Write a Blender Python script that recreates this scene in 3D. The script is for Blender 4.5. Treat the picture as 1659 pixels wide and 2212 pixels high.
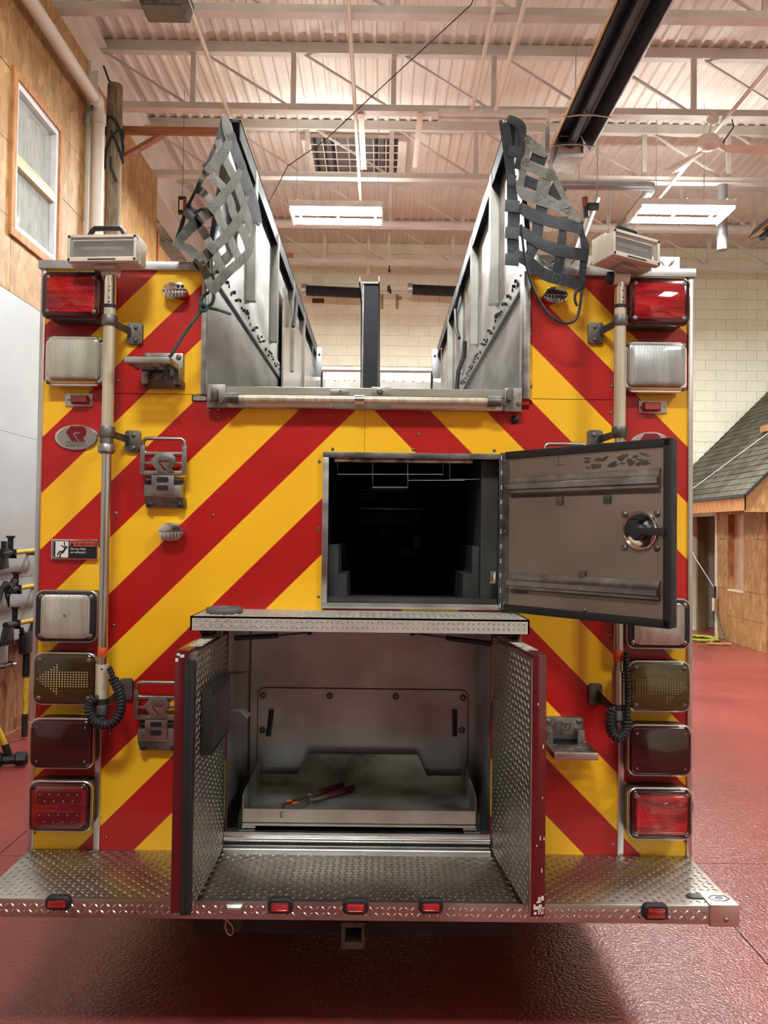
import bpy, bmesh, math, random
import numpy as np
from mathutils import Vector, Matrix

for o in list(bpy.data.objects):
    bpy.data.objects.remove(o, do_unlink=True)
scene = bpy.context.scene
COL = scene.collection
random.seed(7)

# ------------------------------------------------------------------ camera
IW, IH, FPX = 1659.0, 2212.0, 1797.0
CAM = Vector((0.0616, -3.1785, 1.78))
YAW, PITCH, ROLL = math.radians(0.216), math.radians(1.446), math.radians(0.707)
_f = Vector((math.sin(YAW)*math.cos(PITCH), math.cos(YAW)*math.cos(PITCH), math.sin(PITCH)))
_r = Vector((math.cos(YAW), -math.sin(YAW), 0))
_u = _r.cross(_f)
CR = math.cos(ROLL)*_r + math.sin(ROLL)*_u
CU = -math.sin(ROLL)*_r + math.cos(ROLL)*_u
CF = _f
camd = bpy.data.cameras.new('camera')
camd.sensor_fit = 'VERTICAL'
camd.sensor_height = 24.0
camd.lens = 24.0*FPX/IH
camd.clip_start = 0.05
camd.clip_end = 100
cam = bpy.data.objects.new('camera', camd)
COL.objects.link(cam)
M = Matrix((CR, CU, -CF)).transposed().to_4x4()
M.translation = CAM
cam.matrix_world = M
scene.camera = cam

# ------------------------------------------------------------------ world, exposure
world = bpy.data.worlds.new('world')
scene.world = world
world.use_nodes = True
world.node_tree.nodes['Background'].inputs[0].default_value = (0.5, 0.6, 0.8, 1)
world.node_tree.nodes['Background'].inputs[1].default_value = 0.02
vs = scene.view_settings
vs.view_transform = 'Standard'
vs.look = 'None'
vs.exposure = 0.3
vs.gamma = 1.0
vs.use_curve_mapping = False
LAMP_W = 125.0      # watts of one lit ceiling fixture

# pixel -> direction helpers (a pixel gives a direction; the plane it is met on gives the distance)
def ray(px, py):
    return CF + CR*((px-IW/2)/FPX) + CU*(-(py-IH/2)/FPX)
def atY(px, py, Y):
    d = ray(px, py); t = (Y-CAM.y)/d.y
    return CAM + d*t
def atX(px, py, X):
    d = ray(px, py); t = (X-CAM.x)/d.x
    return CAM + d*t
def atZ(px, py, Z):
    d = ray(px, py); t = (Z-CAM.z)/d.z
    return CAM + d*t
def PX(px, py, Y=0.0): return atY(px, py, Y).x
def PZ(px, py, Y=0.0): return atY(px, py, Y).z

# ------------------------------------------------------------------ materials
MATS = {}
def _ramp(nt, a, b, lo=0.35, hi=0.65):
    r = nt.nodes.new('ShaderNodeValToRGB')
    r.color_ramp.elements[0].position = lo; r.color_ramp.elements[0].color = (*a, 1)
    r.color_ramp.elements[1].position = hi; r.color_ramp.elements[1].color = (*b, 1)
    return r
def srgb(r, g, b):
    f = lambda c: (c/255/12.92) if c/255 <= .04045 else ((c/255+.055)/1.055)**2.4
    return (f(r), f(g), f(b))
def pm(name, c, rough=.5, metal=0., c2=None, vs_=6., lo=.35, hi=.65, bump=0., bs=80., coat=0., stretch=(1,1,1),
       rvar=0., trans=0., alpha=1., emit=0., detail=4, ior=1.45, spec=.5):
    if name in MATS: return MATS[name]
    m = bpy.data.materials.new(name); m.use_nodes = True
    nt = m.node_tree; b = nt.nodes['Principled BSDF']
    b.inputs['Roughness'].default_value = rough
    b.inputs['Metallic'].default_value = metal
    b.inputs['IOR'].default_value = ior
    b.inputs['Specular IOR Level'].default_value = spec
    if coat: b.inputs['Coat Weight'].default_value = coat; b.inputs['Coat Roughness'].default_value = .08
    if trans: b.inputs['Transmission Weight'].default_value = trans
    if alpha < 1: b.inputs['Alpha'].default_value = alpha
    geo = nt.nodes.new('ShaderNodeNewGeometry')
    mp = nt.nodes.new('ShaderNodeMapping'); mp.inputs['Scale'].default_value = stretch
    nt.links.new(geo.outputs['Position'], mp.inputs['Vector'])
    nz = nt.nodes.new('ShaderNodeTexNoise'); nz.inputs['Scale'].default_value = vs_; nz.inputs['Detail'].default_value = detail
    nt.links.new(mp.outputs[0], nz.inputs['Vector'])
    if c2 is None: c2 = tuple(x*.82 for x in c)
    r = _ramp(nt, c2, c, lo, hi)
    nt.links.new(nz.outputs['Fac'], r.inputs['Fac'])
    nt.links.new(r.outputs['Color'], b.inputs['Base Color'])
    if rvar:
        mr = nt.nodes.new('ShaderNodeMapRange')
        mr.inputs[3].default_value = max(.02, rough-rvar); mr.inputs[4].default_value = min(1, rough+rvar)
        nt.links.new(nz.outputs['Fac'], mr.inputs[0]); nt.links.new(mr.outputs[0], b.inputs['Roughness'])
    if bump:
        n2 = nt.nodes.new('ShaderNodeTexNoise'); n2.inputs['Scale'].default_value = bs; n2.inputs['Detail'].default_value = 3
        nt.links.new(mp.outputs[0], n2.inputs['Vector'])
        bp = nt.nodes.new('ShaderNodeBump'); bp.inputs['Strength'].default_value = bump; bp.inputs['Distance'].default_value = .01
        nt.links.new(n2.outputs['Fac'], bp.inputs['Height']); nt.links.new(bp.outputs[0], b.inputs['Normal'])
    if emit:
        b.inputs['Emission Color'].default_value = (*c, 1); b.inputs['Emission Strength'].default_value = emit
    MATS[name] = m
    return m

m_white   = pm('white_paint', srgb(232,226,214), .55, c2=srgb(220,212,198), vs_=1.2)
m_deck    = pm('deck_paint', srgb(232,226,216), .5, c2=srgb(218,211,200), vs_=1.1)
m_joist   = pm('joist_paint', srgb(216,210,202), .5, c2=srgb(202,195,186), vs_=3)
m_block   = pm('block_paint', srgb(240,239,218), .6, c2=srgb(232,230,208), vs_=2.5, bump=.12, bs=90)
m_mortar  = pm('mortar_paint', srgb(226,218,200), .8)
m_wallwht = pm('white_wallboard', srgb(180,183,183), .5, c2=srgb(171,174,174), vs_=1.5)
m_door    = pm('door_white', srgb(240,242,244), .4, c2=srgb(232,234,236))
m_wood    = pm('lumber', srgb(196,142,90), .65, c2=srgb(160,104,60), vs_=5, stretch=(1,6,1), bump=.05)
m_woodd   = pm('lumber_reddish', srgb(168,108,72), .65, c2=srgb(140,84,54), vs_=5, stretch=(.6,4,6), bump=.05)
m_pole    = pm('weathered_pole', srgb(150,132,108), .75, c2=srgb(104,88,70), vs_=9, stretch=(6,6,.6), bump=.15, bs=40)
m_black   = pm('black_plastic', (.018,.018,.02), .45, c2=(.01,.01,.012))
m_rubber  = pm('black_rubber', (.016,.017,.020), .6, c2=(.010,.010,.012))
m_dark    = pm('dark_steel', (.06,.065,.07), .5, .6, c2=(.03,.033,.036), vs_=12)
m_heater  = pm('heater_black', (.035,.038,.055), .35, .3, c2=(.02,.022,.03))
m_alu     = pm('brushed_aluminium', (.62,.62,.60), .34, 1., c2=(.42,.42,.41), vs_=5, rvar=.1, bump=.03, bs=200, stretch=(1,1,4))
m_aluin   = pm('scuffed_aluminium', (.54,.57,.60), .38, .85, c2=(.27,.275,.28), vs_=3.2, lo=.3, hi=.62, rvar=.12, bump=.04, bs=150, detail=8)
m_bedalu  = pm('bed_aluminium', (.60,.60,.59), .42, 1., c2=(.26,.26,.255), vs_=3.0, lo=.3, hi=.6, rvar=.1, bump=.05, bs=120, stretch=(1,.7,2.2), detail=8)
m_cast    = pm('cast_aluminium', (.40,.38,.36), .42, 1., c2=(.22,.205,.19), vs_=14, rvar=.1, bump=.06, bs=220)
m_castd   = pm('cast_dark', (.22,.21,.20), .5, .9, c2=(.10,.095,.09), vs_=16, bump=.06, bs=200)
m_chrome  = pm('chrome', (.80,.79,.78), .14, 1., c2=(.66,.65,.64))
m_tread   = pm('tread_aluminium', (.58,.565,.53), .36, 1., c2=(.36,.335,.285), vs_=4, lo=.3, hi=.7, rvar=.08, bump=.05, bs=160, detail=6)
m_treadhi = pm('tread_bright', (.78,.77,.74), .26, 1., c2=(.62,.60,.56), vs_=5)
m_treadcl = pm('tread_clean', (.74,.74,.71), .42, 1., c2=(.60,.58,.55), vs_=5, rvar=.05)
m_shelf   = pm('shelf_aluminium', (.60,.60,.56), .55, .55, c2=(.48,.48,.43), vs_=6, bump=.05, bs=160)
m_trim    = pm('trim_aluminium', (.70,.68,.66), .35, 1., c2=(.55,.53,.51), vs_=3)
m_ptube   = pm('pole_tube', (.66,.64,.58), .34, 1., c2=(.46,.44,.39), vs_=7, stretch=(6,6,.5))
m_cream   = pm('cream_tube', srgb(214,206,184), .35, .25, c2=srgb(180,170,146), vs_=7, stretch=(8,8,.4))
m_lampwht = pm('lamp_white', srgb(228,222,208), .4, c2=srgb(205,198,180), vs_=6)
m_redpnt  = pm('red_paint', (.11,.005,.008), .25, c2=(.085,.004,.006), coat=.6)
m_redtr   = pm('truck_side_red', (.30,.01,.012), .2, coat=.8)
m_screw   = pm('screw_steel', (.35,.33,.30), .35, 1., c2=(.22,.2,.18))
m_webl    = pm('webbing_grey', srgb(122,122,116), .85, c2=srgb(98,98,92), vs_=30, bump=.2, bs=420)
m_webd    = pm('webbing_charcoal', srgb(46,49,54), .85, c2=srgb(34,36,41), vs_=30, bump=.2, bs=420)
m_rope    = pm('green_rope', srgb(64,98,84), .8, c2=srgb(44,72,62), vs_=80)
m_orange  = pm('orange_tape', srgb(222,96,44), .6, c2=srgb(180,70,34), vs_=40)
m_copper  = pm('frame_gold', srgb(190,150,100), .35, .7)
m_yellow  = pm('yellow_handle', srgb(218,190,50), .45, c2=srgb(180,150,40), vs_=14)
m_toolblk = pm('tool_black', (.02,.021,.022), .4, .4)
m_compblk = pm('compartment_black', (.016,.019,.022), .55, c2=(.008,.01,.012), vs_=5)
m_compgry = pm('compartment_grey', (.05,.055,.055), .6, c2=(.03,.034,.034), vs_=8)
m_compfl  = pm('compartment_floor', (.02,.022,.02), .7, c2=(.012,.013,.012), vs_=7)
m_cbwire  = pm('wire_steel', (.6,.6,.6), .35, 1.)
m_doorin  = pm('door_inner_brown', (.36,.29,.235), .42, .75, c2=(.24,.19,.15), vs_=2.2, rvar=.08, bump=.04, bs=120, detail=6)
m_glassf  = pm('lamp_glass', (.7,.7,.7), .1, alpha=.14)
m_pane    = pm('window_glass', (.8,.85,.85), .05, alpha=.22)
m_curtain = pm('curtain', srgb(186,182,168), .9, c2=srgb(150,146,134), vs_=6, stretch=(1,8,1))
m_vinyl   = pm('window_vinyl', srgb(232,230,232), .35)
m_galv    = pm('galvanized', (.55,.57,.58), .4, .9, c2=(.42,.44,.45), vs_=10)
m_greypipe= pm('grey_pipe', srgb(150,150,150), .4, .5)
m_lime    = pm('lime_rope', srgb(170,180,70), .8, c2=srgb(130,140,50), vs_=60)
m_tyre    = pm('tyre', (.015,.015,.015), .8)
m_mud     = pm('chassis_black', (.02,.02,.021), .6, c2=(.012,.012,.012))
m_fanw    = pm('fan_white', srgb(236,226,216), .35)

def lens_mat(name, c, rough=.12, ribs=None, ribscale=180., bumpst=.5, c2=None, coat=1., axis=2, em=0, metal=0., ns=9):
    """moulded signal lens: coloured plastic with fine ribs in its relief"""
    m = bpy.data.materials.new(name); m.use_nodes = True
    nt = m.node_tree; b = nt.nodes['Principled BSDF']
    b.inputs['Roughness'].default_value = rough
    b.inputs['Coat Weight'].default_value = coat
    b.inputs['Metallic'].default_value = metal
    b.inputs['Coat Roughness'].default_value = .04
    geo = nt.nodes.new('ShaderNodeNewGeometry')
    nz = nt.nodes.new('ShaderNodeTexNoise'); nz.inputs['Scale'].default_value = ns; nz.inputs['Detail'].default_value = 2
    mp = nt.nodes.new('ShaderNodeMapping'); mp.inputs['Scale'].default_value = (.7,.7,6) if axis == 2 else (6,1,.7)
    nt.links.new(geo.outputs['Position'], mp.inputs[0]); nt.links.new(mp.outputs[0], nz.inputs['Vector'])
    r = _ramp(nt, c2 or tuple(x*.45 for x in c), c, .36, .62)
    nt.links.new(nz.outputs['Fac'], r.inputs[0]); nt.links.new(r.outputs[0], b.inputs['Base Color'])
    if ribs:
        w = nt.nodes.new('ShaderNodeTexWave'); w.wave_type = 'BANDS'; w.bands_direction = 'Z' if axis == 2 else 'X'
        w.inputs['Scale'].default_value = ribscale; w.inputs['Distortion'].default_value = 0
        nt.links.new(geo.outputs['Position'], w.inputs['Vector'])
        bp = nt.nodes.new('ShaderNodeBump'); bp.inputs['Strength'].default_value = bumpst; bp.inputs['Distance'].default_value = .004
        nt.links.new(w.outputs['Fac'], bp.inputs['Height']); nt.links.new(bp.outputs[0], b.inputs['Normal'])
    MATS[name] = m
    return m
m_lred  = lens_mat('lens_red', (.62,.006,.012), .16, True, 60., .8, c2=(.24,.003,.006))
m_lrim  = lens_mat('lens_dark_rim', (.06,.004,.008), .15, None, c2=(.03,.003,.006), coat=.5)
m_lred2 = lens_mat('lens_deep_red', (.26,.006,.01), .2, None, c2=(.13,.003,.006))
m_lred3 = lens_mat('lens_led_window', (.12,.005,.009), .2, None, c2=(.08,.003,.006), coat=.5)
m_lmar  = lens_mat('lens_maroon', (.038,.004,.008), .12, None, c2=(.024,.003,.005), coat=.35)
m_lamb  = lens_mat('lens_amber', (.050,.027,.006), .12, None, c2=(.030,.015,.004), coat=.4)
m_lambr = lens_mat('lens_olive_amber', (.085,.060,.010), .14, None, c2=(.055,.036,.007), coat=.4)
m_lclr  = lens_mat('lens_clear', (.82,.79,.70), .22, True, 62., .7, c2=(.60,.56,.48), axis=0, metal=.6, ns=4)
m_lfrost= lens_mat('lens_frosted', (.46,.46,.36), .4, True, 55., .25, c2=(.33,.33,.26), axis=0, ns=2.5)
m_lfrst2= lens_mat('lens_frosted_pale', (.46,.48,.47), .34, True, 55., .35, c2=(.32,.34,.34), axis=0, ns=3, metal=.3)
m_dot   = pm('led_dot', (.85,.70,.36), .3)

# chevron sheeting
def chevron_material(g0, P, xc):
    m = bpy.data.materials.new('chevron_sheeting'); m.use_nodes = True
    nt = m.node_tree; b = nt.nodes['Principled BSDF']
    geo = nt.nodes.new('ShaderNodeNewGeometry'); sep = nt.nodes.new('ShaderNodeSeparateXYZ')
    nt.links.new(geo.outputs['Position'], sep.inputs[0])
    def mth(op, a, c=None):
        n = nt.nodes.new('ShaderNodeMath'); n.operation = op
        for i, v in enumerate((a, c)):
            if v is None: continue
            if isinstance(v, (int, float)): n.inputs[i].default_value = v
            else: nt.links.new(v, n.inputs[i])
        return n.outputs[0]
    ax = mth('ABSOLUTE', mth('SUBTRACT', sep.outputs[0], xc))
    # finely stepped cut edge of the tape
    jag = mth('MULTIPLY', mth('SUBTRACT', mth('FRACT', mth('MULTIPLY', ax, 160.)), .5), .0035)
    g = mth('ADD', mth('ADD', ax, sep.outputs[2]), jag)
    fr = mth('FRACT', mth('ADD', mth('DIVIDE', mth('SUBTRACT', g, g0), P), 20.))
    isy = mth('LESS_THAN', fr, .5)
    mix = nt.nodes.new('ShaderNodeMix'); mix.data_type = 'RGBA'
    nz = nt.nodes.new('ShaderNodeTexNoise'); nz.inputs['Scale'].default_value = 1.7; nz.inputs['Detail'].default_value = 5
    nt.links.new(geo.outputs['Position'], nz.inputs['Vector'])
    ry = _ramp(nt, srgb(246,182,22), srgb(254,203,36), .3, .7)
    rr = _ramp(nt, srgb(160,9,10), srgb(188,14,13), .3, .7)
    for r in (ry, rr): nt.links.new(nz.outputs['Fac'], r.inputs[0])
    nt.links.new(isy, mix.inputs[0]); nt.links.new(rr.outputs[0], mix.inputs[6]); nt.links.new(ry.outputs[0], mix.inputs[7])
    nt.links.new(mix.outputs[2], b.inputs['Base Color'])
    b.inputs['Roughness'].default_value = .38
    b.inputs['Coat Weight'].default_value = .15; b.inputs['Coat Roughness'].default_value = .12
    n2 = nt.nodes.new('ShaderNodeTexNoise'); n2.inputs['Scale'].default_value = 3.5; n2.inputs['Detail'].default_value = 2
    nt.links.new(geo.outputs['Position'], n2.inputs['Vector'])
    bp = nt.nodes.new('ShaderNodeBump'); bp.inputs['Strength'].default_value = .12; bp.inputs['Distance'].default_value = .03
    nt.links.new(n2.outputs['Fac'], bp.inputs['Height']); nt.links.new(bp.outputs[0], b.inputs['Normal'])
    return m

def osb_material(name, c1, c2, c3):
    m = bpy.data.materials.new(name); m.use_nodes = True
    nt = m.node_tree; b = nt.nodes['Principled BSDF']
    geo = nt.nodes.new('ShaderNodeNewGeometry')
    mp = nt.nodes.new('ShaderNodeMapping'); mp.inputs['Scale'].default_value = (1, 1, .45); mp.inputs['Rotation'].default_value = (.5, .3, .2)
    nt.links.new(geo.outputs['Position'], mp.inputs[0])
    v = nt.nodes.new('ShaderNodeTexVoronoi'); v.inputs['Scale'].default_value = 17; v.inputs['Randomness'].default_value = 1
    nt.links.new(mp.outputs[0], v.inputs['Vector'])
    r = nt.nodes.new('ShaderNodeValToRGB'); r.color_ramp.elements[0].color = (*c1, 1); r.color_ramp.elements[1].color = (*c3, 1)
    e = r.color_ramp.elements.new(.5); e.color = (*c2, 1)
    nt.links.new(v.outputs['Color'], r.inputs[0])
    nz = nt.nodes.new('ShaderNodeTexNoise'); nz.inputs['Scale'].default_value = 26; nz.inputs['Detail'].default_value = 5
    nt.links.new(mp.outputs[0], nz.inputs['Vector'])
    mx = nt.nodes.new('ShaderNodeMix'); mx.data_type = 'RGBA'; mx.blend_type = 'OVERLAY'; mx.inputs[0].default_value = .55
    nt.links.new(r.outputs[0], mx.inputs[6]); nt.links.new(nz.outputs['Color'], mx.inputs[7])
    hs = nt.nodes.new('ShaderNodeHueSaturation'); hs.inputs['Saturation'].default_value = .92
    nt.links.new(mx.outputs[2], hs.inputs['Color'])
    nt.links.new(hs.outputs[0], b.inputs['Base Color'])
    b.inputs['Roughness'].default_value = .6
    bp = nt.nodes.new('ShaderNodeBump'); bp.inputs['Strength'].default_value = .15; bp.inputs['Distance'].default_value = .01
    nt.links.new(v.outputs['Distance'], bp.inputs['Height']); nt.links.new(bp.outputs[0], b.inputs['Normal'])
    MATS[name] = m
    return m
m_osb  = osb_material('osb_board', srgb(146,100,44), srgb(168,122,60), srgb(188,146,84))
m_osbd = osb_material('osb_board_brown', srgb(128,82,44), srgb(150,100,56), srgb(172,124,78))

def floor_material():
    m = bpy.data.materials.new('red_epoxy_floor'); m.use_nodes = True
    nt = m.node_tree; b = nt.nodes['Principled BSDF']
    geo = nt.nodes.new('ShaderNodeNewGeometry')
    nz = nt.nodes.new('ShaderNodeTexNoise'); nz.inputs['Scale'].default_value = .9; nz.inputs['Detail'].default_value = 7
    nt.links.new(geo.outputs['Position'], nz.inputs['Vector'])
    r = _ramp(nt, srgb(128,56,53), srgb(146,68,64), .35, .65); nt.links.new(nz.outputs['Fac'], r.inputs[0])
    # pale scuffs
    mp = nt.nodes.new('ShaderNodeMapping'); mp.inputs['Scale'].default_value = (1.2, .35, 1); mp.inputs['Rotation'].default_value = (0, 0, .5)
    nt.links.new(geo.outputs['Position'], mp.inputs[0])
    n2 = nt.nodes.new('ShaderNodeTexNoise'); n2.inputs['Scale'].default_value = 6; n2.inputs['Detail'].default_value = 8; n2.inputs['Roughness'].default_value = .7
    nt.links.new(mp.outputs[0], n2.inputs['Vector'])
    r2 = _ramp(nt, (0,0,0), (1,1,1), .66, .74); nt.links.new(n2.outputs['Fac'], r2.inputs[0])
    mx = nt.nodes.new('ShaderNodeMix'); mx.data_type = 'RGBA'
    mul = nt.nodes.new('ShaderNodeMath'); mul.operation = 'MULTIPLY'; mul.inputs[1].default_value = .3
    nt.links.new(r2.outputs[0], mul.inputs[0]); nt.links.new(mul.outputs[0], mx.inputs[0])
    nt.links.new(r.outputs[0], mx.inputs[6]); mx.inputs[7].default_value = (*srgb(200,130,122), 1)
    nt.links.new(mx.outputs[2], b.inputs['Base Color'])
    b.inputs['Roughness'].default_value = .27
    n3 = nt.nodes.new('ShaderNodeTexNoise'); n3.inputs['Scale'].default_value = 70; n3.inputs['Detail'].default_value = 2
    nt.links.new(geo.outputs['Position'], n3.inputs['Vector'])
    bp = nt.nodes.new('ShaderNodeBump'); bp.inputs['Strength'].default_value = .6; bp.inputs['Distance'].default_value = .008
    nt.links.new(n3.outputs['Fac'], bp.inputs['Height']); nt.links.new(bp.outputs[0], b.inputs['Normal'])
    return m
m_floor = floor_material()
m_shingle = pm('asphalt_shingle', srgb(104,100,86), .9, c2=srgb(76,72,62), vs_=5, bump=.3, bs=260, detail=7)
m_shingl2 = pm('asphalt_shingle_dark', srgb(88,85,74), .9, c2=srgb(64,62,54), vs_=5, bump=.3, bs=260, detail=7)

# ------------------------------------------------------------------ mesh helpers
WORG = {}
class MB:
    def __init__(s): s.v = []; s.f = []
    def add(s, vs, fs):
        b = len(s.v); s.v += [Vector(p) for p in vs]; s.f += [tuple(b+i for i in f) for f in fs]; return s
    def box(s, x0, x1, y0, y1, z0, z1):
        x0, x1 = sorted((x0, x1)); y0, y1 = sorted((y0, y1)); z0, z1 = sorted((z0, z1))
        return s.add([(x0,y0,z0),(x1,y0,z0),(x1,y1,z0),(x0,y1,z0),(x0,y0,z1),(x1,y0,z1),(x1,y1,z1),(x0,y1,z1)],
                     [(3,2,1,0),(4,5,6,7),(0,1,5,4),(1,2,6,5),(2,3,7,6),(3,0,4,7)])
    def hexa(s, P8):
        return s.add(P8, [(3,2,1,0),(4,5,6,7),(0,1,5,4),(1,2,6,5),(2,3,7,6),(3,0,4,7)])
    def bar(s, a, b, w, h, up=(0,0,1)):
        a = Vector(a); b = Vector(b); t = (b-a).normalized(); u = Vector(up)
        if abs(t.dot(u)) > .98: u = Vector((0,1,0))
        r = t.cross(u).normalized(); u = r.cross(t)
        c = [(-w/2,-h/2),(w/2,-h/2),(w/2,h/2),(-w/2,h/2)]
        P = [a+r*x+u*z for x, z in c]+[b+r*x+u*z for x, z in c]
        return s.add(P, [(0,1,2,3),(7,6,5,4),(4,5,1,0),(5,6,2,1),(6,7,3,2),(7,4,0,3)])
    def cyl(s, a, b, r, n=16, r1=None, cap=True):
        a = Vector(a); b = Vector(b); r1 = r if r1 is None else r1
        t = (b-a).normalized(); u = Vector((0,0,1)) if abs(t.z) < .9 else Vector((1,0,0))
        x = t.cross(u).normalized(); y = t.cross(x)
        P = [a+(x*math.cos(2*math.pi*i/n)+y*math.sin(2*math.pi*i/n))*r for i in range(n)]
        P += [b+(x*math.cos(2*math.pi*i/n)+y*math.sin(2*math.pi*i/n))*r1 for i in range(n)]
        F = [(i, n+i, n+(i+1) % n, (i+1) % n) for i in range(n)]
        if cap: F += [tuple(range(n)), tuple(range(2*n-1, n-1, -1))]
        return s.add(P, F)
    def tube(s, pts, r, n=10, closed=False):
        pts = [Vector(p) for p in pts]; N = len(pts)
        rs = r if isinstance(r, (list, tuple)) else [r]*N
        P = []; prev = None
        for i, p in enumerate(pts):
            if closed: t = (pts[(i+1) % N]-pts[i-1])
            else: t = pts[min(i+1, N-1)]-pts[max(i-1, 0)]
            t.normalize()
            if prev is None:
                u = Vector((0,0,1)) if abs(t.z) < .9 else Vector((1,0,0))
                x = t.cross(u).normalized()
            else:
                x = prev-t*prev.dot(t); x.normalize()
            prev = x; y = t.cross(x)
            P += [p+(x*math.cos(2*math.pi*k/n)+y*math.sin(2*math.pi*k/n))*rs[i] for k in range(n)]
        F = []
        for i in range(N if closed else N-1):
            j = (i+1) % N
            F += [(i*n+k, i*n+(k+1) % n, j*n+(k+1) % n, j*n+k) for k in range(n)]
        if not closed: F += [tuple(range(n-1, -1, -1)), tuple((N-1)*n+k for k in range(n))]
        return s.add(P, F)
    def prism(s, poly, mapf, d0, d1):
        """poly: 2d outline; mapf(u,v,d)->xyz"""
        n = len(poly)
        P = [mapf(u, v, d0) for u, v in poly]+[mapf(u, v, d1) for u, v in poly]
        F = [tuple(range(n-1, -1, -1)), tuple(range(n, 2*n))]+[(i, (i+1) % n, n+(i+1) % n, n+i) for i in range(n)]
        return s.add(P, F)
    def lathe(s, prof, c, axis, n=24):
        """prof: (r, h) along axis from c"""
        c = Vector(c); t = Vector(axis).normalized(); u = Vector((0,0,1)) if abs(t.z) < .9 else Vector((1,0,0))
        x = t.cross(u).normalized(); y = t.cross(x); P = []; m = len(prof)
        for r, h in prof:
            P += [c+t*h+(x*math.cos(2*math.pi*k/n)+y*math.sin(2*math.pi*k/n))*r for k in range(n)]
        F = []
        for i in range(m-1):
            F += [(i*n+k, (i+1)*n+k, (i+1)*n+(k+1) % n, i*n+(k+1) % n) for k in range(n)]
        F += [tuple(range(n)), tuple((m-1)*n+k for k in range(n-1, -1, -1))]
        return s.add(P, F)
    def stroke(s, path, w, mapf, d0, d1, closed=False):
        """thick polyline in a plane with mitred joints"""
        pts = [Vector((p[0], p[1])) for p in path]; N = len(pts); L = []; R = []
        for i in range(N):
            if closed: a = pts[i]-pts[i-1]; b = pts[(i+1) % N]-pts[i]
            else:
                a = pts[i]-pts[i-1] if i else pts[1]-pts[0]
                b = pts[i+1]-pts[i] if i < N-1 else a
            a.normalize(); b.normalize(); na = Vector((-a.y, a.x)); nb = Vector((-b.y, b.x))
            m = (na+nb); m.normalize(); k = 1/max(.5, m.dot(na))
            L.append(pts[i]+m*(w/2*k)); R.append(pts[i]-m*(w/2*k))
        for i in range(N if closed else N-1):
            j = (i+1) % N
            q = [L[i], L[j], R[j], R[i]]
            s.prism([(p.x, p.y) for p in q][::-1], mapf, d0, d1)
        return s
    def build(s, name, mat, parent=None, bev=0., seg=2, smooth=35., recalc=True):
        return link_mesh(name, s.v, s.f, mat, parent, bev, seg, smooth, recalc)

def link_mesh(name, v, f, mat, parent=None, bev=0., seg=2, smooth=35., recalc=True):
    xs = [p[0] for p in v]; ys = [p[1] for p in v]; zs = [p[2] for p in v]
    o0 = Vector(((min(xs)+max(xs))/2, (min(ys)+max(ys))/2, min(zs)))
    me = bpy.data.meshes.new(name)
    me.from_pydata([tuple(Vector(p)-o0) for p in v], [], f)
    if recalc or bev:
        bm = bmesh.new(); bm.from_mesh(me)
        if recalc: bmesh.ops.recalc_face_normals(bm, faces=bm.faces)
        if bev:
            es = [e for e in bm.edges if len(e.link_faces) == 2 and e.calc_face_angle(0) > .6]
            bmesh.ops.bevel(bm, geom=es, offset=bev, segments=seg, profile=.6, affect='EDGES', clamp_overlap=True)
        bm.to_mesh(me); bm.free()
    if smooth:
        me.polygons.foreach_set('use_smooth', [True]*len(me.polygons))
        me.set_sharp_from_angle(angle=math.radians(smooth))
    if mat: me.materials.append(mat)
    o = bpy.data.objects.new(name, me); COL.objects.link(o)
    place(o, o0, parent)
    return o
def place(o, w, parent=None):
    w = Vector(w)
    if parent is not None:
        o.parent = parent; o.location = w-WORG[parent.name]
    else: o.location = w
    WORG[o.name] = w.copy()
def copy_at(src, w, parent=None, name=None):
    o = src.copy(); COL.objects.link(o)
    if name: o.name = name
    o.parent = None
    place(o, w, parent); return o
def empty(name, loc, parent=None):
    o = bpy.data.objects.new(name, None); o.empty_display_size = .1; COL.objects.link(o); place(o, loc, parent); return o
def tag(o, label, cat, group=None):
    o['label'] = label; o['category'] = cat
    if group: o['group'] = group
    return o
def struct(o, label=None, cat=None):
    o['kind'] = 'structure'
    if label: o['label'] = label
    if cat: o['category'] = cat
    return o
def stuff(o): o['kind'] = 'stuff'; return o
def rrect(u0, u1, v0, v1, r, n=5):
    r = min(r, abs(u1-u0)/2.01, abs(v1-v0)/2.01)
    P = []
    for cx, cy, a0 in ((u1-r, v1-r, 0), (u0+r, v1-r, 90), (u0+r, v0+r, 180), (u1-r, v0+r, 270)):
        for k in range(n+1):
            a = math.radians(a0+90*k/n); P.append((cx+r*math.cos(a), cy+r*math.sin(a)))
    return P
XZ = lambda u, v, d: (u, d, v)        # plane facing the camera, depth along Y
YZ = lambda u, v, d: (d, u, v)
XY = lambda u, v, d: (u, v, d)
def text_mesh(body, size, mat, name, parent, origin, xdir=(1,0,0), ydir=(0,0,1), extrude=.0006, align='LEFT', sx=1.):
    cu = bpy.data.curves.new('t', 'FONT'); cu.body = body; cu.size = size; cu.extrude = extrude; cu.align_x = align
    to = bpy.data.objects.new('t', cu); COL.objects.link(to)
    bpy.context.view_layer.update()
    me = bpy.data.meshes.new_from_object(to.evaluated_get(bpy.context.evaluated_depsgraph_get()))
    bpy.data.objects.remove(to, do_unlink=True)
    xd = Vector(xdir).normalized(); yd = Vector(ydir).normalized(); zd = xd.cross(yd)
    v = [Vector(origin)+xd*(p.co.x*sx)+yd*p.co.y+zd*p.co.z for p in me.vertices]
    f = [tuple(p.vertices) for p in me.polygons]
    bpy.data.meshes.remove(me)
    return link_mesh(name, v, f, mat, parent, smooth=0, recalc=False)
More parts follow.
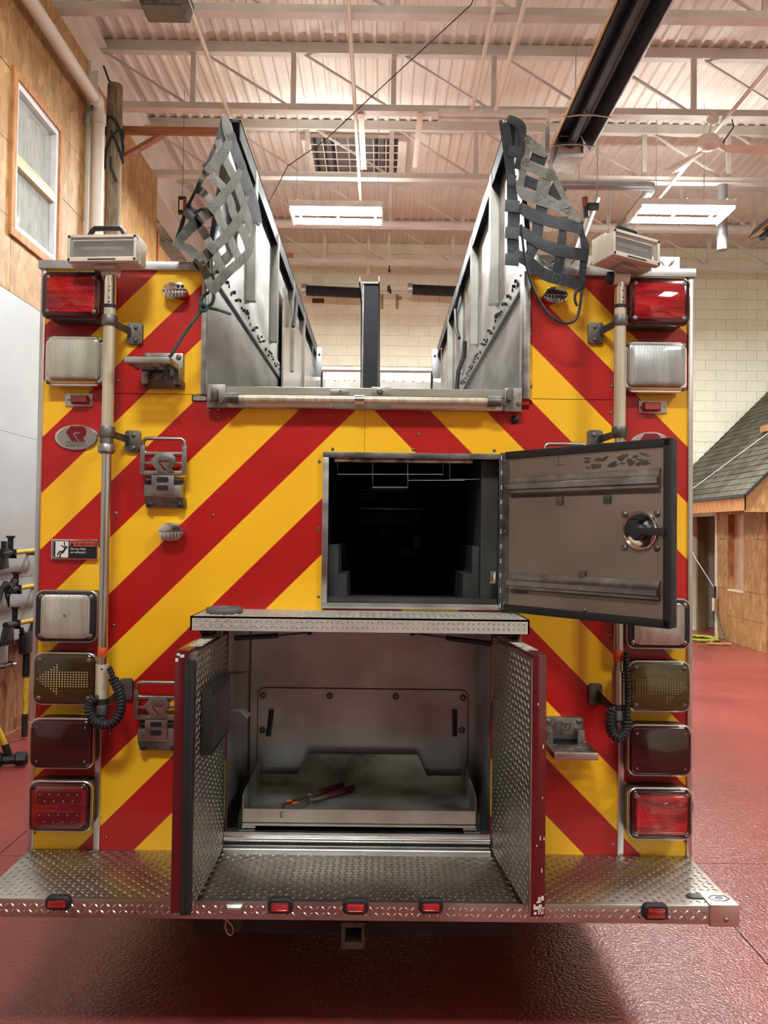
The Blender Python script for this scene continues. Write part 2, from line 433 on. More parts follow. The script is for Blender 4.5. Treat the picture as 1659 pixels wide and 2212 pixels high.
def tread(u0, u1, v0, v1, mapf, pitch=.0235, L=.0245, Wd=.0075, H=.0022, d=0., clip=None):
    """lozenges of chequer plate as one mesh; mapf(u,v,d)"""
    mb = MB(); i = 0
    nu = int((u1-u0)/pitch); nv = int((v1-v0)/pitch)
    ou = (u1-u0-(nu-1)*pitch)/2 if nu > 0 else 0; ov = (v1-v0-(nv-1)*pitch)/2 if nv > 0 else 0
    for i in range(nu):
        for j in range(nv):
            cu, cv = u0+ou+i*pitch, v0+ov+j*pitch
            if clip and not clip(cu, cv): continue
            a = math.radians(45 if (i+j) % 2 else -45)
            c, s_ = math.cos(a), math.sin(a)
            q = [(-L/2, 0, 0), (0, -Wd/2, 0), (L/2, 0, 0), (0, Wd/2, 0), (-L*.22, 0, H), (L*.22, 0, H)]
            P = [mapf(cu+x*c-y*s_, cv+x*s_+y*c, d+h) for x, y, h in q]
            mb.add(P, [(0,1,4), (1,5,4), (1,2,5), (2,3,5), (3,4,5), (3,0,4)])
    return mb
# ================================================================== ROOM
def project(p):
    d = Vector(p)-CAM; z = d.dot(CF)
    return IW/2+FPX*d.dot(CR)/z, IH/2-FPX*d.dot(CU)/z
XL, XR, YF, YB = -10.0, 12.0, -8.5, 13.2
ZDECK, ZTOP, ZBOT = 7.53, 7.459, 6.753

# floor: slabs with open control joints over a dark bed
fl = MB().box(XL, XR, YF, YB, -.12, -.02).build('floor', pm('joint_filler', (.05,.03,.03), .8), None, smooth=0)
struct(fl, 'glossy red painted concrete floor of the vehicle bay', 'floor')
fx = [XL, -5.6, -2.0, 1.70, 5.3, 8.9, XR]; fy = [YF, -3.9, 1.4, 5.95, 8.9, YB]
for i in range(len(fx)-1):
    for j in range(len(fy)-1):
        MB().box(fx[i]+.003, fx[i+1]-.003, fy[j]+.003, fy[j+1]-.003, -.02, 0).build('floor_slab', m_floor, fl, smooth=0)

# ceiling: ribbed steel deck
P = .1524; prof = []
n = int((XR-XL)/P)
for i in range(n+1):
    x = XL+i*P
    prof += [(x, 0.), (x+.032, 0.), (x+.056, .024), (x+P-.024, .024)]
v = []; f = []
for (x, h) in prof: v += [(x, YF, ZDECK+h), (x, YB, ZDECK+h)]
for i in range(len(prof)-1): f.append((2*i, 2*i+2, 2*i+3, 2*i+1))
ceil = link_mesh('ceiling', v, f, m_deck, None, smooth=0, recalc=False)
struct(ceil, 'white painted ribbed steel roof deck', 'ceiling')
MB().box(XL, XR, YF, YB, ZDECK+.30, ZDECK+.36).build('roof_cover', m_mortar, ceil, smooth=0)

# open web joists
def joist(Y, detailed):
    o = MB()
    o.box(XL, XR, Y-.05, Y+.05, ZTOP-.055, ZDECK)           # top chord (angles)
    o.box(XL, XR, Y-.05, Y-.015, ZBOT-.03, ZBOT+.045); o.box(XL, XR, Y+.015, Y+.05, ZBOT-.03, ZBOT+.045)
    o.box(XL, XR, Y-.062, Y+.062, ZBOT-.036, ZBOT-.028)
    j = o.build('roof_joist', m_joist, ceil, smooth=0)
    x0 = .15; S = 1.18
    ks = list(range(-8, 10))
    rest = MB()
    for k in ks:
        x = x0+S*k
        if x < XL+.2 or x > XR-1.3: continue
        tgt = detailed and -5.2 < x < 7.6
        a = MB() if tgt else rest
        a.box(x-.03, x+.03, Y-.02, Y+.02, ZBOT, ZTOP)
        if tgt: a.build('web_post', m_joist, j, smooth=0)
        a = MB() if tgt else rest
        a.bar((x+.10, Y+.012, ZTOP-.03), (x+S-.03, Y+.012, ZBOT+.03), .022, .032, up=(0,1,0))
        if tgt: a.build('web_diagonal', m_joist, j, smooth=0)
    if rest.v: rest.build('web_member', m_joist, j, smooth=0)['kind'] = 'stuff'
JY = [4.66+1.835*k for k in range(-6, 5)]
for Y in JY: joist(Y, 4.0 < Y < 12.5)

# girder along the left side
g = MB().box(-3.42, -3.30, -8.5, 13.1, 6.68, 7.46)
g.box(-3.50, -3.22, -8.5, 13.1, 7.42, 7.46); g.box(-3.50, -3.22, -8.5, 13.1, 6.66, 6.70)
gd = g.build('trim_1', m_white, None, smooth=0)
struct(gd, 'white steel girder under the roof along the plywood wall', 'girder')

# ---- back wall: painted block
bw, bh, gap = .4064, .2032, .008
DOORX0, DOORX1, DOORZ = -2.55, 2.35, PZ(800, 797, 13.2)
wb = MB()
wb.box(XL, DOORX0, YB+.012, YB+.2, 0, ZDECK+.05); wb.box(DOORX1, XR, YB+.012, YB+.2, 0, ZDECK+.05)
wb.box(DOORX0, DOORX1, YB+.012, YB+.2, DOORZ, ZDECK+.05)
wbk = wb.build('wall_back', m_mortar, None, smooth=0)
struct(wbk, 'cream painted concrete block wall at the far end of the bay', 'wall')
def block_mesh(w):
    return MB().box(-w/2+gap/2, w/2-gap/2, 0, .03, -bh/2+gap/2, bh/2-gap/2)
protoB = {}; rest = MB(); nb = 0
rows = int((ZDECK+.04)/bh)
for r in range(rows):
    z = (r+.5)*bh
    x = XL + (bw/2 if r % 2 else 0)
    while x+bw <= XR:
        x0, x1 = x, x+bw; x += bw
        segs = [(x0, x1)]
        if z < DOORZ:
            if x0 >= DOORX0 and x1 <= DOORX1: continue
            if x0 < DOORX0 < x1: segs = [(x0, DOORX0)]
            elif x0 < DOORX1 < x1: segs = [(DOORX1, x1)]
        for (a, b) in segs:
            w = b-a
            if w < .03: continue
            c = Vector(((a+b)/2, YB, z)); px, py = project(c)
            vis = (575 < px < 1015 and 540 < py < 815) or (1488 < px < 1672 and 545 < py < 1095)
            if vis and nb < 299:
                key = round(w, 3)
                if key not in protoB:
                    ob = block_mesh(w).add([], [])
                    ob.v = [p+c for p in ob.v]
                    protoB[key] = ob.build('concrete_block', m_block, wbk, smooth=0)
                else:
                    copy_at(protoB[key], (c.x, YB+.015, c.z-bh/2+gap/2), wbk)
                nb += 1
            else:
                rest.box(a+gap/2, b-gap/2, YB, YB+.03, z-bh/2+gap/2, z+bh/2-gap/2)
stuff(rest.build('block_course', m_block, wbk, smooth=0))
# patches, ledges and stains on that wall
def wp(px, py): return atY(px, py, YB)
a = wp(674, 596); b = wp(699, 664)
MB().box(a.x, b.x, YB-.004, YB+.01, b.z, a.z).build('wall_patch', m_white, wbk, smooth=0)
a = wp(675, 645); b = wp(700, 655)
MB().box(a.x, b.x, YB-.012, YB, b.z, a.z).build('wall_pocket', pm('pocket_brown', srgb(96,74,56), .8), wbk, smooth=0)
for (q0, q1) in (((822, 636), (828, 668)), ((855, 635), (861, 668))):
    a = wp(*q0); b = wp(*q1)
    MB().box(a.x, b.x, YB-.003, YB+.01, b.z, a.z).build('glue_mark', pm('glue_mark', srgb(176,156,118), .8), wbk, smooth=0)
a = wp(861, 640); b = wp(868, 648)
MB().box(a.x, b.x, YB-.003, YB+.01, b.z, a.z).build('glue_mark', MATS['glue_mark'], wbk, smooth=0)

# ---- overhead door in the back wall
d1 = empty('door_1', (0, YB+.1, 0)); struct(d1, 'white sectional overhead door in the far block wall', 'door')
for k in range(8):
    z0 = k*DOORZ/8
    s = MB().box(DOORX0+.01, DOORX1-.01, YB+.07, YB+.12, z0+.004, z0+DOORZ/8-.004)
    sec = s.build('door_section', m_door, d1, bev=.006, smooth=0)
t = MB().box(DOORX0-.1, DOORX1+.1, YB-.05, YB+.01, DOORZ-.03, DOORZ+.02)
struct(t.build('trim_2', m_galv, None, smooth=0), 'galvanized strip over the far overhead door', 'trim')

# ---- other walls
MBw = MB().box(XR, XR+.2, YF, YB+.2, 0, ZDECK+.05)
struct(MBw.build('wall_right', m_block, None, smooth=0), 'cream painted wall on the right side of the building', 'wall')
MBw = MB().box(XL, XR, YF-.2, YF, 0, ZDECK+.05)
struct(MBw.build('wall_front', m_block, None, smooth=0), 'cream painted wall behind the photographer', 'wall')
MBw = MB().box(XL-.2, XL, YF, YB+.2, 0, ZDECK+.05)
struct(MBw.build('wall_side', m_block, None, smooth=0), 'cream painted outer wall beyond the plywood partition', 'wall')
d2 = empty('door_2', (0, YF, 0)); struct(d2, 'unseen sectional overhead door behind the photographer, darkened to cut fill light', 'door')
for k in range(7):
    MB().box(-3.0, 3.4, YF, YF+.05, k*.65+.004, k*.65+.646).build('door_section', pm('door_low_fill_brown', srgb(70,58,52), .5), d2, smooth=0)  # unseen door, its brown kept dark to cut bounce onto the truck

# ---- left partition: white wallboard below, OSB sheets above
XW = -3.05
wl = empty('wall_left', (XW-.05, 2, 0)); struct(wl, 'plywood partition with white wallboard below on the left side', 'wall')
W0 = atX(25, 140, XW); W1 = atX(131, 320, XW)
WY0, WY1 = W0.y, W1.y
WZ1 = W0.z; WZ0 = atX(25, 512, XW).z
ZS = 3.75; ZO = 6.67; YE = atX(186, 300, XW).y
def osb_sheets(y0, y1, zrows, X, hole=None, name='osb_sheet', par=None, mat=None, step=1.22, th=.018, off=0):
    for r in range(len(zrows)-1):
        y = y0-((r*.61+off) % step)
        while y < y1-1e-4:
            a, b = max(y, y0), min(y+step, y1); y += step
            z0, z1 = zrows[r], zrows[r+1]
            if b-a < .02: continue
            rects = [(a, b, z0, z1)]
            if hole:
                h = hole
                if a < h[1] and b > h[0] and z0 < h[3] and z1 > h[2]:
                    rects = []
                    if a < h[0]: rects.append((a, h[0], z0, z1))
                    if b > h[1]: rects.append((h[1], b, z0, z1))
                    aa, bb = max(a, h[0]), min(b, h[1])
                    if z0 < h[2]: rects.append((aa, bb, z0, h[2]))
                    if z1 > h[3]: rects.append((aa, bb, h[3], z1))
            for (p, q, s_, t_) in rects:
                MB().box(X-th, X+random.uniform(0, .003), p+.003, q-.003, s_+.003, t_-.003).build(name, mat or m_osb, par or wl, smooth=0)
osb_sheets(-8.5, YE, [ZS, ZS+.61, ZS+1.22, ZS+1.83, ZS+2.44, ZO], XW, hole=(WY0+.06, WY1-.06, WZ0+.06, WZ1-.06))
for (a, b) in ((-8.5, -4.9), (-4.9, -1.25), (-1.25, 2.4), (2.4, 4.9), (4.9, YE)):
    for (z0, z1) in ((.82, 1.36), (1.36, 2.58), (2.58, ZS)):
        MB().box(XW-.02, XW, a+.0015, b-.0015, z0+.0015, z1-.0015).build('wallboard_panel', m_wallwht, wl, smooth=0)
for (a, b) in ((-8.5, -4.9), (-4.9, -1.25), (-1.25, 1.2), (1.2, 3.4), (3.4, YE)):
    MB().box(XW-.02, XW+.004, a+.004, b-.004, .0, .80).build('osb_sheet', m_osbd, wl, smooth=0)
    MB().box(XW-.02, XW+.045, a, b, .80, .835).build('ledger_strip', m_woodd, wl, smooth=0)
    MB().box(XW, XW+.02, a, b, .0, .06).build('kick_strip', m_woodd, wl, smooth=0)
sc = MB().box(XW-.12, XW-.022, -8.5, WY0+.05, 0, ZO); sc.box(XW-.12, XW-.022, WY1-.05, YE, 0, ZO); sc.box(XW-.12, XW-.022, WY0+.05, WY1-.05, 0, WZ0+.05); sc.box(XW-.12, XW-.022, WY0+.05, WY1-.05, WZ1-.05, ZO)
sc.build('stud_core', m_wood, wl, smooth=0)
# end cap of the partition
# ---- window_1
w1 = empty('window_1', (XW, (WY0+WY1)/2, WZ0)); struct(w1, 'interior window with white vinyl frame and curtain in the plywood wall', 'window')
tw = .075
for (a, b, c, d) in ((WY0, WY1, WZ1-tw, WZ1), (WY0, WY1, WZ0, WZ0+tw), (WY0, WY0+tw, WZ0+tw, WZ1-tw), (WY1-tw, WY1, WZ0+tw, WZ1-tw)):
    MB().box(XW-.01, XW+.03, a, b, c, d).build('window_trim', m_wood, w1, bev=.003)
i0, i1, k0, k1 = WY0+tw, WY1-tw, WZ0+tw, WZ1-tw
vt = .055
for (a, b, c, d) in ((i0, i1, k1-vt, k1), (i0, i1, k0, k0+vt), (i0, i0+vt, k0+vt, k1-vt), (i1-vt, i1, k0+vt, k1-vt)):
    MB().box(XW-.10, XW+.012, a, b, c, d).build('window_frame', m_vinyl, w1, bev=.004)
zm = (k0+k1)/2-.02
MB().box(XW-.07, XW+.004, i0+vt, i1-vt, zm-.05, zm+.05).build('meeting_rail', pm('rail_cream', srgb(214,190,150), .5), w1, bev=.004)
for (c, d) in ((k0+vt, zm-.05), (zm+.05, k1-vt)):
    MB().box(XW-.045, XW-.04, i0+vt, i1-vt, c, d).build('pane', m_pane, w1, smooth=0)
# curtain behind the glass, softly pleated
cv = []; cf = []; N = 40
for i in range(N+1):
    y = i0+vt+(i1-i0-2*vt)*i/N; dx = .012*math.sin(i*1.1)+.006*math.sin(i*2.7)
    cv += [(XW-.085+dx, y, k0+vt), (XW-.085+dx*.6, y, k1-vt)]
for i in range(N): cf.append((2*i, 2*i+2, 2*i+3, 2*i+1))
link_mesh('curtain', cv, cf, m_curtain, w1, recalc=False)

# ---- partition further back, and low one behind it
wl2 = empty('wall_side_partition', (-3.1, 8, 0)); struct(wl2, 'tall plywood partition behind the wooden pole', 'wall')
q0 = atX(266, 300, -3.12).y; q1 = atX(340, 390, -3.12).y
osb_sheets(q0-1.2, q1, [0, 2.44, 4.88, 6.69], -3.12, par=wl2, step=2.44, off=.4)
MB().box(-3.24, -3.14, q0-1.2, q1, 0, 6.69).build('stud_core', m_wood, wl2, smooth=0)
zl = atX(350, 536, -3.14).z
osb_sheets(q1, 13.1, [0, 2.44, zl], -3.14, par=wl2, step=2.44)
MB().box(-3.24, -3.16, q1, 13.1, 0, zl).build('stud_core', m_wood, wl2, smooth=0)
MB().box(-3.26, -3.10, q1+.02, q1+.10, zl-.4, zl+.12).build('stud', m_woodd, wl2, smooth=0)
# white column at the end of the window wall
c0 = atX(186, 300, -3.1); yc = YE+.02
cb = MB().box(-3.30, -3.02, yc, yc+.015, 0, 6.68); cb.box(-3.30, -3.02, yc+.20, yc+.215, 0, 6.68); cb.box(-3.17, -3.15, yc, yc+.2, 0, 6.68)
struct(cb.build('trim_3', m_white, None, smooth=0), 'white steel column beside the wooden pole', 'column')

# ================================================================== CEILING FITTINGS
m_tube = pm('fluorescent_tube', (.98, 1., .97), .4, emit=1.)
m_tube.node_tree.nodes['Principled BSDF'].inputs['Emission Strength'].default_value = 105.
m_tubef = m_tube.copy(); m_tubef.name = 'fluorescent_tube_bright'
m_tubef.node_tree.nodes['Principled BSDF'].inputs['Emission Strength'].default_value = 190.
m_refl = pm('reflector_white', srgb(244,242,236), .35)
def fixture(X, Y, Z, lit, label, hang=True, parts=True, L=1.22, W=.62, watts=None, off=None, hx=.45):
    t = empty('fluorescent_light' if not off else 'fluorescent_light_%s_offscreen' % off, (X, Y, Z)); tag(t, label, 'ceiling light', 'fluorescent ceiling lights')
    hs = MB().box(X-L/2, X+L/2, Y-.19, Y+.19, Z+.075, Z+.10)          # ballast spine; open slots along both sides let light out above
    for q in (-.42, 0, .42): hs.box(X+q*L-.015, X+q*L+.015, Y-W/2, Y+W/2, Z+.078, Z+.096)
    hs.build('housing', m_refl, t, smooth=0)
    for s in (-1, 1):
        MB().hexa([(X-L/2, Y+s*W/2-.008, Z), (X+L/2, Y+s*W/2-.008, Z), (X+L/2, Y+s*W/2+.008, Z), (X-L/2, Y+s*W/2+.008, Z),
                   (X-L/2, Y+s*W/2-.008, Z+.08), (X+L/2, Y+s*W/2-.008, Z+.08), (X+L/2, Y+s*W/2+.008, Z+.08), (X-L/2, Y+s*W/2+.008, Z+.08)]).build('side_reflector', m_refl, t, smooth=0)
    for s in (-1, 1):
        MB().box(X+s*L/2-.01, X+s*L/2+.01, Y-W/2, Y+W/2, Z-.034, Z+.09).build('end_cap', m_refl, t, smooth=0)
    MB().prism([(Y-.06, Z+.08), (Y+.06, Z+.08), (Y, Z+.02)], YZ, X-L/2+.01, X+L/2-.01).build('centre_reflector', m_refl, t, smooth=0)
    if lit:
        tubes = MB()
        for dy in (-.22, -.10, .10, .22):
            if off: tubes.cyl((X-L/2+.02, Y+dy, Z-.022), (X+L/2-.02, Y+dy, Z-.022), .016, 10); continue
            MB().cyl((X-L/2+.02, Y+dy, Z-.022), (X+L/2-.02, Y+dy, Z-.022), .016, 10).build('fluorescent_tube', m_tubef if watts else m_tube, t)
        if off: tubes.build('fluorescent_tubes_%s_offscreen' % off, m_tube, t)
        la = bpy.data.lights.new('lamp', 'AREA'); la.shape = 'RECTANGLE'; la.size = L-.04; la.size_y = W-.06
        la.energy = watts or LAMP_W; la.color = (.97, 1.0, .985)
        lo = bpy.data.objects.new('fluorescent_lamp' if not off else 'fluorescent_lamp_%s_offscreen' % off, la); COL.objects.link(lo); place(lo, (X, Y, Z-.045), t)
    if hang:
        for s in (-1, 1):
            MB().cyl((X+s*L*hx, Y, Z+.09), (X+s*L*hx, Y, ZDECK+.04), .005, 6).build('hanger', m_galv, t)
    return t
f1 = atZ(728, 466, 6.04); f2 = atZ(1469, 463, 6.04)
fixture(f1.x, f1.y, 6.04, True, 'lit fluorescent fixture over the hose bed of the fire truck', watts=LAMP_W*2.0)
fixture(f2.x, f2.y, 6.04, True, 'lit fluorescent fixture beside the grey pipes', watts=LAMP_W*2.0, hx=.26)
for (X, Y, lb, off) in ((-.55, 2.05, 'lit fluorescent fixture above the middle of the fire truck', 'truck_middle'), (4.2, 2.05, 'lit fluorescent fixture above the aisle beside the fire truck', 'truck_aisle'),
                   (-.6, -3.9, 'lit fluorescent fixture above the floor behind the tailboard', 'tailboard'), (4.4, -3.9, 'lit fluorescent fixture above the open floor near the bay door', 'bay_door'),
                   (8.9, 8.0, 'lit fluorescent fixture above the shingled training house', 'training_house'),
                   (-5.8, 9.2, 'lit fluorescent fixture beyond the plywood partition', 'partition')):
    fixture(X, Y, 6.04, True, lb, off=off)
# unlit strip light fixed under the joist
a = atZ(948, 237, 6.70); b = atZ(1184, 240, 6.70)
t = empty('strip_light', ((a.x+b.x)/2, JY[7]-.03, 6.60)); tag(t, 'unlit white strip light fixed under a roof joist', 'ceiling light')
MB().box(a.x, b.x, JY[7]-.14, JY[7]+.02, 6.645, 6.725).build('housing', m_refl, t, bev=.006)
MB().cyl((a.x+.02, JY[7]-.06, 6.628), (b.x-.02, JY[7]-.06, 6.628), .017, 10).build('tube', pm('tube_off', srgb(240,232,228), .3), t)
for x in (a.x+.012, b.x-.012): MB().box(x-.012, x+.012, JY[7]-.1, JY[7]-.02, 6.605, 6.66).build('lamp_holder', m_white, t, bev=.003)

# conduit and pipes running along the bay under the joists
def run(name, pxy0, pxy1, Z, r, label, y0, y1, mat=m_white, cat='pipe'):
    a = atZ(*pxy0, Z); b = atZ(*pxy1, Z); x = (a.x+b.x)/2
    o = MB().cyl((x, y0, Z), (x, y1, Z), r, 10).build(name, mat, None)
    tag(o, label, cat); return x
CX1 = run('conduit', (430, 60), (500, 270), ZBOT-.07, .022, 'white conduit running over the grey cargo net', -3, 11.2)
CX2 = run('conduit', (745, 20), (772, 200), ZBOT-.07, .022, 'white conduit passing the ceiling vent', -3, 9.6)
CX3 = run('conduit', (1065, 12), (1048, 120), ZBOT-.07, .022, 'white conduit running above the charcoal cargo net', -3, 6.30)
CX4 = run('conduit', (1131, 12), (1085, 188), ZBOT-.07, .024, 'white conduit ending over the charcoal cargo net', -3, 6.30)
CX5 = run('conduit', (1659, 190), (1500, 300), ZBOT-.07, .022, 'white conduit crossing above the ceiling fan', -3, 12.2)
# flat hangers by the vent
for k, (px, y0, y1, lb) in enumerate(((780, 246, 365, 'flat white strap hanging next to the ceiling vent'), (908, 244, 366, 'flat white strap hanging clear of the ceiling vent'))):
    a = atZ(px, y0, ZBOT-.06); b = atZ(px, y1, ZBOT-.06)
    o = MB().box(a.x-.035, a.x+.035, a.y, b.y, ZBOT-.065, ZBOT-.055); o.box(a.x-.045, a.x+.045, b.y-.06, b.y, ZBOT-.07, ZBOT+.04)
    tag(o.build('strap_bar', m_white, None, bev=.002), lb, 'bar')

# louvred vent in the roof
va = atZ(676, 366, ZDECK-.08); vb = atZ(868, 300, ZDECK-.08)
vx0, vx1 = atZ(676, 340, ZDECK-.08).x, atZ(860, 340, ZDECK-.08).x; vy0, vy1 = 8.55, 9.95
vt_ = empty('ceiling_vent', ((vx0+vx1)/2, (vy0+vy1)/2, ZDECK-.12)); tag(vt_, 'square roof vent with white wire grid and dark louvres', 'vent')
for (a, b, c, d) in ((vx0-.12, vx1+.12, vy0-.1, vy0), (vx0-.12, vx1+.12, vy1, vy1+.1), (vx0-.12, vx0, vy0, vy1), (vx1, vx1+.12, vy0, vy1)):
    MB().box(a, b, c, d, ZDECK-.12, ZDECK+.05).build('vent_frame', m_white, vt_, bev=.005)
MB().box(vx0, vx1, vy0, vy1, ZDECK-.02, ZDECK-.005).build('vent_back', pm('vent_grey', srgb(120,118,116), .6), vt_, smooth=0)
for k in range(10):
    x = vx0+.06+k*(vx1-vx0-.12)/9
    if 3 <= k <= 6: continue
    MB().bar((x, vy0, ZDECK-.05), (x, vy1, ZDECK-.05), .05, .008, up=(.5,0,1)).build('louvre', m_dark, vt_, smooth=0)
for k in range(8):
    x = vx0+(vx1-vx0)*k/7; MB().cyl((x, vy0-.05, ZDECK-.11), (x, vy1+.05, ZDECK-.11), .009, 6).build('grid_wire', m_white, vt_)
for k in range(7):
    y = vy0+(vy1-vy0)*k/6; MB().cyl((vx0-.05, y, ZDECK-.115), (vx1+.05, y, ZDECK-.115), .009, 6).build('grid_wire', m_white, vt_)

# tube heaters
def heater(x, yend, z, y0, w, label, endbox=True):
    t = empty('tube_heater', (x, (y0+yend)/2, z)); tag(t, label, 'heater')
    sec = [(-w/2, 0), (-w*.30, .17), (w*.30, .17), (w/2, 0), (w/2-.012, -.004), (w*.28, .158), (-w*.28, .158), (-w/2+.012, -.004)]
    MB().prism([(x+u, z+v_) for u, v_ in sec], XZ, y0, yend).build('reflector', m_heater, t, smooth=0)
    MB().cyl((x, y0, z+.075), (x, yend+.06, z+.075), .05, 18).build('burner_tube', m_heater, t)
    for s in (-1, 1): MB().cyl((x+s*w/2, y0, z), (x+s*w/2, yend, z), .012, 8).build('reflector_edge', m_copper if s < 0 else m_galv, t)
    for yy in (yend-.75, yend-.12):
        MB().tube([(x-w/2-.02, yy, z-.01), (x-.07, yy, z+.012), (x+.07, yy, z+.012), (x+w/2+.02, yy, z-.01)], .009, 6).build('hanger_wire', m_galv, t)
    if endbox:
        MB().box(x-w*.34, x+w*.34, yend+.02, yend+.42, z-.06, z+.22).build('burner_box', m_galv, t, bev=.006)
        MB().box(x-w*.28, x+w*.28, yend+.012, yend+.02, z+.10, z+.16).build('box_slot', m_black, t, smooth=0)
        MB().box(x-w*.30, x+w*.26, yend+.010, yend+.02, z-.01, z+.05).build('rating_plate', pm('plate_pale', srgb(236,224,196), .5), t, smooth=0)
        MB().box(x-w*.64, x-w*.54, yend-.05, yend+.42, z-.06, z+.24).build('side_bracket', m_galv, t, smooth=0)
    for yy in (y0+1, (y0+yend)/2, yend-.8):
        for s in (-1, 1): MB().cyl((x+s*w*.3, yy, z+.16), (x+s*w*.3, yy, ZBOT), .006, 6).build('hang_chain', m_galv, t)
    return t
h = atZ(1232, 325, 5.98)
heater(h.x, h.y, 5.98, -4.0, .44, 'black infrared tube heater hanging over the aisle beside the charcoal cargo net')
hh = atY(1580, 535, 9.2)
heater(hh.x+.35, 8.9, hh.z, 2.0, .5, 'black tube heater with wire guard above the shingled training house', False)

# grey exhaust pipes
ga = atY(1210, 400, 7.75); gb = atY(1412, 402, 7.75); gc = gb+Vector((0, 4.9, -.02))
pts = [ga, gb-Vector((.10, 0, 0)), gb-Vector((.03, -.02, 0)), gb+Vector((0, .10, 0)), gc]
o = MB().tube(pts, .062, 16); tag(o.build('exhaust_pipe', m_greypipe, None), 'grey elbowed exhaust pipe under the roof beside the ceiling fan', 'pipe')
mb = MB()
for p in (ga.lerp(gb, .2), gb+Vector((0, 2.2, 0)), gc-Vector((0, .4, 0))): mb.cyl(p, (p.x, p.y, ZDECK+.03), .006, 6)
mb.build('pipe_hanger', m_galv, bpy.data.objects['exhaust_pipe'])
va_ = atY(1560, 400, 8.36); vb_ = atY(1560, 540, 8.36)
tag(MB().cyl(Vector((va_.x, va_.y, ZBOT-.03)), vb_, .07, 16).build('flue_pipe', m_greypipe, None), 'vertical grey flue pipe rising from the guarded tube heater', 'pipe')
# slanted white duct strut near the charcoal net
sa = atY(1290, 425, 6.9); sb = atY(1230, 560, 6.9)
t = empty('hose_boom', sb); tag(t, 'slanted grey boom with red and black clamp behind the charcoal cargo net', 'boom')
MB().bar(sb+Vector((0, .4, -.3)), sa, .06, .06).build('boom_tube', m_galv, t, bev=.004)
c = atY(1270, 448, 6.85); MB().cyl(c+Vector((-.02, 0, -.12)), c+Vector((-.04, 0, .12)), .035, 12).build('clamp_body', m_black, t)
MB().cyl(c+Vector((-.035, -.03, .0)), c+Vector((-.045, -.03, .11)), .02, 10).build('clamp_grip', pm('clamp_red', (.3,.02,.02), .5), t)
MB().box(c.x, c.x+.13, c.y-.03, c.y+.03, c.z-.03, c.z+.05).build('clamp_jaw', m_dark, t, bev=.006)
MB().cyl(sa, (sa.x, sa.y, ZDECK+.04), .008, 6).build('boom_hanger', m_galv, t)
# second clamp seen through the grey net
c = atY(394, 442, 7.6); t = empty('hose_clamp', c-Vector((0, 0, .1))); tag(t, 'small red and black clamp hanging beyond the grey cargo net', 'clamp')
MB().box(c.x-.05, c.x+.05, c.y-.03, c.y+.03, c.z-.13, c.z+.10).build('clamp_frame', m_black, t, bev=.008)
MB().box(c.x-.03, c.x+.02, c.y-.036, c.y-.03, c.z-.08, c.z+.05).build('clamp_label', m_white, t, smooth=0)
MB().cyl(c+Vector((.035, -.04, -.1)), c+Vector((.035, -.04, .06)), .016, 10).build('clamp_handle', MATS['clamp_red'], t)
MB().cyl(c, (c.x, c.y, ZDECK+.03), .003, 6).build('clamp_cord', m_black, t)

# ceiling fan (three blades, at rest)
fh = atY(1530, 318, JY[7]+.02)
t = empty('ceiling_fan', fh); tag(t, 'white three-bladed ceiling fan hanging from a roof joist', 'fan')
top = Vector((fh.x+.05, fh.y, ZBOT))
MB().lathe([(.03, .0), (.075, -.02), (.06, -.11), (.03, -.13)], top+Vector((0, 0, .02)), (0, 0, 1), 18).build('canopy', m_fanw, t)
MB().cyl(top, fh+Vector((0, 0, .1)), .014, 10).build('downrod', m_fanw, t)
MB().lathe([(.05, .15), (.11, .12), (.13, .06), (.12, .0), (.06, -.035), (.02, -.045)], fh, (0, 0, 1), 24).build('motor', m_fanw, t)
e1 = atY(1443, 366, fh.y-.25); e2 = fh+Vector((.80, .05, .0)); e3 = fh+Vector((-.15, .62, -.02))
for e in (e1, e2, e3):
    d = (e-fh); L = d.length; d.normalize(); side = d.cross(Vector((0, 0, 1))).normalized()
    up = Vector((0, 0, 1))
    mb = MB(); a0 = fh+d*.12; a1 = fh+d*.24; a2 = fh+d*L
    tw1 = side*.055+up*.02; tw0 = side*.022
    mb.hexa([a0-tw0-up*.006, a0+tw0-up*.006, a1+tw1-up*.006, a1-tw1-up*.006, a0-tw0, a0+tw0, a1+tw1, a1-tw1])
    mb.hexa([a1-tw1-up*.006, a1+tw1-up*.006, a2+tw1*1.25-up*.006, a2-tw1*1.25-up*.006, a1-tw1, a1+tw1, a2+tw1*1.25, a2-tw1*1.25])
    mb.build('blade', m_fanw, t, smooth=0)
MB().tube([top+Vector((.05, 0, -.02)), top+Vector((.22, 0, 0)), top+Vector((.25, 0, -.12)), top+Vector((.12, .0, -.32))], .009, 6).build('fan_cord', m_dark, t)

# thin cable sagging across the ceiling
pts = [Vector((1.04, JY[5], ZBOT-.03)), atY(1018, 10, 4.1), atY(915, 105, 4.7), atY(790, 220, 5.4), atY(700, 305, 6.1), atY(622, 358, 6.7), atY(580, 440, 7.2), atY(570, 462, 7.3)]
tag(MB().tube(pts, .006, 6).build('cable', pm('cable_blue', (.05,.06,.1), .5), None), 'thin dark cable slung diagonally below the roof joists', 'cable')
m_hous0 = pm('flood_grey', (.10,.10,.095), .3)
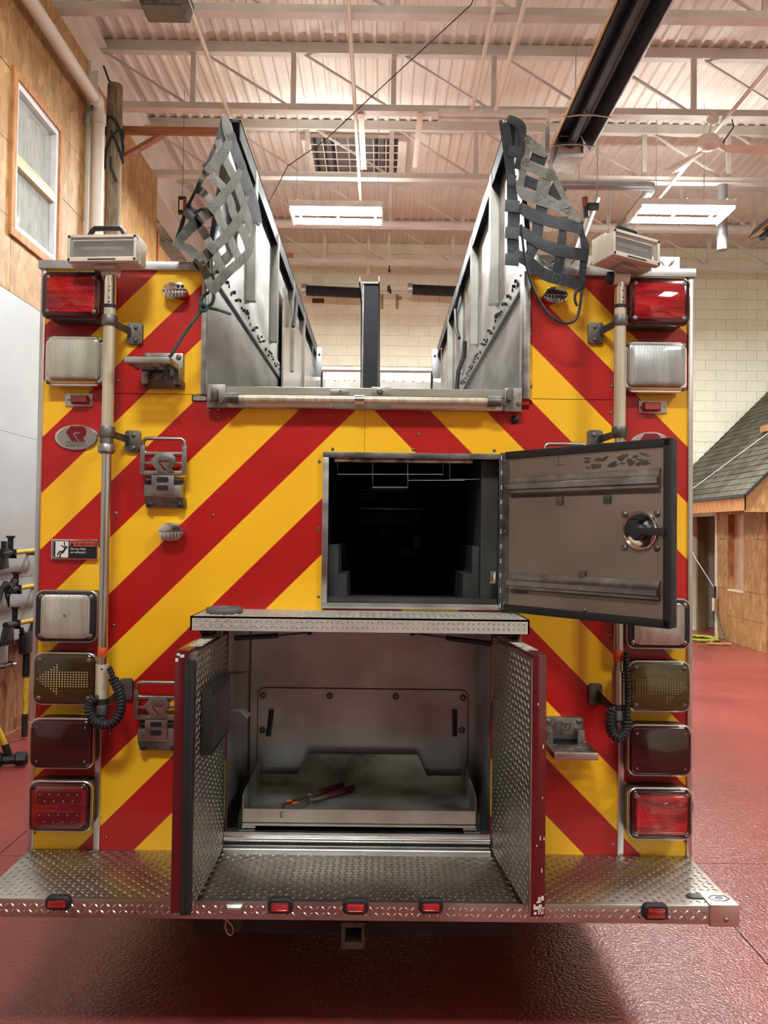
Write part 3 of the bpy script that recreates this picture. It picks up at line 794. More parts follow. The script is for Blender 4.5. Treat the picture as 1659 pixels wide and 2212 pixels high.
# unlit grey box fixture at the near joist
a = atZ(308, 12, ZBOT-.1); b = atZ(412, 10, ZBOT-.1)
t = empty('wall_pack', ((a.x+b.x)/2, a.y, ZBOT-.2)); tag(t, 'unlit grey floodlight box hanging from the nearest roof joist', 'ceiling light')
MB().hexa([(a.x+.03, a.y-.2, ZBOT-.2), (b.x-.03, a.y-.2, ZBOT-.2), (b.x-.03, a.y+.1, ZBOT-.2), (a.x+.03, a.y+.1, ZBOT-.2),
           (a.x, a.y-.24, ZBOT-.02), (b.x, a.y-.24, ZBOT-.02), (b.x, a.y+.14, ZBOT-.02), (a.x, a.y+.14, ZBOT-.02)]).build('flood_body', m_castd, t, bev=.01)
MB().box(a.x+.05, b.x-.05, a.y-.18, a.y+.08, ZBOT-.207, ZBOT-.2).build('flood_glass', m_hous0, t, smooth=0)

# torsion springs on their shaft above the far door
def hose(x0, x1, Y, Z, sag, label):
    t = empty('torsion_spring', ((x0+x1)/2, Y, Z-.15)); tag(t, label, 'spring', 'torsion springs above the far door')
    N = int((x1-x0)/.022); P_ = []; R_ = []
    for i in range(N+1):
        s = i/N; P_.append((x0+(x1-x0)*s, Y, Z-sag*s)); R_.append(.105 if i % 2 else .092)
    MB().tube(P_, R_, 16).build('spring_coil', m_rubber, t, smooth=20)
    MB().cyl((x0-.03, Y, Z), (x0+.06, Y, Z), .118, 18).build('winding_cone', m_galv, t)
    return t
YH = 12.6
ha = atY(655, 627, YH); hb = atY(779, 632, YH)
hose(ha.x, hb.x+.3, YH, ha.z, .05, 'long black torsion spring beside the pale wall patch above the far door')
hc = atY(884, 625, YH); hd = atY(975, 627, YH)
hose(hc.x, hd.x+.35, YH, hc.z, .04, 'black torsion spring beside the glue marks above the far door')
t = empty('spring_shaft', (ha.x, YH, ha.z)); tag(t, 'thin steel shaft running through the black torsion springs', 'shaft')
MB().cyl((ha.x-.8, YH, ha.z+.0), (hd.x+.8, YH, ha.z), .012, 8).build('shaft_rod', m_galv, t)
c = atY(840, 625, YH); MB().box(c.x-.03, c.x+.03, YH-.05, YH+.05, c.z-.05, c.z+.06).build('centre_bearing', m_black, t, bev=.01)
MB().cyl((c.x+.03, YH, c.z), (c.x+.03, YH, c.z-.08), .02, 8).build('bearing_bolt', m_black, t)
for x in (ha.x-.7, hd.x+.7): MB().cyl((x, YH, ha.z), (x, YB+.001, ha.z), .012, 8).build('shaft_bracket', m_galv, t)
tag(MB().box(PX(609, 567, 12.0), PX(633, 567, 12.0), 11.94, 12.03, ZBOT+.045, ZBOT+.14).build('timber_offcut', m_wood, None, bev=.003), 'short orange timber offcut resting on the farthest roof joist', 'board')
c0 = atY(841, 585, YH-.4); t = MB().cyl(c0, (c0.x, c0.y, ZDECK+.04), .012, 8); t.lathe([(.01, .03), (.03, 0), (.01, -.03)], c0, (0, 0, 1), 12)
tag(t.build('pull_rod', m_black, None), 'black pull rod with ball end hanging before the far wall', 'rod')
c0 = atY(796, 592, YH-.3); tag(MB().cyl(c0, (c0.x, c0.y, ZDECK+.04), .03, 10).build('drop_pipe', m_white, None), 'short white drop pipe before the far block wall', 'pipe')

# ================================================================== LEFT SIDE THINGS
# white pipe along the plywood wall that turns down at its end
pe = atX(214, 228, -2.93)
pts = [(-2.93, -5.0, pe.z), (-2.93, pe.y-.12, pe.z), (-2.93, pe.y-.03, pe.z-.02), (-2.93, pe.y, pe.z-.10), (-2.93, pe.y, 0.0)]
t = empty('drain_pipe', (-2.93, pe.y, 0)); tag(t, 'white drain pipe along the plywood wall turning down beside the pole', 'pipe')
MB().tube(pts, .062, 20).build('pipe_run', m_white, t)
MB().cyl((-2.93, pe.y-.16, pe.z), (-2.93, pe.y-.05, pe.z), .075, 20).build('elbow_collar', m_white, t)
MB().cyl((-2.93, pe.y, pe.z-.2), (-2.93, pe.y, pe.z-.1), .075, 20).build('elbow_collar', m_white, t)
# strap hanging from it
s0 = atX(198, 205, -2.95); q = [s0+Vector((0, 0, .1)), s0, atX(200, 232, -2.95), atX(184, 246, -2.95), atX(181, 268, -2.95)]
mb = MB()
for i in range(len(q)-1): mb.bar(q[i], q[i+1], .035, .008, up=(1,0,0))
tag(mb.build('black_strap', m_black, None), 'short black strap dangling below the white drain pipe', 'strap')
# wooden pole
YP = pe.y+.35
pl = atY(249, 184, YP); pr = (atY(266, 300, YP).x-atY(232, 300, YP).x)/2
t = empty('wooden_pole', (pl.x, YP, 0)); tag(t, 'weathered round wooden pole standing beside the white drain pipe', 'pole')
mb = MB().lathe([(pr*1.12, 0), (pr*1.1, 2), (pr*1.03, 4.5), (pr*.96, 6.0), (pr*.95, pl.z-.02), (pr*.88, pl.z)], (pl.x, YP, 0), (0, 0, 1), 24)
mb.build('pole_shaft', m_pole, t, smooth=50)
rp = [];
for i in range(40):
    a = i*.42; z = pl.z-.55-.25*math.sin(i*.33)-.006*i
    rp.append((pl.x+math.sin(a)*(pr+.012), YP-math.cos(a)*(pr+.012), z))
MB().tube(rp, .014, 6).build('rope_lashing', pm('dark_green_rope', srgb(40,58,56), .8), t)
e0 = atY(240, 340, YP-pr-.02); MB().tube([rp[-1], e0, atY(240, 360, YP-pr-.02), atY(252, 392, YP-pr-.02)], .014, 6).build('rope_tail', MATS['dark_green_rope'], t)
c0 = Vector((pl.x-.01, YP, pl.z)); MB().tube([c0, atY(236, 175, YP), atY(224, 143, YP+.1)], .012, 6).build('top_line', m_black, t)
# lumber arm with diagonal brace
la = atY(187, 281, YP+.16); lb = atY(513, 281, YP+.16)
t = empty('lumber_arm', ((la.x+lb.x)/2, YP+.16, la.z)); tag(t, 'horizontal lumber arm with diagonal brace fixed to the wooden pole', 'beam')
hh_ = (atY(300, 273, YP+.16).z-atY(300, 290, YP+.16).z)/2
MB().box(la.x, lb.x, YP+.14, YP+.18, la.z-hh_, la.z+hh_).build('arm_beam', m_woodd, t, bev=.003)
MB().bar(atY(262, 343, YP+.16), atY(352, 291, YP+.16), .04, .085, up=(0,1,0)).build('diagonal_brace', m_woodd, t)
MB().cyl((pl.x-.02, YP+.12, la.z), (pl.x-.02, YP+.2, la.z), .02, 8).build('through_bolt', m_galv, t)

# tools on the wall
def wall_xy(px, py, off): return atX(px, py, XW+off)
def tool(name, label, px, py, ex, ey, kind):
    h0 = wall_xy(px, py, .10); h1 = wall_xy(ex, ey, .10); h1 = h0+(h1-h0).normalized()*.85
    t = empty(name, h0-Vector((0, 0, .15))); tag(t, label, 'tool', 'forcible entry tools on the wall')
    MB().cyl(h0+(h1-h0)*.10, h1, .02, 12).build('handle', m_yellow, t)
    MB().cyl(h0-(h1-h0)*.06, h0+(h1-h0)*.16, .026, 12).build('ferrule', m_toolblk, t)
    c = h0
    if kind == 'axe':
        mb = MB().hexa([(c.x-.012, c.y-.05, c.z-.02), (c.x+.012, c.y-.05, c.z-.02), (c.x+.012, c.y+.06, c.z-.02), (c.x-.012, c.y+.06, c.z-.02),
                        (c.x-.004, c.y-.09, c.z-.13), (c.x+.004, c.y-.09, c.z-.13), (c.x+.004, c.y+.10, c.z-.12), (c.x-.004, c.y+.10, c.z-.12)])
        mb.box(c.x-.02, c.x+.02, c.y-.045, c.y+.05, c.z-.03, c.z+.04)
        mb.box(c.x-.016, c.x+.016, c.y-.02, c.y+.03, c.z+.03, c.z+.10)
        mb.build('axe_head', m_toolblk, t, bev=.004)
    elif kind == 'hook':
        mb = MB().tube([c, c+Vector((0, -.06, .05)), c+Vector((0, -.13, .02)), c+Vector((0, -.17, -.09))], [.03, .028, .02, .008], 8)
        mb.tube([c, c+Vector((0, -.03, -.05)), c+Vector((0, .0, -.14))], [.028, .02, .006], 8)
        mb.tube([c, c+Vector((0, .08, .07)), c+Vector((0, .17, .06))], [.03, .024, .01], 8)
        mb.build('hook_head', m_toolblk, t)
    else:
        mb = MB().hexa([(c.x-.02, c.y-.06, c.z-.02), (c.x+.02, c.y-.06, c.z-.02), (c.x+.02, c.y+.06, c.z-.02), (c.x-.02, c.y+.06, c.z-.02),
                        (c.x-.008, c.y-.13, c.z-.13), (c.x+.008, c.y-.13, c.z-.13), (c.x+.008, c.y+.10, c.z-.13), (c.x-.008, c.y+.10, c.z-.13)])
        for k in range(5): mb.box(c.x-.008, c.x+.008, c.y-.13+k*.05, c.y-.10+k*.05, c.z-.16, c.z-.125)
        mb.build('toothed_head', m_toolblk, t, bev=.003)
    for f_ in (.18, .8):
        p = h0+(h1-h0)*f_
        b = MB().box(XW, XW+.13, p.y-.018, p.y+.018, p.z-.045, p.z-.02); b.box(XW+.11, XW+.13, p.y-.018, p.y+.018, p.z-.045, p.z+.03)
        b.build('wall_hanger', m_black, t, bev=.003)
    p = h0+(h1-h0)*.14
    MB().lathe([(.022, 0), (.022, .10), (.035, .105), (.035, .12)], p+Vector((0, 0, .02)), (0, 0, 1), 12).build('hold_down_knob', m_black, t)
tool('fire_axe', 'yellow-handled axe hung on the upper pair of wall hangers', 8, 1196, 76, 1189, 'axe')
tool('roof_hook', 'yellow-handled hook tool hung between the axe and the toothed tool', 20, 1274, 75, 1265, 'hook')
tool('toothed_tool', 'toothed tool with short yellow handle hung above the brown board', 18, 1350, 70, 1340, 'fork')
# upright tool against the brown board
b0 = atX(53, 1575, XW+.12); b1 = atX(58, 1395, XW+.10)
t = empty('pike_tool', b0); tag(t, 'upright tool with black head and yellow grip leaning on the brown board', 'tool')
b0.z = .02
MB().cyl(b0, b0+(b1-b0)*.25, .026, 10).build('foot_grip', m_black, t)
MB().cyl(b0+(b1-b0)*.25, b0+(b1-b0)*.68, .022, 10).build('yellow_grip', m_yellow, t)
MB().cyl(b0+(b1-b0)*.66, b1, .03, 10).build('shaft', m_toolblk, t)
mb = MB().box(b1.x-.03, b1.x+.03, b1.y-.10, b1.y+.08, b1.z-.06, b1.z+.12); mb.bar(b1, b1+Vector((0, -.12, .16)), .03, .04); mb.bar(b1, b1+Vector((0, .12, .17)), .03, .04)
mb.build('tool_head', m_toolblk, t, bev=.01)
# horizontal bar tool with bright tip
b0 = atX(0, 1440, XW+.09); b1 = atX(31, 1434, XW+.09)
t = empty('pry_bar', b0-Vector((0, 0, .05))); tag(t, 'dark pry bar with bright tip clipped to the brown board', 'tool')
MB().cyl(b0-(b1-b0)*.35, b0+(b1-b0)*.7, .014, 8).build('bar_shaft', m_castd, t)
MB().cyl(b0+(b1-b0)*.7, b1, .03, 10, .02).build('bar_tip', m_chrome, t)
p = b0+(b1-b0)*.3; MB().box(XW, XW+.10, p.y-.04, p.y+.04, p.z+.02, p.z+.16).build('bar_clip', m_galv, t, bev=.006)
MB().box(XW, XW+.10, p.y-.03, p.y+.03, p.z-.02, p.z+.03).build('bar_cradle', m_black, t, bev=.004)
# sledge hammer on the floor
sh = atZ(20, 1640, .06)
t = empty('sledge_hammer', (sh.x, sh.y, 0)); tag(t, 'sledge hammer with yellow handle standing head-down on the floor', 'hammer')
ax = Vector((.62, -.55, .0)).normalized(); ax = Vector((.9, .25, 0)).normalized()
mb = MB().lathe([(.035, -.13), (.052, -.115), (.055, -.05), (.04, -.04), (.04, .04), (.055, .05), (.052, .115), (.035, .13)], (sh.x, sh.y, .06), ax, 8)
mb.build('hammer_head', m_toolblk, t, smooth=0)
tp = atX(0, 1545, XW+.02); tp = Vector((XW+.072, sh.y-.13, .84))
mb = MB().cyl((sh.x, sh.y, .10), tp, .021, 12); mb.build('handle', m_yellow, t)
MB().cyl((sh.x, sh.y, .08), Vector((sh.x, sh.y, .10)).lerp(tp, .10), .028, 12).build('handle_collar', m_black, t)

# ================================================================== TRAINING HOUSE
HX, EX, EZ, HY0 = 6.0, 5.45, 2.40, 9.12
ho = empty('training_house', (8, 11, 0)); tag(ho, 'small plywood training house with shingled gable roof against the far wall', 'house')
dy0, dy1 = 11.55, 12.75; wy0, wy1 = 10.42, 11.02; wz0, wz1 = .90, 2.16; FY = 9.62
def side_rect(a, b, c, d): MB().box(HX, HX+.02, a+.003, b-.003, c+.003, d-.003).build('osb_sheet', m_osb, ho, smooth=0)
for r in ((FY, wy0, 0, .45), (FY, wy0, .45, .9), (FY, wy0, .9, 1.75), (FY, wy0, 1.75, 2.36), (wy0, wy1, 0, .45), (wy0, wy1, .45, wz0), (wy0, wy1, wz1, 2.36),
          (wy1, dy0-.09, 0, .9), (wy1, dy0-.09, .9, 1.75), (wy1, dy0-.09, 1.75, 2.36), (dy0-.09, 13.18, 2.25, 2.36), (dy1+.09, 13.18, 0, 2.25)):
    side_rect(*r)
for r in ((HX, 7.2, 0, 1.2), (7.2, 8.4, 0, 1.2), (8.4, 10.4, 0, 1.2), (HX, 7.2, 1.2, 2.36), (7.2, 8.4, 1.2, 2.36), (8.4, 10.4, 1.2, 2.36)):
    MB().box(r[0]+.003, r[1]-.003, FY, FY+.02, r[2]+.003, r[3]-.003).build('osb_sheet', m_osbd, ho, smooth=0)
MB().box(HX+.10, HX+.14, wy0-.2, wy1+.25, wz0-.1, wz1+.1).build('window_board', pm('pane_tan', srgb(198,168,140), .35, coat=.3), ho, smooth=0)
MB().box(HX+.02, HX+.10, wy1-.004, wy1+.10, wz0-.02, wz1).build('window_stud', m_wood, ho, smooth=0)
MB().box(HX-.01, HX+.10, wy0, wy1, wz0-.03, wz0).build('window_sill', m_white, ho, smooth=0)
for (a, b, c, d) in ((dy0-.09, dy0, 0, 2.25), (dy1, dy1+.09, 0, 2.25), (dy0, dy1, 2.16, 2.25)):
    MB().box(HX-.015, HX+.12, a, b, c, d).build('door_frame', m_lampwht, ho, bev=.004)
dd = MB().hexa([(HX+.13, dy1-.02, 0.0), (HX+.13, dy1+.02, .0), (HX+.42, dy1+.34, .0), (HX+.45, dy1+.31, .0),
           (HX+.13, dy1-.02, 2.14), (HX+.13, dy1+.02, 2.14), (HX+.42, dy1+.34, 2.14), (HX+.45, dy1+.31, 2.14)]).build('door_leaf', pm('door_cream', srgb(200,190,140), .5), ho, smooth=0)
MB().box(HX+1.2, HX+1.25, FY+.1, 13.1, 0, 2.3).build('inner_wall', m_osbd, ho, smooth=0)
# soffit, fascia, gable
MB().box(EX+.02, HX+.02, HY0+.02, 13.18, EZ-.06, EZ-.04).build('soffit', m_osbd, ho, smooth=0)
MB().box(EX-.01, EX+.02, HY0, 13.18, EZ-.22, EZ-.02).build('fascia_board', m_wood, ho, smooth=0)
ZR = EZ+2.75; XRG = EX+2.75
MB().prism([(EX, EZ-.24), (XRG*2-EX, EZ-.24), (XRG*2-EX, EZ), (XRG, ZR), (EX, EZ)], XZ, HY0, HY0+.02).build('gable_board', m_osb, ho, smooth=0)
MB().box(EX+.6, XRG*2-EX-.6, HY0+.02, FY, EZ-.24, EZ-.22).build('gable_soffit', m_osbd, ho, smooth=0)
s2 = math.sqrt(.5)
def roof_pt(s, y, h):   # s along slope from eave, h normal
    return Vector((EX-.02+s*s2-h*s2, y, EZ+.0+s*s2+h*s2))
mb = MB(); mb.hexa([roof_pt(0, HY0-.04, -.03), roof_pt(0, 13.18, -.03), roof_pt(3.9, 13.18, -.03), roof_pt(3.9, HY0-.04, -.03), roof_pt(0, HY0-.04, 0), roof_pt(0, 13.18, 0), roof_pt(3.9, 13.18, 0), roof_pt(3.9, HY0-.04, 0)])
rf = mb.build('roof_deck', m_shingl2, ho, smooth=0)
mb = MB(); mm = lambda s, y, h: (lambda p: Vector((2*XRG-p.x, p.y, p.z)))(roof_pt(s, y, h))
mb.hexa([mm(0, HY0-.04, -.03), mm(0, 13.18, -.03), mm(3.9, 13.18, -.03), mm(3.9, HY0-.04, -.03), mm(0, HY0-.04, .01), mm(0, 13.18, .01), mm(3.9, 13.18, .01), mm(3.9, HY0-.04, .01)])
mb.build('roof_deck', m_shingl2, ho, smooth=0)
MB().bar(roof_pt(0, HY0-.05, .0), roof_pt(0, 13.18, .0), .03, .05).build('drip_edge', m_dark, ho, smooth=0)
MB().bar(roof_pt(0, HY0-.05, .0), roof_pt(3.9, HY0-.05, .0), .03, .05, up=(0,1,0)).build('rake_edge', m_dark, ho, smooth=0)
ex = .142; tw_ = .335; cnt = 0
for r in range(24):
    y = HY0-.04+((r % 2)*tw_/2) - (tw_/2 if r % 2 else 0)
    off = (r*.113) % tw_
    y = HY0-.04-off
    while y < 13.16:
        a, b = max(y, HY0-.04), min(y+tw_, 13.18); y += tw_
        if b-a < .03: continue
        s0 = r*ex; h0 = .014+random.uniform(0, .004); h1 = .004
        mb = MB().hexa([roof_pt(s0, a+.003, 0), roof_pt(s0, b-.003, 0), roof_pt(s0+ex*1.1, b-.003, 0), roof_pt(s0+ex*1.1, a+.003, 0),
                        roof_pt(s0, a+.003, h0), roof_pt(s0, b-.003, h0), roof_pt(s0+ex*1.1, b-.003, h1), roof_pt(s0+ex*1.1, a+.003, h1)])
        mb.build('shingle', m_shingle if random.random() < .6 else m_shingl2, rf, smooth=0); cnt += 1
# board on the roof, line over the roof
bq = roof_pt(1.62, 10.55, .05); 
t = MB().box(bq.x-.05, bq.x+.04, HY0+.1, 10.9, bq.z-.02, bq.z+.09)
tag(t.build('roof_cleat', m_wood, None, bev=.003), 'pale lumber cleat lying across the shingled roof', 'board')
pts = [roof_pt(2.9, 9.7, .03), roof_pt(1.9, 10.4, .03), roof_pt(.9, 11.2, .03), roof_pt(.15, 11.76, .034), roof_pt(-.03, 11.85, .05), Vector((EX-.085, 11.86, EZ-.06)), Vector((EX-.03, 11.84, EZ-.30)), Vector((EX+.25, 11.7, 1.4)), Vector((HX-.05, 11.47, .88))]
tag(MB().tube(pts, .007, 6).build('white_line', pm('white_cord', srgb(240,240,236), .6), None), 'white cord running over the shingled roof down to the door frame', 'cord')
# come-along winch on the frame with its strap
cw = Vector((HX-.05, 11.45, .62))
t = empty('hand_winch', (cw.x, cw.y, cw.z-.2)); tag(t, 'hand winch hanging on the cream door frame of the training house', 'winch')
MB().cyl(cw+Vector((0, 0, .08)), cw+Vector((0, 0, .30)), .022, 10).build('winch_handle', m_black, t)
MB().box(cw.x-.04, cw.x+.03, cw.y-.06, cw.y+.04, cw.z-.14, cw.z+.09).build('winch_body', m_chrome, t, bev=.012)
MB().tube([cw+Vector((0, .05, -.02)), cw+Vector((0, .07, -.15)), cw+Vector((0, .05, -.3)), cw+Vector((0, .03, -.32))], .012, 6).build('winch_strap', m_black, t)
we = atZ(1590, 1385, .05); we.x = HX-.16
MB().tube([cw+Vector((0, -.03, -.12)), cw.lerp(we, .5)+Vector((0, 0, -.08)), we], .018, 8).build('winch_cable', m_castd, t)
MB().tube([we+Vector((-.10, .05, .03)), we, we+Vector((.1, -.05, -.02)), we+Vector((.12, .05, -.02)), we+Vector((-.02, .1, .03))], .014, 8, True).build('winch_hook', m_chrome, t)
# coil of lime rope
lr = Vector((HX-.42, 11.25, 0))
pts = []
for i in range(150):
    a = i*.35; rr = .26+.06*math.sin(i*.9)+.04*math.sin(i*.37)
    pts.append((lr.x+rr*math.cos(a)*.95, lr.y+rr*math.sin(a)*1.3, .012+.03*(i/150)+.006*math.sin(i)))
tag(MB().tube(pts, .012, 6).build('rope_coil', m_lime, None), 'loose coil of lime green rope on the floor by the door frame', 'rope')
br = atZ(1575, 1394, 0.); br.x = HX-.34
mb = MB().box(br.x-.2, br.x+.2, br.y-.05, br.y+.05, .012, .04); 
t = empty('push_broom_head', (br.x, br.y, 0)); tag(t, 'tan brush head lying on the red floor before the training house', 'brush')
mb.build('brush_block', m_wood, t, bev=.006); MB().box(br.x-.19, br.x+.19, br.y-.04, br.y+.04, .0, .013).build('bristles', m_castd, t, smooth=0)
# ================================================================== FIRE TRUCK
ZB, ZT, BW = .572, PZ(300, 583), 1.25
FT = empty('fire_truck', (0, 4.0, 0))
tag(FT, 'fire truck with red and yellow chevron rear and open rear compartments', 'fire truck')
xc = PX(788, 930)
ga_ = atY(91, 945, 0)
m_chev = chevron_material(ga_.z+abs(ga_.x-xc), .4310, xc)

def grid_rects(o, holes):
    xs = sorted({o[0], o[1], *[max(o[0], min(o[1], h[k])) for h in holes for k in (0, 1)]})
    zs = sorted({o[2], o[3], *[max(o[2], min(o[3], h[k])) for h in holes for k in (2, 3)]})
    R = []
    for i in range(len(xs)-1):
        for j in range(len(zs)-1):
            cx, cz = (xs[i]+xs[i+1])/2, (zs[j]+zs[j+1])/2
            if any(h[0] < cx < h[1] and h[2] < cz < h[3] for h in holes): continue
            R.append((xs[i], xs[i+1], zs[j], zs[j+1]))
    return R
def panel(name, o, holes=(), mat=None, y0=0., y1=.014):
    mb = MB()
    for r in grid_rects(o, list(holes)): mb.box(r[0], r[1], y0, y1, r[2], r[3])
    return mb.build(name, mat or m_chev, FT, smooth=0)

XA = PX(221, 1200); XB = PX(1343, 1200)          # corner panel joints
BL, BR = PX(447, 740), PX(1130, 740)             # hose bed opening
JL, JR = PX(436, 740), PX(1144, 740)
ZSEAM = PZ(340, 851); ZBED = PZ(787, 842)
LC = (-.515, .49, ZB, 1.412)                      # lower compartment opening
UC = (PX(709, 1150), PX(1076, 1150), PZ(800, 1302), PZ(800, 990))
gp = .0012
panel('corner_panel', (-BW+.012, XA-gp, ZB, ZT)); panel('corner_panel', (XB+gp, BW-.012, ZB, ZT))
panel('upper_panel', (XA+gp, JL, ZSEAM+gp, ZT)); panel('upper_panel', (JR, XB-gp, ZSEAM+gp, ZT))
panel('lower_panel', (XA+gp, xc-gp/2, ZB, ZSEAM-gp), [LC, UC]); panel('lower_panel', (xc+gp/2, XB-gp, ZB, ZSEAM-gp), [LC, UC])
# edge trims
for s in (-1, 1):
    MB().box(s*BW, s*(BW-.016), -.008, .05, ZB-.01, ZT).build('edge_trim', m_trim, FT, bev=.003)
    MB().box(s*(BW+.004), s*(BW-.002), -.004, .03, ZB-.01, ZT).build('edge_lip', m_trim, FT, smooth=0)
zt0 = PZ(300, 585); zt1 = PZ(300, 567)
MB().box(-BW-.01, JL+.01, -.018, .06, zt0, zt1).build('top_rail', m_galv, FT, bev=.003)
MB().box(JR-.01, BW+.01, -.018, .06, zt0, zt1).build('top_rail', m_galv, FT, bev=.003)
for (xa, xb) in ((PX(206, 1700), PX(219, 1700)), (PX(1333, 1700), PX(1346, 1700))):
    MB().box(xa, xb, -.012, 0, ZB, PZ(780, 1470)).build('joint_strip', m_trim, FT, bev=.002)
# jambs of the hose bed
for (a, b) in ((JL, BL), (BR, JR)):
    MB().box(a, b, -.014, .08, PZ(787, 858), ZT+.012).build('bed_jamb', m_alu, FT, bev=.002)

# body shell
for s in (-1, 1):
    MB().box(s*(BW-.002), s*(BW-.03), .02, 5.2, ZB-.05, ZT).build('body_side', m_redtr, FT, smooth=0)
    x0, x1 = (-BW, -.63) if s < 0 else (.64, BW)
    MB().box(x0, x1, .02, 5.2, ZT-.02, ZT+.004).build('body_top', m_tread, FT, smooth=0)
    # side rub rail lamps seen edge-on
    for (px0, py0, px1, py1) in (((77, 822, 86, 848),) if s < 0 else ((1492, 840, 1501, 862),)):
        z0, z1 = PZ(px0, py1), PZ(px0, py0)
        MB().box(s*BW, s*(BW+.016), .05, .12, z0, z1).build('side_latch', m_galv, FT, bev=.002)
if True:
    z0, z1 = PZ(1497, 712), PZ(1497, 632)
    MB().prism(rrect(.06, .30, z0, z1, .02), YZ, BW, BW+.018).build('side_marker', m_lred, FT)
    for py in (1715, 1722):
        z = PZ(1497, py); MB().cyl((BW, .04, z-.05), (BW+.02, .04, z-.05), .016, 10).build('side_bolt', m_black, FT)
# rolled hose box behind the right lamp on the roof
q = atY(1430, 575, .25)
mb = MB().box(PX(1150, 575, .25), PX(1456, 575, .25), .18, .6, ZT, PZ(1430, 566, .25)); rb = mb.build('roof_step', m_tread, FT, bev=.004)
tr_ = tread(PX(1150, 575, .25), PX(1456, 575, .25), ZT+.004, PZ(1430, 566, .25), lambda u, v, d: (u, .18-d, v), pitch=.04, L=.045, Wd=.013, H=.003); 
if tr_.v: stuff(tr_.build('tread_pattern', m_treadhi, rb))
q = atY(343, 570, .3)
MB().lathe([(.03, 0), (.03, .02), (.024, .026), (.024, .04), (.018, .05)], (q.x, .3, ZT+.004), (0, 0, 1), 14).build('antenna_base', m_greypipe, FT)
MB().tube([(q.x+.02, .3, ZT+.045), (q.x+.08, .32, ZT+.05), (q.x+.16, .34, ZT+.01)], .005, 6).build('antenna_lead', m_white, FT)

# chassis, cab and wheels under/ahead of the body
MB().box(-1.24, 1.24, 5.2, 8.6, .75, 2.75).build('cab', m_redtr, FT, bev=.08)
zc = 1.78+(1151-829)*8.6/FPX
cw_ = MB().box(-.66, .66, 5.22, 6.4, 2.2, zc-.006).build('crosswalk', m_tread, FT, smooth=0)
stuff(tread(-.66, .66, 5.22, 6.4, lambda u, v, d: (u, v, zc-.006+d), pitch=.05, L=.055, Wd=.016, H=.016).build('tread_pattern', m_tread, cw_))
for s in (-1, 1):
    MB().box(s*.45-.04, s*.45+.04, .60, 8.2, .52, .76).build('frame_rail', m_mud, FT, smooth=0)
MB().box(-1.2, 1.2, .9, 5.1, .75, .80).build('body_floor', m_mud, FT, smooth=0)
MB().box(PX(418, 1990, -.2), PX(1118, 1990, -.2), -.22, -.10, PZ(780, 2014, -.2), ZB-.055).build('rear_beam', m_mud, FT, bev=.01)
for s in (-1, 1):
    MB().box(s*.74, s*1.235, .06, 1.9, .42, ZB+.1).build('shade_skirt', m_mud, FT, smooth=0)  # unseen skirts added to keep light off the floor underneath
    MB().box(s*.01, s*1.2, 1.94, 1.96, .06, .8).build('shade_flap', m_rubber, FT, smooth=0)  # full-width flaps added out of view to stop light from beyond the wheels
    for y in (2.6, 7.3):
        for dx in ((1.08, .76) if y < 5 else (1.05,)):
            mb = MB().lathe([(.27, -.14), (.46, -.135), (.51, -.10), (.52, 0), (.51, .10), (.46, .135), (.27, .14)], (s*dx, y, .52), (1, 0, 0), 36)
            w = mb.build('tyre', m_tyre, FT, smooth=40)
            MB().lathe([(.05, -.05), (.12, -.06), (.14, -.02), (.24, .02), (.27, .10), (.27, -.12), (.24, -.12)][:5], (s*(dx+.06), y, .52), (s, 0, 0), 24).build('wheel_rim', m_galv, w)
    mb = MB().box(s*.7-.03, s*.7+.03, 2.55, 2.65, .48, .56)
MB().box(-.40, .40, .62, 1.9, .30, .74).build('shade_tank', m_mud, FT, bev=.04)  # unseen block added under the body to darken the floor there
MB().cyl((-1.0, 2.6, .52), (1.0, 2.6, .52), .07, 12).build('axle', m_mud, FT)
MB().cyl((-1.0, 7.3, .52), (1.0, 7.3, .52), .06, 12).build('axle', m_mud, FT)

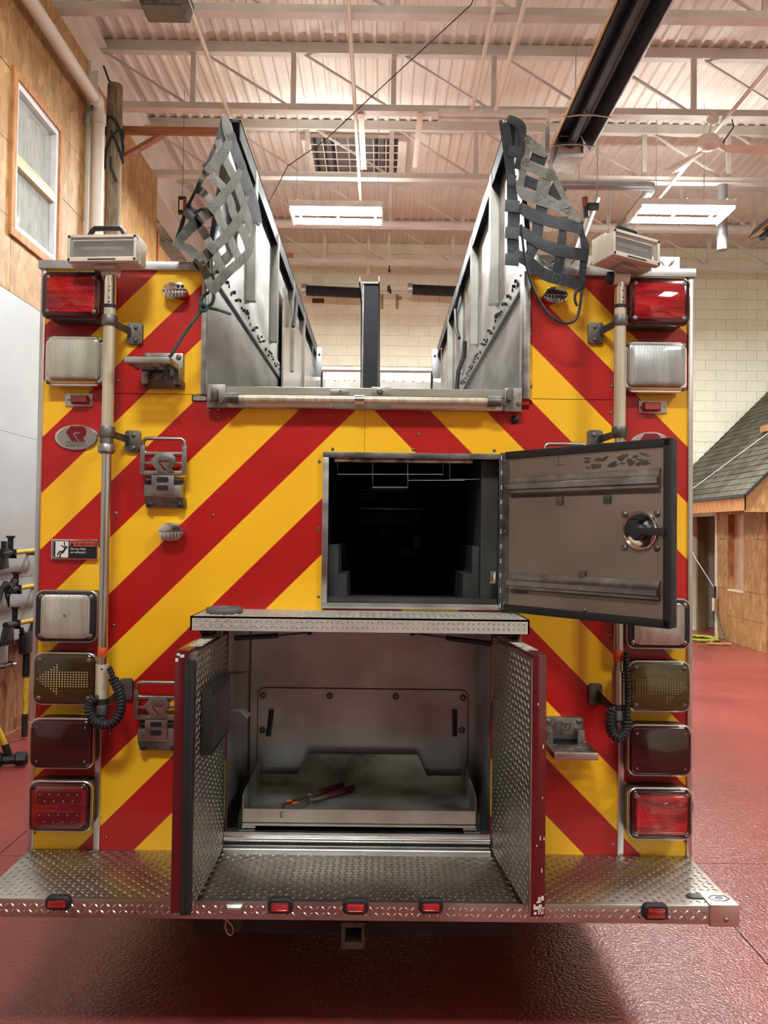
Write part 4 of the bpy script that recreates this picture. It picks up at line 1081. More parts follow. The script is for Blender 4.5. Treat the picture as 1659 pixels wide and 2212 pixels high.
# ---------------------------------------------------------------- hose bed
XHL, XHR = -.612, .625
m_post = pm('post_aluminium', (.34,.33,.31), .4, 1., c2=(.24,.23,.215), vs_=6)
m_liner = pm('polished_liner', (.55,.54,.50), .22, 1., c2=(.40,.39,.36), vs_=5, rvar=.06, bump=.04, bs=90)
def bedwall(X, sgn):
    """sgn: direction to bed interior (+1 for left wall)"""
    lo = MB().box(X, X-sgn*.012, .0, 5.2, 2.28, ZT+.01).build('bed_wall', m_bedalu, FT, smooth=0)
    zt = 3.585; y0 = .45; y1 = 4.85
    # slanted-front extension panel
    poly = [(.03, ZT-.02), (y1, ZT-.02), (y1, zt), (y0, zt)]
    ex_ = MB().prism(poly, YZ, X-sgn*.004, X-sgn*.014).build('bed_extension', m_bedalu, FT, smooth=0)
    # top rail, dark angle with bright lip
    MB().box(X+sgn*.035, X-sgn*.03, y0-.01, y1, zt-.006, zt+.006).build('extension_rail', m_dark, FT, smooth=0)
    MB().box(X+sgn*.03, X+sgn*.035, y0-.01, y1, zt-.085, zt+.004).build('extension_rail_lip', m_dark, FT, smooth=0)
    # front post of the extension
    MB().bar((X-sgn*.012, .03, ZT-.01), (X-sgn*.012, y0, zt), .03, .02, up=(1,0,0)).build('extension_post', m_dark, FT, smooth=0)
    # foot angle with its rivets
    st = MB().box(X+sgn*.010, X-sgn*.004, .03, 5.0, ZT-.01, ZT+.085).build('foot_angle', m_bedalu, FT, smooth=0)
    mb = MB(); rnd = random.Random(3)
    y = .1
    while y < 4.9:
        z = ZT+.035+rnd.uniform(-.02, .03)
        mb.cyl((X+sgn*.008, y, z), (X+sgn*(.014+.01*rnd.random()), y, z), rnd.uniform(.004, .010), 6)
        y += rnd.uniform(.03, .07)
    stuff(mb.build('rivets', m_black, st))
    MB().box(X+sgn*.013, X, .01, 5.0, ZT-.014, ZT-.006).build('joint_gap', m_black, FT, smooth=0)
    # hat-section stiffeners
    for yy in (.92, 1.80, 2.72, 3.55):
        w = .055
        mb = MB().prism([(yy-.05, 0), (yy-.030, 0), (yy-.026, .042), (yy+.026, .042), (yy+.030, 0), (yy+.05, 0), (yy+.05, -.003), (yy-.05, -.003)],
                        lambda u, v, d: (X-sgn*.002+sgn*v, u, d), ZT+.14, zt-.02 if yy > .95 else zt-.02)
        mb.build('stiffener', m_post, FT, smooth=0)
    # end bracket
    mb = MB().box(X+sgn*.0, X+sgn*.085, y1-.03, y1+.0, zt-.30, zt-.02); mb.build('end_bracket', m_galv, FT, bev=.004)
    MB().cyl((X+sgn*.06, y1-.04, zt-.09), (X+sgn*.06, y1-.02, zt-.09), .012, 8).build('bracket_bolt', m_black, FT)
    MB().cyl((X+sgn*.085, y1-.02, zt-.25), (X+sgn*.092, y1-.04, 3.0), .011, 8).build('stay_rod', m_black, FT)
bedwall(XHL, 1); bedwall(XHR, -1)
# second liner sheet deeper in the left wall
y0_ = 2.18
MB().prism([(y0_, 2.3), (5.2, 2.3), (5.2, 3.30), (y0_, 3.36)], YZ, XHL+.02, XHL+.026).build('liner_sheet', m_liner, FT, smooth=0)
MB().bar((XHL+.026, y0_, 2.3), (XHL+.026, y0_, 3.36), .012, .012).build('liner_edge', m_alu, FT, smooth=0)
# black lead on the right wall
pts = [(XHR-.05, 1.0, 2.92), (XHR-.06, 1.9, 2.83), (XHR-.05, 2.5, 2.86), (XHR-.07, 3.0, 2.9), (XHR-.05, 3.4, 2.84), (XHR-.05, 4.8, 2.8)]
pts = [(XHR-.045, 2.06, 3.0), (XHR-.05, 2.05, 2.90), (XHR-.06, 2.3, 2.86), (XHR-.055, 2.5, 2.76), (XHR-.06, 3.0, 2.74), (XHR-.055, 4.2, 2.72)]
MB().tube(pts, .014, 8).build('bed_lead', m_black, FT)
MB().tube([(XHR-.03, 2.55, 3.5), (XHR-.06, 2.6, 3.35), (XHR-.06, 2.5, 3.18), (XHR-.05, 2.4, 3.1)], .012, 6).build('bed_cable', m_black, FT)
MB().tube([(XHL+.03, 2.75, 3.5), (XHL+.055, 2.7, 3.42), (XHL+.06, 2.6, 3.3), (XHL+.05, 2.55, 3.2)], .014, 6).build('bed_cable', m_black, FT)
MB().box(XHL, XHR, .0, 5.2, 2.26, 2.28).build('bed_floor', m_bedalu, FT, smooth=0)
# divider: extruded channel with U-shaped top
yd = .72
dl, dr = PX(784, 700, yd), PX(817, 700, yd); dzt = PZ(800, 614, yd)
dv = MB().box(dl, dr, yd, 4.6, 2.28, dzt).build('bed_divider', pm('divider_dark', (.05,.055,.065), .4, .6), FT, smooth=0)
ul, ur = PX(776, 610, yd), PX(820, 610, yd); uz = PZ(800, 600, yd)
mb = MB().box(ul, ur, yd-.012, 4.6, dzt, dzt+.008); mb.box(ul, ul+.006, yd-.012, 4.6, dzt, uz); mb.box(ur-.006, ur, yd-.012, 4.6, dzt, uz+.004)
mb.build('divider_cap', m_alu, dv, smooth=0)
MB().box(dl-.004, dl+.003, yd-.006, yd+.01, 2.28, dzt).build('divider_edge', m_alu, dv, smooth=0)
MB().bar((dl-.012, yd+.25, dzt-.01), (dl-.002, yd+.02, 2.4), .012, .01).build('divider_seal', m_black, dv)

# sill across the bed with grab rail
sx0, sx1 = PX(447, 862, -.03), PX(1127, 868, -.03); sz1 = PZ(787, 838, -.03); sz0 = PZ(787, 884, -.03)
sl = MB().box(sx0, sx1, -.03, .03, sz0, sz1).build('bed_sill', m_alu, FT, bev=.003)
m_aluy = pm('stained_aluminium', (.66,.65,.58), .36, 1., c2=(.50,.49,.41), vs_=6, stretch=(.6,1,2))
MB().box(sx0+.05, sx1-.05, -.034, -.03, PZ(787, 855, -.03), sz1-.002).build('sill_face', m_aluy, sl, smooth=0)
for (px0, px1, yy) in ((447, 487, 862), (1090, 1127, 872)):
    MB().box(PX(px0, yy, -.045), PX(px1, yy, -.045), -.045, -.028, sz0-.004, sz1+.004).build('rail_end_plate', m_cast, sl, bev=.003)
rz = PZ(787, 864, -.075)
MB().cyl((PX(500, 862, -.075), -.075, rz), (PX(1080, 868, -.075), -.075, rz), .0135, 20).build('grab_rail', m_cream, sl)
for (px0, px1) in ((487, 516), (1053, 1082)):
    MB().cyl((PX(px0, 863, -.075), -.075, rz), (PX(px1, 863, -.075), -.075, rz), .020, 20).build('rail_socket', m_castd, sl)
    xm = (PX(px0, 863, -.075)+PX(px1, 863, -.075))/2
    MB().bar((xm, -.075, rz), (xm, -.03, rz), .03, .03).build('rail_bracket', m_castd, sl, bev=.004)
MB().cyl((PX(766, 864, -.075), -.075, rz), (PX(787, 864, -.075), -.075, rz), .0175, 20).build('rail_clip', m_chrome, sl)
MB().box(PX(766, 864, -.075), PX(787, 864, -.075), -.075, -.03, rz-.006, rz+.016).build('clip_strap', m_chrome, sl, bev=.002)
for (px0, px1, y0, y1) in ((712, 755, 841, 853), (802, 844, 836, 854)):
    pl_ = MB().box(PX(px0, 848, -.038), PX(px1, 848, -.038), -.040, -.034, PZ(px0, y1, -.038), PZ(px0, y0, -.038)).build('latch_plate', m_alu, sl, bev=.001)
q = atY(821, 846, -.045); MB().lathe([(.012, 0), (.012, .006), (.007, .016)], (q.x, -.04, q.z), (0, -1, 0), 12).build('latch_stud', m_castd, sl)
for px in (735,):
    for py in (844, 850):
        q = atY(px, py, -.045); MB().cyl((q.x, -.04, q.z), (q.x, -.046, q.z), .004, 8).build('latch_screw', m_screw, sl)
for (px, py) in ((464, 850), (1101, 850)):
    q = atY(px, py, -.055)
    MB().prism(rrect(q.x-.012, q.x+.012, q.z-.03, q.z+.02, .012), XZ, -.075, -.045).build('twist_latch', m_castd, sl, bev=.003)
for (px, py) in ((452, 866), (478, 867), (1091, 873), (1121, 873)):
    q = atY(px, py, -.05); MB().lathe([(.008, 0), (.008, .004), (.004, .008)], (q.x, -.045, q.z), (0, -1, 0), 10).build('plate_bolt', m_screw, sl)
for (px0, px1) in ((530, 712), (846, 1070)):
    MB().box(PX(px0, 876, -.05), PX(px1, 876, -.05), -.06, -.03, PZ(787, 880, -.05), PZ(787, 873, -.05)).build('rail_drip', m_white, sl, smooth=0)

# ---------------------------------------------------------------- tailboard
TY = -.425; TT = .062
def clipcap(x, y): return not (x > 1.245-.085 and y < TY+.10)
tb = MB().box(-1.245, 1.245, TY, .02, ZB-TT, ZB).build('tailboard', m_tread, FT, bev=.006)
stuff(tread(-1.24, 1.24, TY+.012, -.005, lambda u, v, d: (u, v, ZB+d), clip=clipcap).build('tread_pattern', m_treadhi, tb))
stuff(tread(-1.24, 1.155, ZB-TT+.004, ZB-.004, lambda u, v, d: (u, TY-d, v), pitch=.0195, L=.0205, Wd=.0075, H=.0026).build('tread_pattern', m_treadhi, tb))
# right corner cap with hexagon mark
cx0, cx1 = 1.155, 1.25
cp = MB().box(cx0, cx1, TY-.006, TY+.09, ZB-TT-.004, ZB+.005).build('corner_cap', m_trim, tb, bev=.002)
hx, hy = (cx0+cx1)/2, TY+.045
MB().stroke([(hx-.032, hy+.004), (hx-.012, hy+.024), (hx+.028, hy+.018), (hx+.034, hy-.004), (hx+.012, hy-.02), (hx-.018, hy-.016)], .004, XY, ZB+.005, ZB+.0062, closed=True).build('cap_mark', m_black, cp, smooth=0)
MB().stroke([(hx+.014, hy+.008), (hx-.004, hy+.010), (hx-.010, hy+.0), (hx+.006, hy-.004), (hx+.014, hy+.002)], .004, XY, ZB+.005, ZB+.0062).build('cap_mark', m_black, cp, smooth=0)
MB().lathe([(.008, 0), (.008, .003), (.004, .006)], ((cx0+cx1)/2+.004, TY-.006, ZB-.042), (0, -1, 0), 12).build('cap_screw', m_screw, cp)
MB().prism(rrect(cx0-.05, cx0+.02, TY+.05, TY+.085, .016), XY, ZB, ZB+.004).build('cap_gasket', m_black, tb)
# marker lamps in the front edge
def loft(rings, mapf):
    mb = MB(); n = len(rrect(*rings[0][:5]))
    for (u0, u1, v0, v1, r, d) in rings:
        mb.v += [Vector(mapf(u, v, d)) for u, v in rrect(u0, u1, v0, v1, r)]
    for k in range(len(rings)-1):
        mb.f += [(k*n+i, k*n+(i+1) % n, (k+1)*n+(i+1) % n, (k+1)*n+i) for i in range(n)]
    mb.f += [tuple(range(n-1, -1, -1)), tuple((len(rings)-1)*n+i for i in range(n))]
    return mb
for (px0, px1, py0, py1) in ((97, 152, 1936, 1967), (578, 633, 1941, 1975), (740, 796, 1943, 1977), (905, 958, 1942, 1975), (1389, 1444, 1953, 1989)):
    y = TY-.012
    u0, u1, v0, v1 = PX(px0, py0, y), PX(px1, py0, y), PZ((px0+px1)/2, py1, y), PZ((px0+px1)/2, py0, y)
    gm = loft([(u0, u1, v0, v1, .018, TY+.004), (u0, u1, v0, v1, .018, TY-.008), (u0+.006, u1-.006, v0+.006, v1-.006, .014, TY-.016)], XZ).build('marker_lamp', m_rubber, tb)
    loft([(u0+.013, u1-.013, v0+.012, v1-.012, .004, TY-.012), (u0+.013, u1-.013, v0+.012, v1-.012, .004, TY-.022), (u0+.019, u1-.019, v0+.018, v1-.018, .003, TY-.027)], XZ).build('lens', m_lred, gm)
# small plate lamp, its bracket, wire loop
q0 = atY(487, 1953, TY-.01); q1 = atY(525, 1974, TY-.01)
lp = loft([(q0.x, q1.x, q1.z, q0.z, .005, TY), (q0.x, q1.x, q1.z, q0.z, .005, TY-.012), (q0.x+.006, q1.x-.006, q1.z+.008, q0.z-.008, .004, TY-.02)], XZ).build('plate_lamp', m_cast, tb)
MB().prism(rrect(q0.x+.002, q1.x-.002, q1.z+.004, q0.z-.012, .006), XZ, TY-.024, TY-.016).build('lamp_name_plate', m_alu, lp)
q2 = atY(487, 1977, TY+.06); q3 = atY(527, 2010, TY+.06)
MB().hexa([(q2.x, TY+.04, q3.z), (q3.x-.012, TY+.04, q3.z), (q3.x-.012, TY+.09, q3.z), (q2.x, TY+.09, q3.z),
           (q2.x-.004, TY+.02, ZB-TT), (q3.x+.008, TY+.02, ZB-TT), (q3.x+.008, TY+.09, ZB-TT), (q2.x-.004, TY+.09, ZB-TT)]).build('plate_bracket', m_dark, tb, bev=.003)
pts = [atY(p[0], p[1], TY+.02) for p in ((477, 1981), (490, 1988), (500, 1998), (504, 2008), (502, 2018), (497, 2021), (490, 2015), (486, 2003), (487, 1993), (490, 1988))]
MB().tube(pts, .0017, 6).build('wire_loop', m_copper, tb)
# receiver hitch
q0 = atY(737, 1993, TY+.10); q1 = atY(788, 2051, TY+.10); t_ = .018
for (a, b, c, d) in ((q0.x, q1.x, q0.z-t_, q0.z), (q0.x, q1.x, q1.z, q1.z+t_*1.35), (q0.x, q0.x+t_*.9, q1.z, q0.z), (q1.x-t_*.8, q1.x, q1.z, q0.z)):
    pass
hm = MB(); 
hm.box(q0.x, q1.x, TY+.10, .6, q0.z-t_, q0.z); hm.box(q0.x, q1.x, TY+.10, .6, q1.z, q1.z+t_*1.35)
hm.box(q0.x, q0.x+t_*.8, TY+.10, .6, q1.z+t_*1.35, q0.z-t_); hm.box(q1.x-t_*.7, q1.x, TY+.10, .6, q1.z+t_*1.35, q0.z-t_)
m_hitch = pm('hitch_brown', (.16,.135,.11), .6, .4, c2=(.07,.06,.05), vs_=20)
ht = hm.build('hitch_receiver', m_hitch, FT, bev=.003)
MB().box(q0.x+.01, q1.x-.01, TY+.16, .5, q0.z, ZB-TT).build('hitch_mount', m_mud, ht, smooth=0)

# ---------------------------------------------------------------- shelf over the lower compartment
SY = -.285
z_top = 1.484
sxa, sxb = PX(411, 1340, SY), PX(1144, 1350, SY); zs0 = PZ(780, 1366, SY)
shf = MB(); shf.box(sxa, sxb, SY, 0, z_top-.006, z_top); shf.box(sxa, sxb, SY, SY+.006, zs0, z_top)
shf.box(sxa, sxa+.006, SY, -.02, zs0, z_top); shf.box(sxb-.006, sxb, SY, -.02, zs0, z_top)
sh_ = shf.build('diamond_shelf', m_shelf, FT, smooth=0)
stuff(tread(sxa+.01, sxb-.01, SY+.01, -.02, lambda u, v, d: (u, v, z_top+d), pitch=.024).build('tread_pattern', m_shelf, sh_))
stuff(tread(sxa+.004, sxb-.004, zs0+.002, z_top-.002, lambda u, v, d: (u, SY-d, v), pitch=.0175, L=.0185, Wd=.007, H=.0025).build('tread_pattern', m_treadhi, sh_))
for x in (sxa+.02, sxb-.05):
    MB().prism([(0, zs0+.01), (SY+.02, zs0+.01), (-.03, zs0-.11), (0, zs0-.11)], YZ, x, x+.03).build('shelf_bracket', m_dark, sh_, smooth=0)
    MB().box(x+.035, x+.055, -.10, -.08, zs0-.06, zs0+.01).build('shelf_pin', m_alu, sh_)

# ---------------------------------------------------------------- lower compartment
YC = .55
x0, x1, z0, z1 = LC
cz0 = .60
MB().box(x0-.01, x0, .0, YC, ZB, z1).build('compartment_wall', m_aluin, FT, smooth=0)
MB().box(x1, x1+.01, .0, YC, ZB, z1).build('compartment_wall', m_aluin, FT, smooth=0)
MB().box(x0-.01, x1+.01, YC, YC+.01, ZB, z1+.01).build('compartment_back', m_aluin, FT, smooth=0)
MB().box(x0-.01, x1+.01, .0, YC, z1, z1+.01).build('compartment_roof', m_aluin, FT, smooth=0)
MB().box(x0-.01, x1+.01, .0, YC, cz0-.02, cz0).build('compartment_floor', m_castd, FT, smooth=0)
for px in (540, 1036):
    xq = PX(px, 1500, YC-.002); MB().box(xq-.002, xq+.002, YC-.004, YC, cz0, z1).build('corner_seam', m_black, FT, smooth=0)
# bolted cover plate
y = YC-.006
u0, u1, v0, v1 = PX(557, 1560, y), PX(1010, 1560, y), PZ(780, 1660, y), PZ(780, 1489, y)
cvp = MB().prism(rrect(u0, u1, v0, v1, .03, 6), XZ, y, YC).build('cover_plate', m_aluin, FT, smooth=0)
MB().stroke(rrect(u0-.002, u1+.002, v0, v1+.002, .032, 6), .004, XZ, YC-.003, YC, closed=True).build('plate_gap', m_black, cvp, smooth=0)
for (px, py) in ((568, 1502), (712, 1503), (855, 1504), (1000, 1507), (567, 1577), (998, 1577)):
    q = atY(px, py, y); MB().lathe([(.011, 0), (.011, .004), (.005, .009)], (q.x, y, q.z), (0, -1, 0), 12).build('cover_bolt', m_screw, cvp)
    MB().lathe([(.016, 0), (.016, .002)], (q.x, y, q.z), (0, -1, 0), 12).build('bolt_washer', m_castd, cvp)
for (px, dx) in ((583, .006), (982, 0)):
    a = atY(px+ (4 if dx else 0), 1532, y); b = atY(px-(3 if dx else 0), 1590, y)
    MB().bar((a.x, y-.004, a.z), (b.x, y-.004, b.z), .022, .012, up=(0,1,0)).build('hand_slot', m_black, cvp, bev=.003)
# sliding tray
ty0, ty1 = -.005, .50
tx0, tx1 = PX(523, 1770, ty0), PX(1029, 1770, ty0)
tz0 = PZ(780, 1786, ty0); tzl = PZ(780, 1750, ty0); tzs = PZ(780, 1716, ty0)
m_tray = pm('tray_zinc', (.50,.52,.50), .42, .9, c2=(.16,.15,.13), vs_=4.5, lo=.32, hi=.60, rvar=.1, bump=.05, bs=120, detail=8)
tr = MB().box(tx0, tx1, ty0, ty1, tz0+.008, tz0+.014).build('sliding_tray', m_tray, FT, smooth=0)
MB().box(tx0+.004, tx1-.004, ty0, ty0+.005, tz0, tzl).build('tray_front', pm('tray_front_zinc', (.66,.65,.60), .4, .9, c2=(.50,.47,.40), vs_=6), tr, smooth=0)
for x in (tx0, tx1-.005):
    MB().prism([(ty0, tz0), (ty1, tz0), (ty1, tzs), (ty0+.03, tzs), (ty0, tzs-.01)], YZ, x, x+.005).build('tray_side', m_tray, tr, smooth=0)
MB().prism([(tx0, tz0), (tx1, tz0), (tx1, tz0+.05), (tx1-.16, tz0+.05), (tx1-.20, tz0+.14), (tx0+.20, tz0+.14), (tx0+.16, tz0+.05), (tx0, tz0+.05)], XZ, ty1-.005, ty1).build('tray_back', m_tray, tr, smooth=0)
for s in (0, 1):
    x = tx0-.014 if s == 0 else tx1+.004
    MB().box(x, x+.010, ty0+.01, ty1, tz0-.02, tz0+.05).build('slide_rail', m_dark, tr, smooth=0)
    MB().box(x if s == 0 else x-.05, x+.06 if s == 0 else x+.010, ty0+.01, ty1, tz0-.026, tz0-.018).build('slide_rail_foot', m_galv, tr, smooth=0)
    MB().box(tx0 if s == 0 else tx1-.05, tx0+.05 if s == 0 else tx1, ty0-.003, ty0+.2, tz0-.008, tz0-.001).build('tray_lip', m_alu, tr, smooth=0)
for dz in (0, .009, .018):
    q = atY(606, 1758, ty0-.001)
    MB().box(q.x, q.x+.010, ty0-.0012, ty0-.0002, q.z-.012+dz-.001, q.z-.012+dz+.001).build('marker_stroke', m_black, tr, smooth=0)
q = atY(606, 1758, ty0-.001); MB().box(q.x-.001, q.x+.001, ty0-.0012, ty0-.0002, q.z-.013, q.z+.007).build('marker_stroke', m_black, tr, smooth=0)
# threshold extrusions
zA = PZ(780, 1815, -.02)
MB().box(x0, x1, -.012, .03, ZB, PZ(780, 1800, -.012)).build('threshold', m_alu, FT, smooth=0)
MB().cyl((x0+.002, -.018, zA), (x1-.002, -.018, zA), .011, 14).build('threshold_roller', m_chrome, FT)
MB().box(x0, x1, -.016, -.010, PZ(780, 1829, -.02), PZ(780, 1822, -.02)).build('threshold_groove', m_black, FT, smooth=0)
MB().cyl((x0+.002, -.024, PZ(780, 1838, -.02)), (x1-.002, -.024, PZ(780, 1838, -.02)), .010, 14).build('threshold_bead', m_trim, FT)
MB().box(x0, x1, -.034, -.010, ZB, ZB+.012).build('threshold_foot', m_alu, FT, smooth=0)
# gas struts
for (a, b, c) in (((512, 1378), (600, 1373), (668, 1366)), ((1055, 1390), (965, 1378), (892, 1367))):
    A, B, C_ = atY(*a, -.03), atY(*b, .06), atY(*c, .14)
    st = MB().cyl(A, B, .010, 12).build('gas_strut', m_black, FT)
    MB().cyl(B, C_, .004, 8).build('strut_rod', m_castd, st)
    for p in (A, C_): MB().lathe([(.008, -.008), (.012, 0), (.008, .008)], p, (0, 1, 0), 10).build('strut_end', m_black, st)
# bent tabs beside the left door
for (pa, pb, k) in (((488, 1458), (524, 1452), 0), ((490, 1537), (520, 1528), 1)):
    A = atY(*pa, -.09); B = atY(*pb, -.09)
    A.x -= .02
    mb = MB().hexa([(A.x-.01, -.075, A.z-.002), (B.x, -.075, A.z-.002), (B.x+.004, -.01, A.z-.002), (A.x-.01, -.01, A.z-.002),
                    (A.x-.01, -.075, A.z+.002), (B.x, -.075, A.z+.002), (B.x+.004, -.01, A.z+.002), (A.x-.01, -.01, A.z+.002)])
    if k: mb.hexa([(B.x-.004, -.075, A.z-.002), (B.x+.022, -.075, A.z-.028), (B.x+.022, -.01, A.z-.028), (B.x-.004, -.01, A.z-.002),
                   (B.x-.002, -.075, A.z+.002), (B.x+.026, -.075, A.z-.024), (B.x+.026, -.01, A.z-.024), (B.x-.002, -.01, A.z+.002)])
    mb.build('latch_tab', m_galv, FT, smooth=0)

# ---------------------------------------------------------------- lower doors
def lower_door(hx, ex, ey, sgn, name):
    """inner face runs from hinge (hx, -.0) to (ex, ey); sgn = +1 when interior side is +X"""
    H = Vector((hx, -.004, 0)); E = Vector((ex, ey, 0)); t = (E-H).normalized(); L = (E-H).length
    nrm = Vector((-t.y, t.x, 0)); 
    if nrm.x*sgn < 0: nrm = -nrm
    za, zb = ZB+.012, 1.402; th = .066
    def pt(s, n_, z): p = H+t*s+nrm*n_; return Vector((p.x, p.y, z))
    def slab(s0, s1, n0, n1, z0, z1): return MB().hexa([pt(s0, n0, z0), pt(s1, n0, z0), pt(s1, n1, z0), pt(s0, n1, z0), pt(s0, n0, z1), pt(s1, n0, z1), pt(s1, n1, z1), pt(s0, n1, z1)])
    lt_ = .022 if sgn > 0 else .004
    if sgn < 0: th = .050
    d = slab(0, L, -th, -lt_, za, zb).build(name, m_redpnt, FT, bev=.004)
    slab(L-.012, L-.0005, -.03, -.0, za, zb-.02).build('door_flange', m_redpnt, d, smooth=0) if False else None
    ln = slab(.004, L-(.016 if sgn > 0 else .001), -lt_, -.001, za+.005, zb-.012).build('tread_liner', m_tread, d, smooth=0)
    stuff(tread(.006, L-.018, za+.008, zb-.016, lambda u, v, q: pt(u, -.001+q, v), pitch=.0225, L=.0255, Wd=.007).build('tread_pattern', m_treadhi, ln))
    if sgn > 0:
        slab(L-.016, L+.004, -.022, -.002, za-.004, zb-.03).build('rubber_seal', m_rubber, d, bev=.003)
        slab(L-.012, L+.006, -.034, -.020, za-.004, zb-.03).build('rubber_seal', m_rubber, d, bev=.003)
    else:
        pass
    # worn white edge on top
    slab(.05, L-.10, -.05, -.004, zb-.0005, zb+.0012).build('worn_edge', pm('worn_primer', srgb(214,208,196), .7, c2=srgb(120,110,98), vs_=40), d, smooth=0)
    return d, pt, slab, L, za, zb
dL, ptL, slabL, LL, za, zb = lower_door(-.515, -.515, -.548, 1, 'compartment_door')
bx_ = slabL(.13, .455, .0, .036, 1.05, 1.262).build('door_bin', m_black, dL, bev=.006)
slabL(.135, .45, .036, .038, 1.07, 1.24).build('bin_scuff', pm('bin_scuffed', (.06,.06,.06), .4, c2=(.02,.02,.02), vs_=20), bx_, smooth=0)
m_chip = pm('paint_chip', srgb(232,226,218), .7)
for (s0, s1, n0, n1, z0, z1) in ((LL-.003, LL+.0008, -.064, -.055, zb-.035, zb-.024), (LL-.003, LL+.0008, -.05, -.036, zb-.022, zb-.012), (LL-.003, LL+.0008, -.06, -.05, zb-.016, zb-.008)):
    slabL(s0, s1, n0, n1, z0, z1).build('paint_chip', m_chip, dL, bev=.001)
dR, ptR, slabR, LR, za, zb = lower_door(.492, .542, -.548, -1, 'compartment_door')
rnd = random.Random(5)
for k in range(14):
    n0 = -.012-rnd.random()*.03; z0 = za+.008+rnd.random()*.05
    slabR(LR-.003, LR+.0008, n0-.002-rnd.random()*.005, n0+.001+rnd.random()*.003, z0, z0+.005+rnd.random()*.016).build('paint_chip', m_chip, dR, smooth=0)
for k in range(8):
    z0 = za+rnd.random()*.7; n0 = -.008-rnd.random()*.038
    slabR(LR-.003, LR+.0008, n0-.003, n0, z0, z0+.004+rnd.random()*.01).build('paint_chip', m_chip, dR, smooth=0)

# ---------------------------------------------------------------- upper compartment
u0, u1, v0, v1 = UC; YU = 2.3
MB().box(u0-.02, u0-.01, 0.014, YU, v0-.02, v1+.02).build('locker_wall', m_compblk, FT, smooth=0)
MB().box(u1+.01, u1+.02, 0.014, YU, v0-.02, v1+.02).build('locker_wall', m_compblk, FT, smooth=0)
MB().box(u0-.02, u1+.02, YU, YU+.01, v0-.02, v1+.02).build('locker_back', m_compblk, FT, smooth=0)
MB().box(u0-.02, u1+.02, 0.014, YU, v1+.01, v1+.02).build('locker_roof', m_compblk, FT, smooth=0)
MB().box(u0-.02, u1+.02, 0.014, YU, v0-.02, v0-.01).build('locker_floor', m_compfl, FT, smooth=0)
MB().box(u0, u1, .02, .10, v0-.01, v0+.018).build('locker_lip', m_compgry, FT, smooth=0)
# frame
fo = (PX(696, 1150), PX(1086, 1150), PZ(800, 1314), PZ(800, 978))
def fr(px0, px1, py0, py1, y0, y1, mat, nm='locker_frame'): return MB().box(PX(px0, (py0+py1)/2), PX(px1, (py0+py1)/2), y0, y1, PZ((px0+px1)/2, py1), PZ((px0+px1)/2, py0)).build(nm, mat, FT, bev=.002)
MB().box(fo[0], fo[1], -.018, .02, UC[3], fo[3]).build('locker_frame', m_castd, FT, bev=.002)
MB().box(fo[0], fo[1], -.018, .02, fo[2], UC[2]).build('locker_frame', m_alu, FT, bev=.002)
MB().box(fo[0], UC[0], -.018, .02, UC[2], UC[3]).build('locker_frame', m_alu, FT, bev=.002)
MB().box(UC[1], fo[1], -.018, .02, UC[2], UC[3]).build('locker_frame', m_castd, FT, bev=.002)
MB().box(UC[0]+.02, UC[1]-.10, -.008, .03, UC[3]-.014, UC[3]).build('worn_strip', pm('worn_tan', srgb(150,120,100), .7, c2=srgb(40,36,34), vs_=25), FT, smooth=0)
q = atY(1063, 1247, -.004)
ct = MB().box(q.x-.010, q.x+.012, -.012, .004, q.z-.022, q.z+.022).build('door_catch', m_chrome, FT, bev=.002)
MB().box(q.x-.004, q.x+.006, -.022, -.012, q.z-.014, q.z+.012).build('catch_tongue', m_chrome, ct, bev=.002)
# stepped trays left and right
def stepblock(pts, ya, yb, nm='stepped_tray'):
    poly = [(PX(a, b, ya), PZ(a, b, ya)) for a, b in pts]
    MB().prism(poly, XZ, ya, yb).build(nm, m_compgry, FT, smooth=0)
stepblock([(709, 1300), (709, 1176), (731, 1176), (731, 1240), (749, 1240), (749, 1300)], .12, .9)
stepblock([(1000, 1300), (1000, 1240), (1020, 1240), (1020, 1180), (1060, 1180), (1060, 1300)], .12, .9)
MB().box(u1-.06, u1+.01, .05, .6, v0, v1).build('locker_channel', m_compgry, FT, smooth=0)
# wire racks at the top
def wire(px0, px1, py0, py1, yy=.12):
    a = [atY(px0, py0, yy), atY(px0, py1, yy), atY(px1, py1, yy), atY(px1, py0, yy)]
    MB().tube(a, .0028, 6).build('rack_wire', m_cbwire, FT)
for (a, b, c, d) in ((729, 805, 990, 1024), (805, 881, 990, 1052), (881, 957, 990, 1024), (972, 1047, 990, 1035), (805, 881, 1024, 1052)):
    wire(a, b, c, d)
MB().tube([atY(881, 1037, .12), atY(1004, 1037, .12)], .0028, 6).build('rack_wire', m_cbwire, FT)
MB().tube([atY(729, 1024, .12), atY(957, 1024, .12)], .0028, 6).build('rack_wire', m_cbwire, FT)
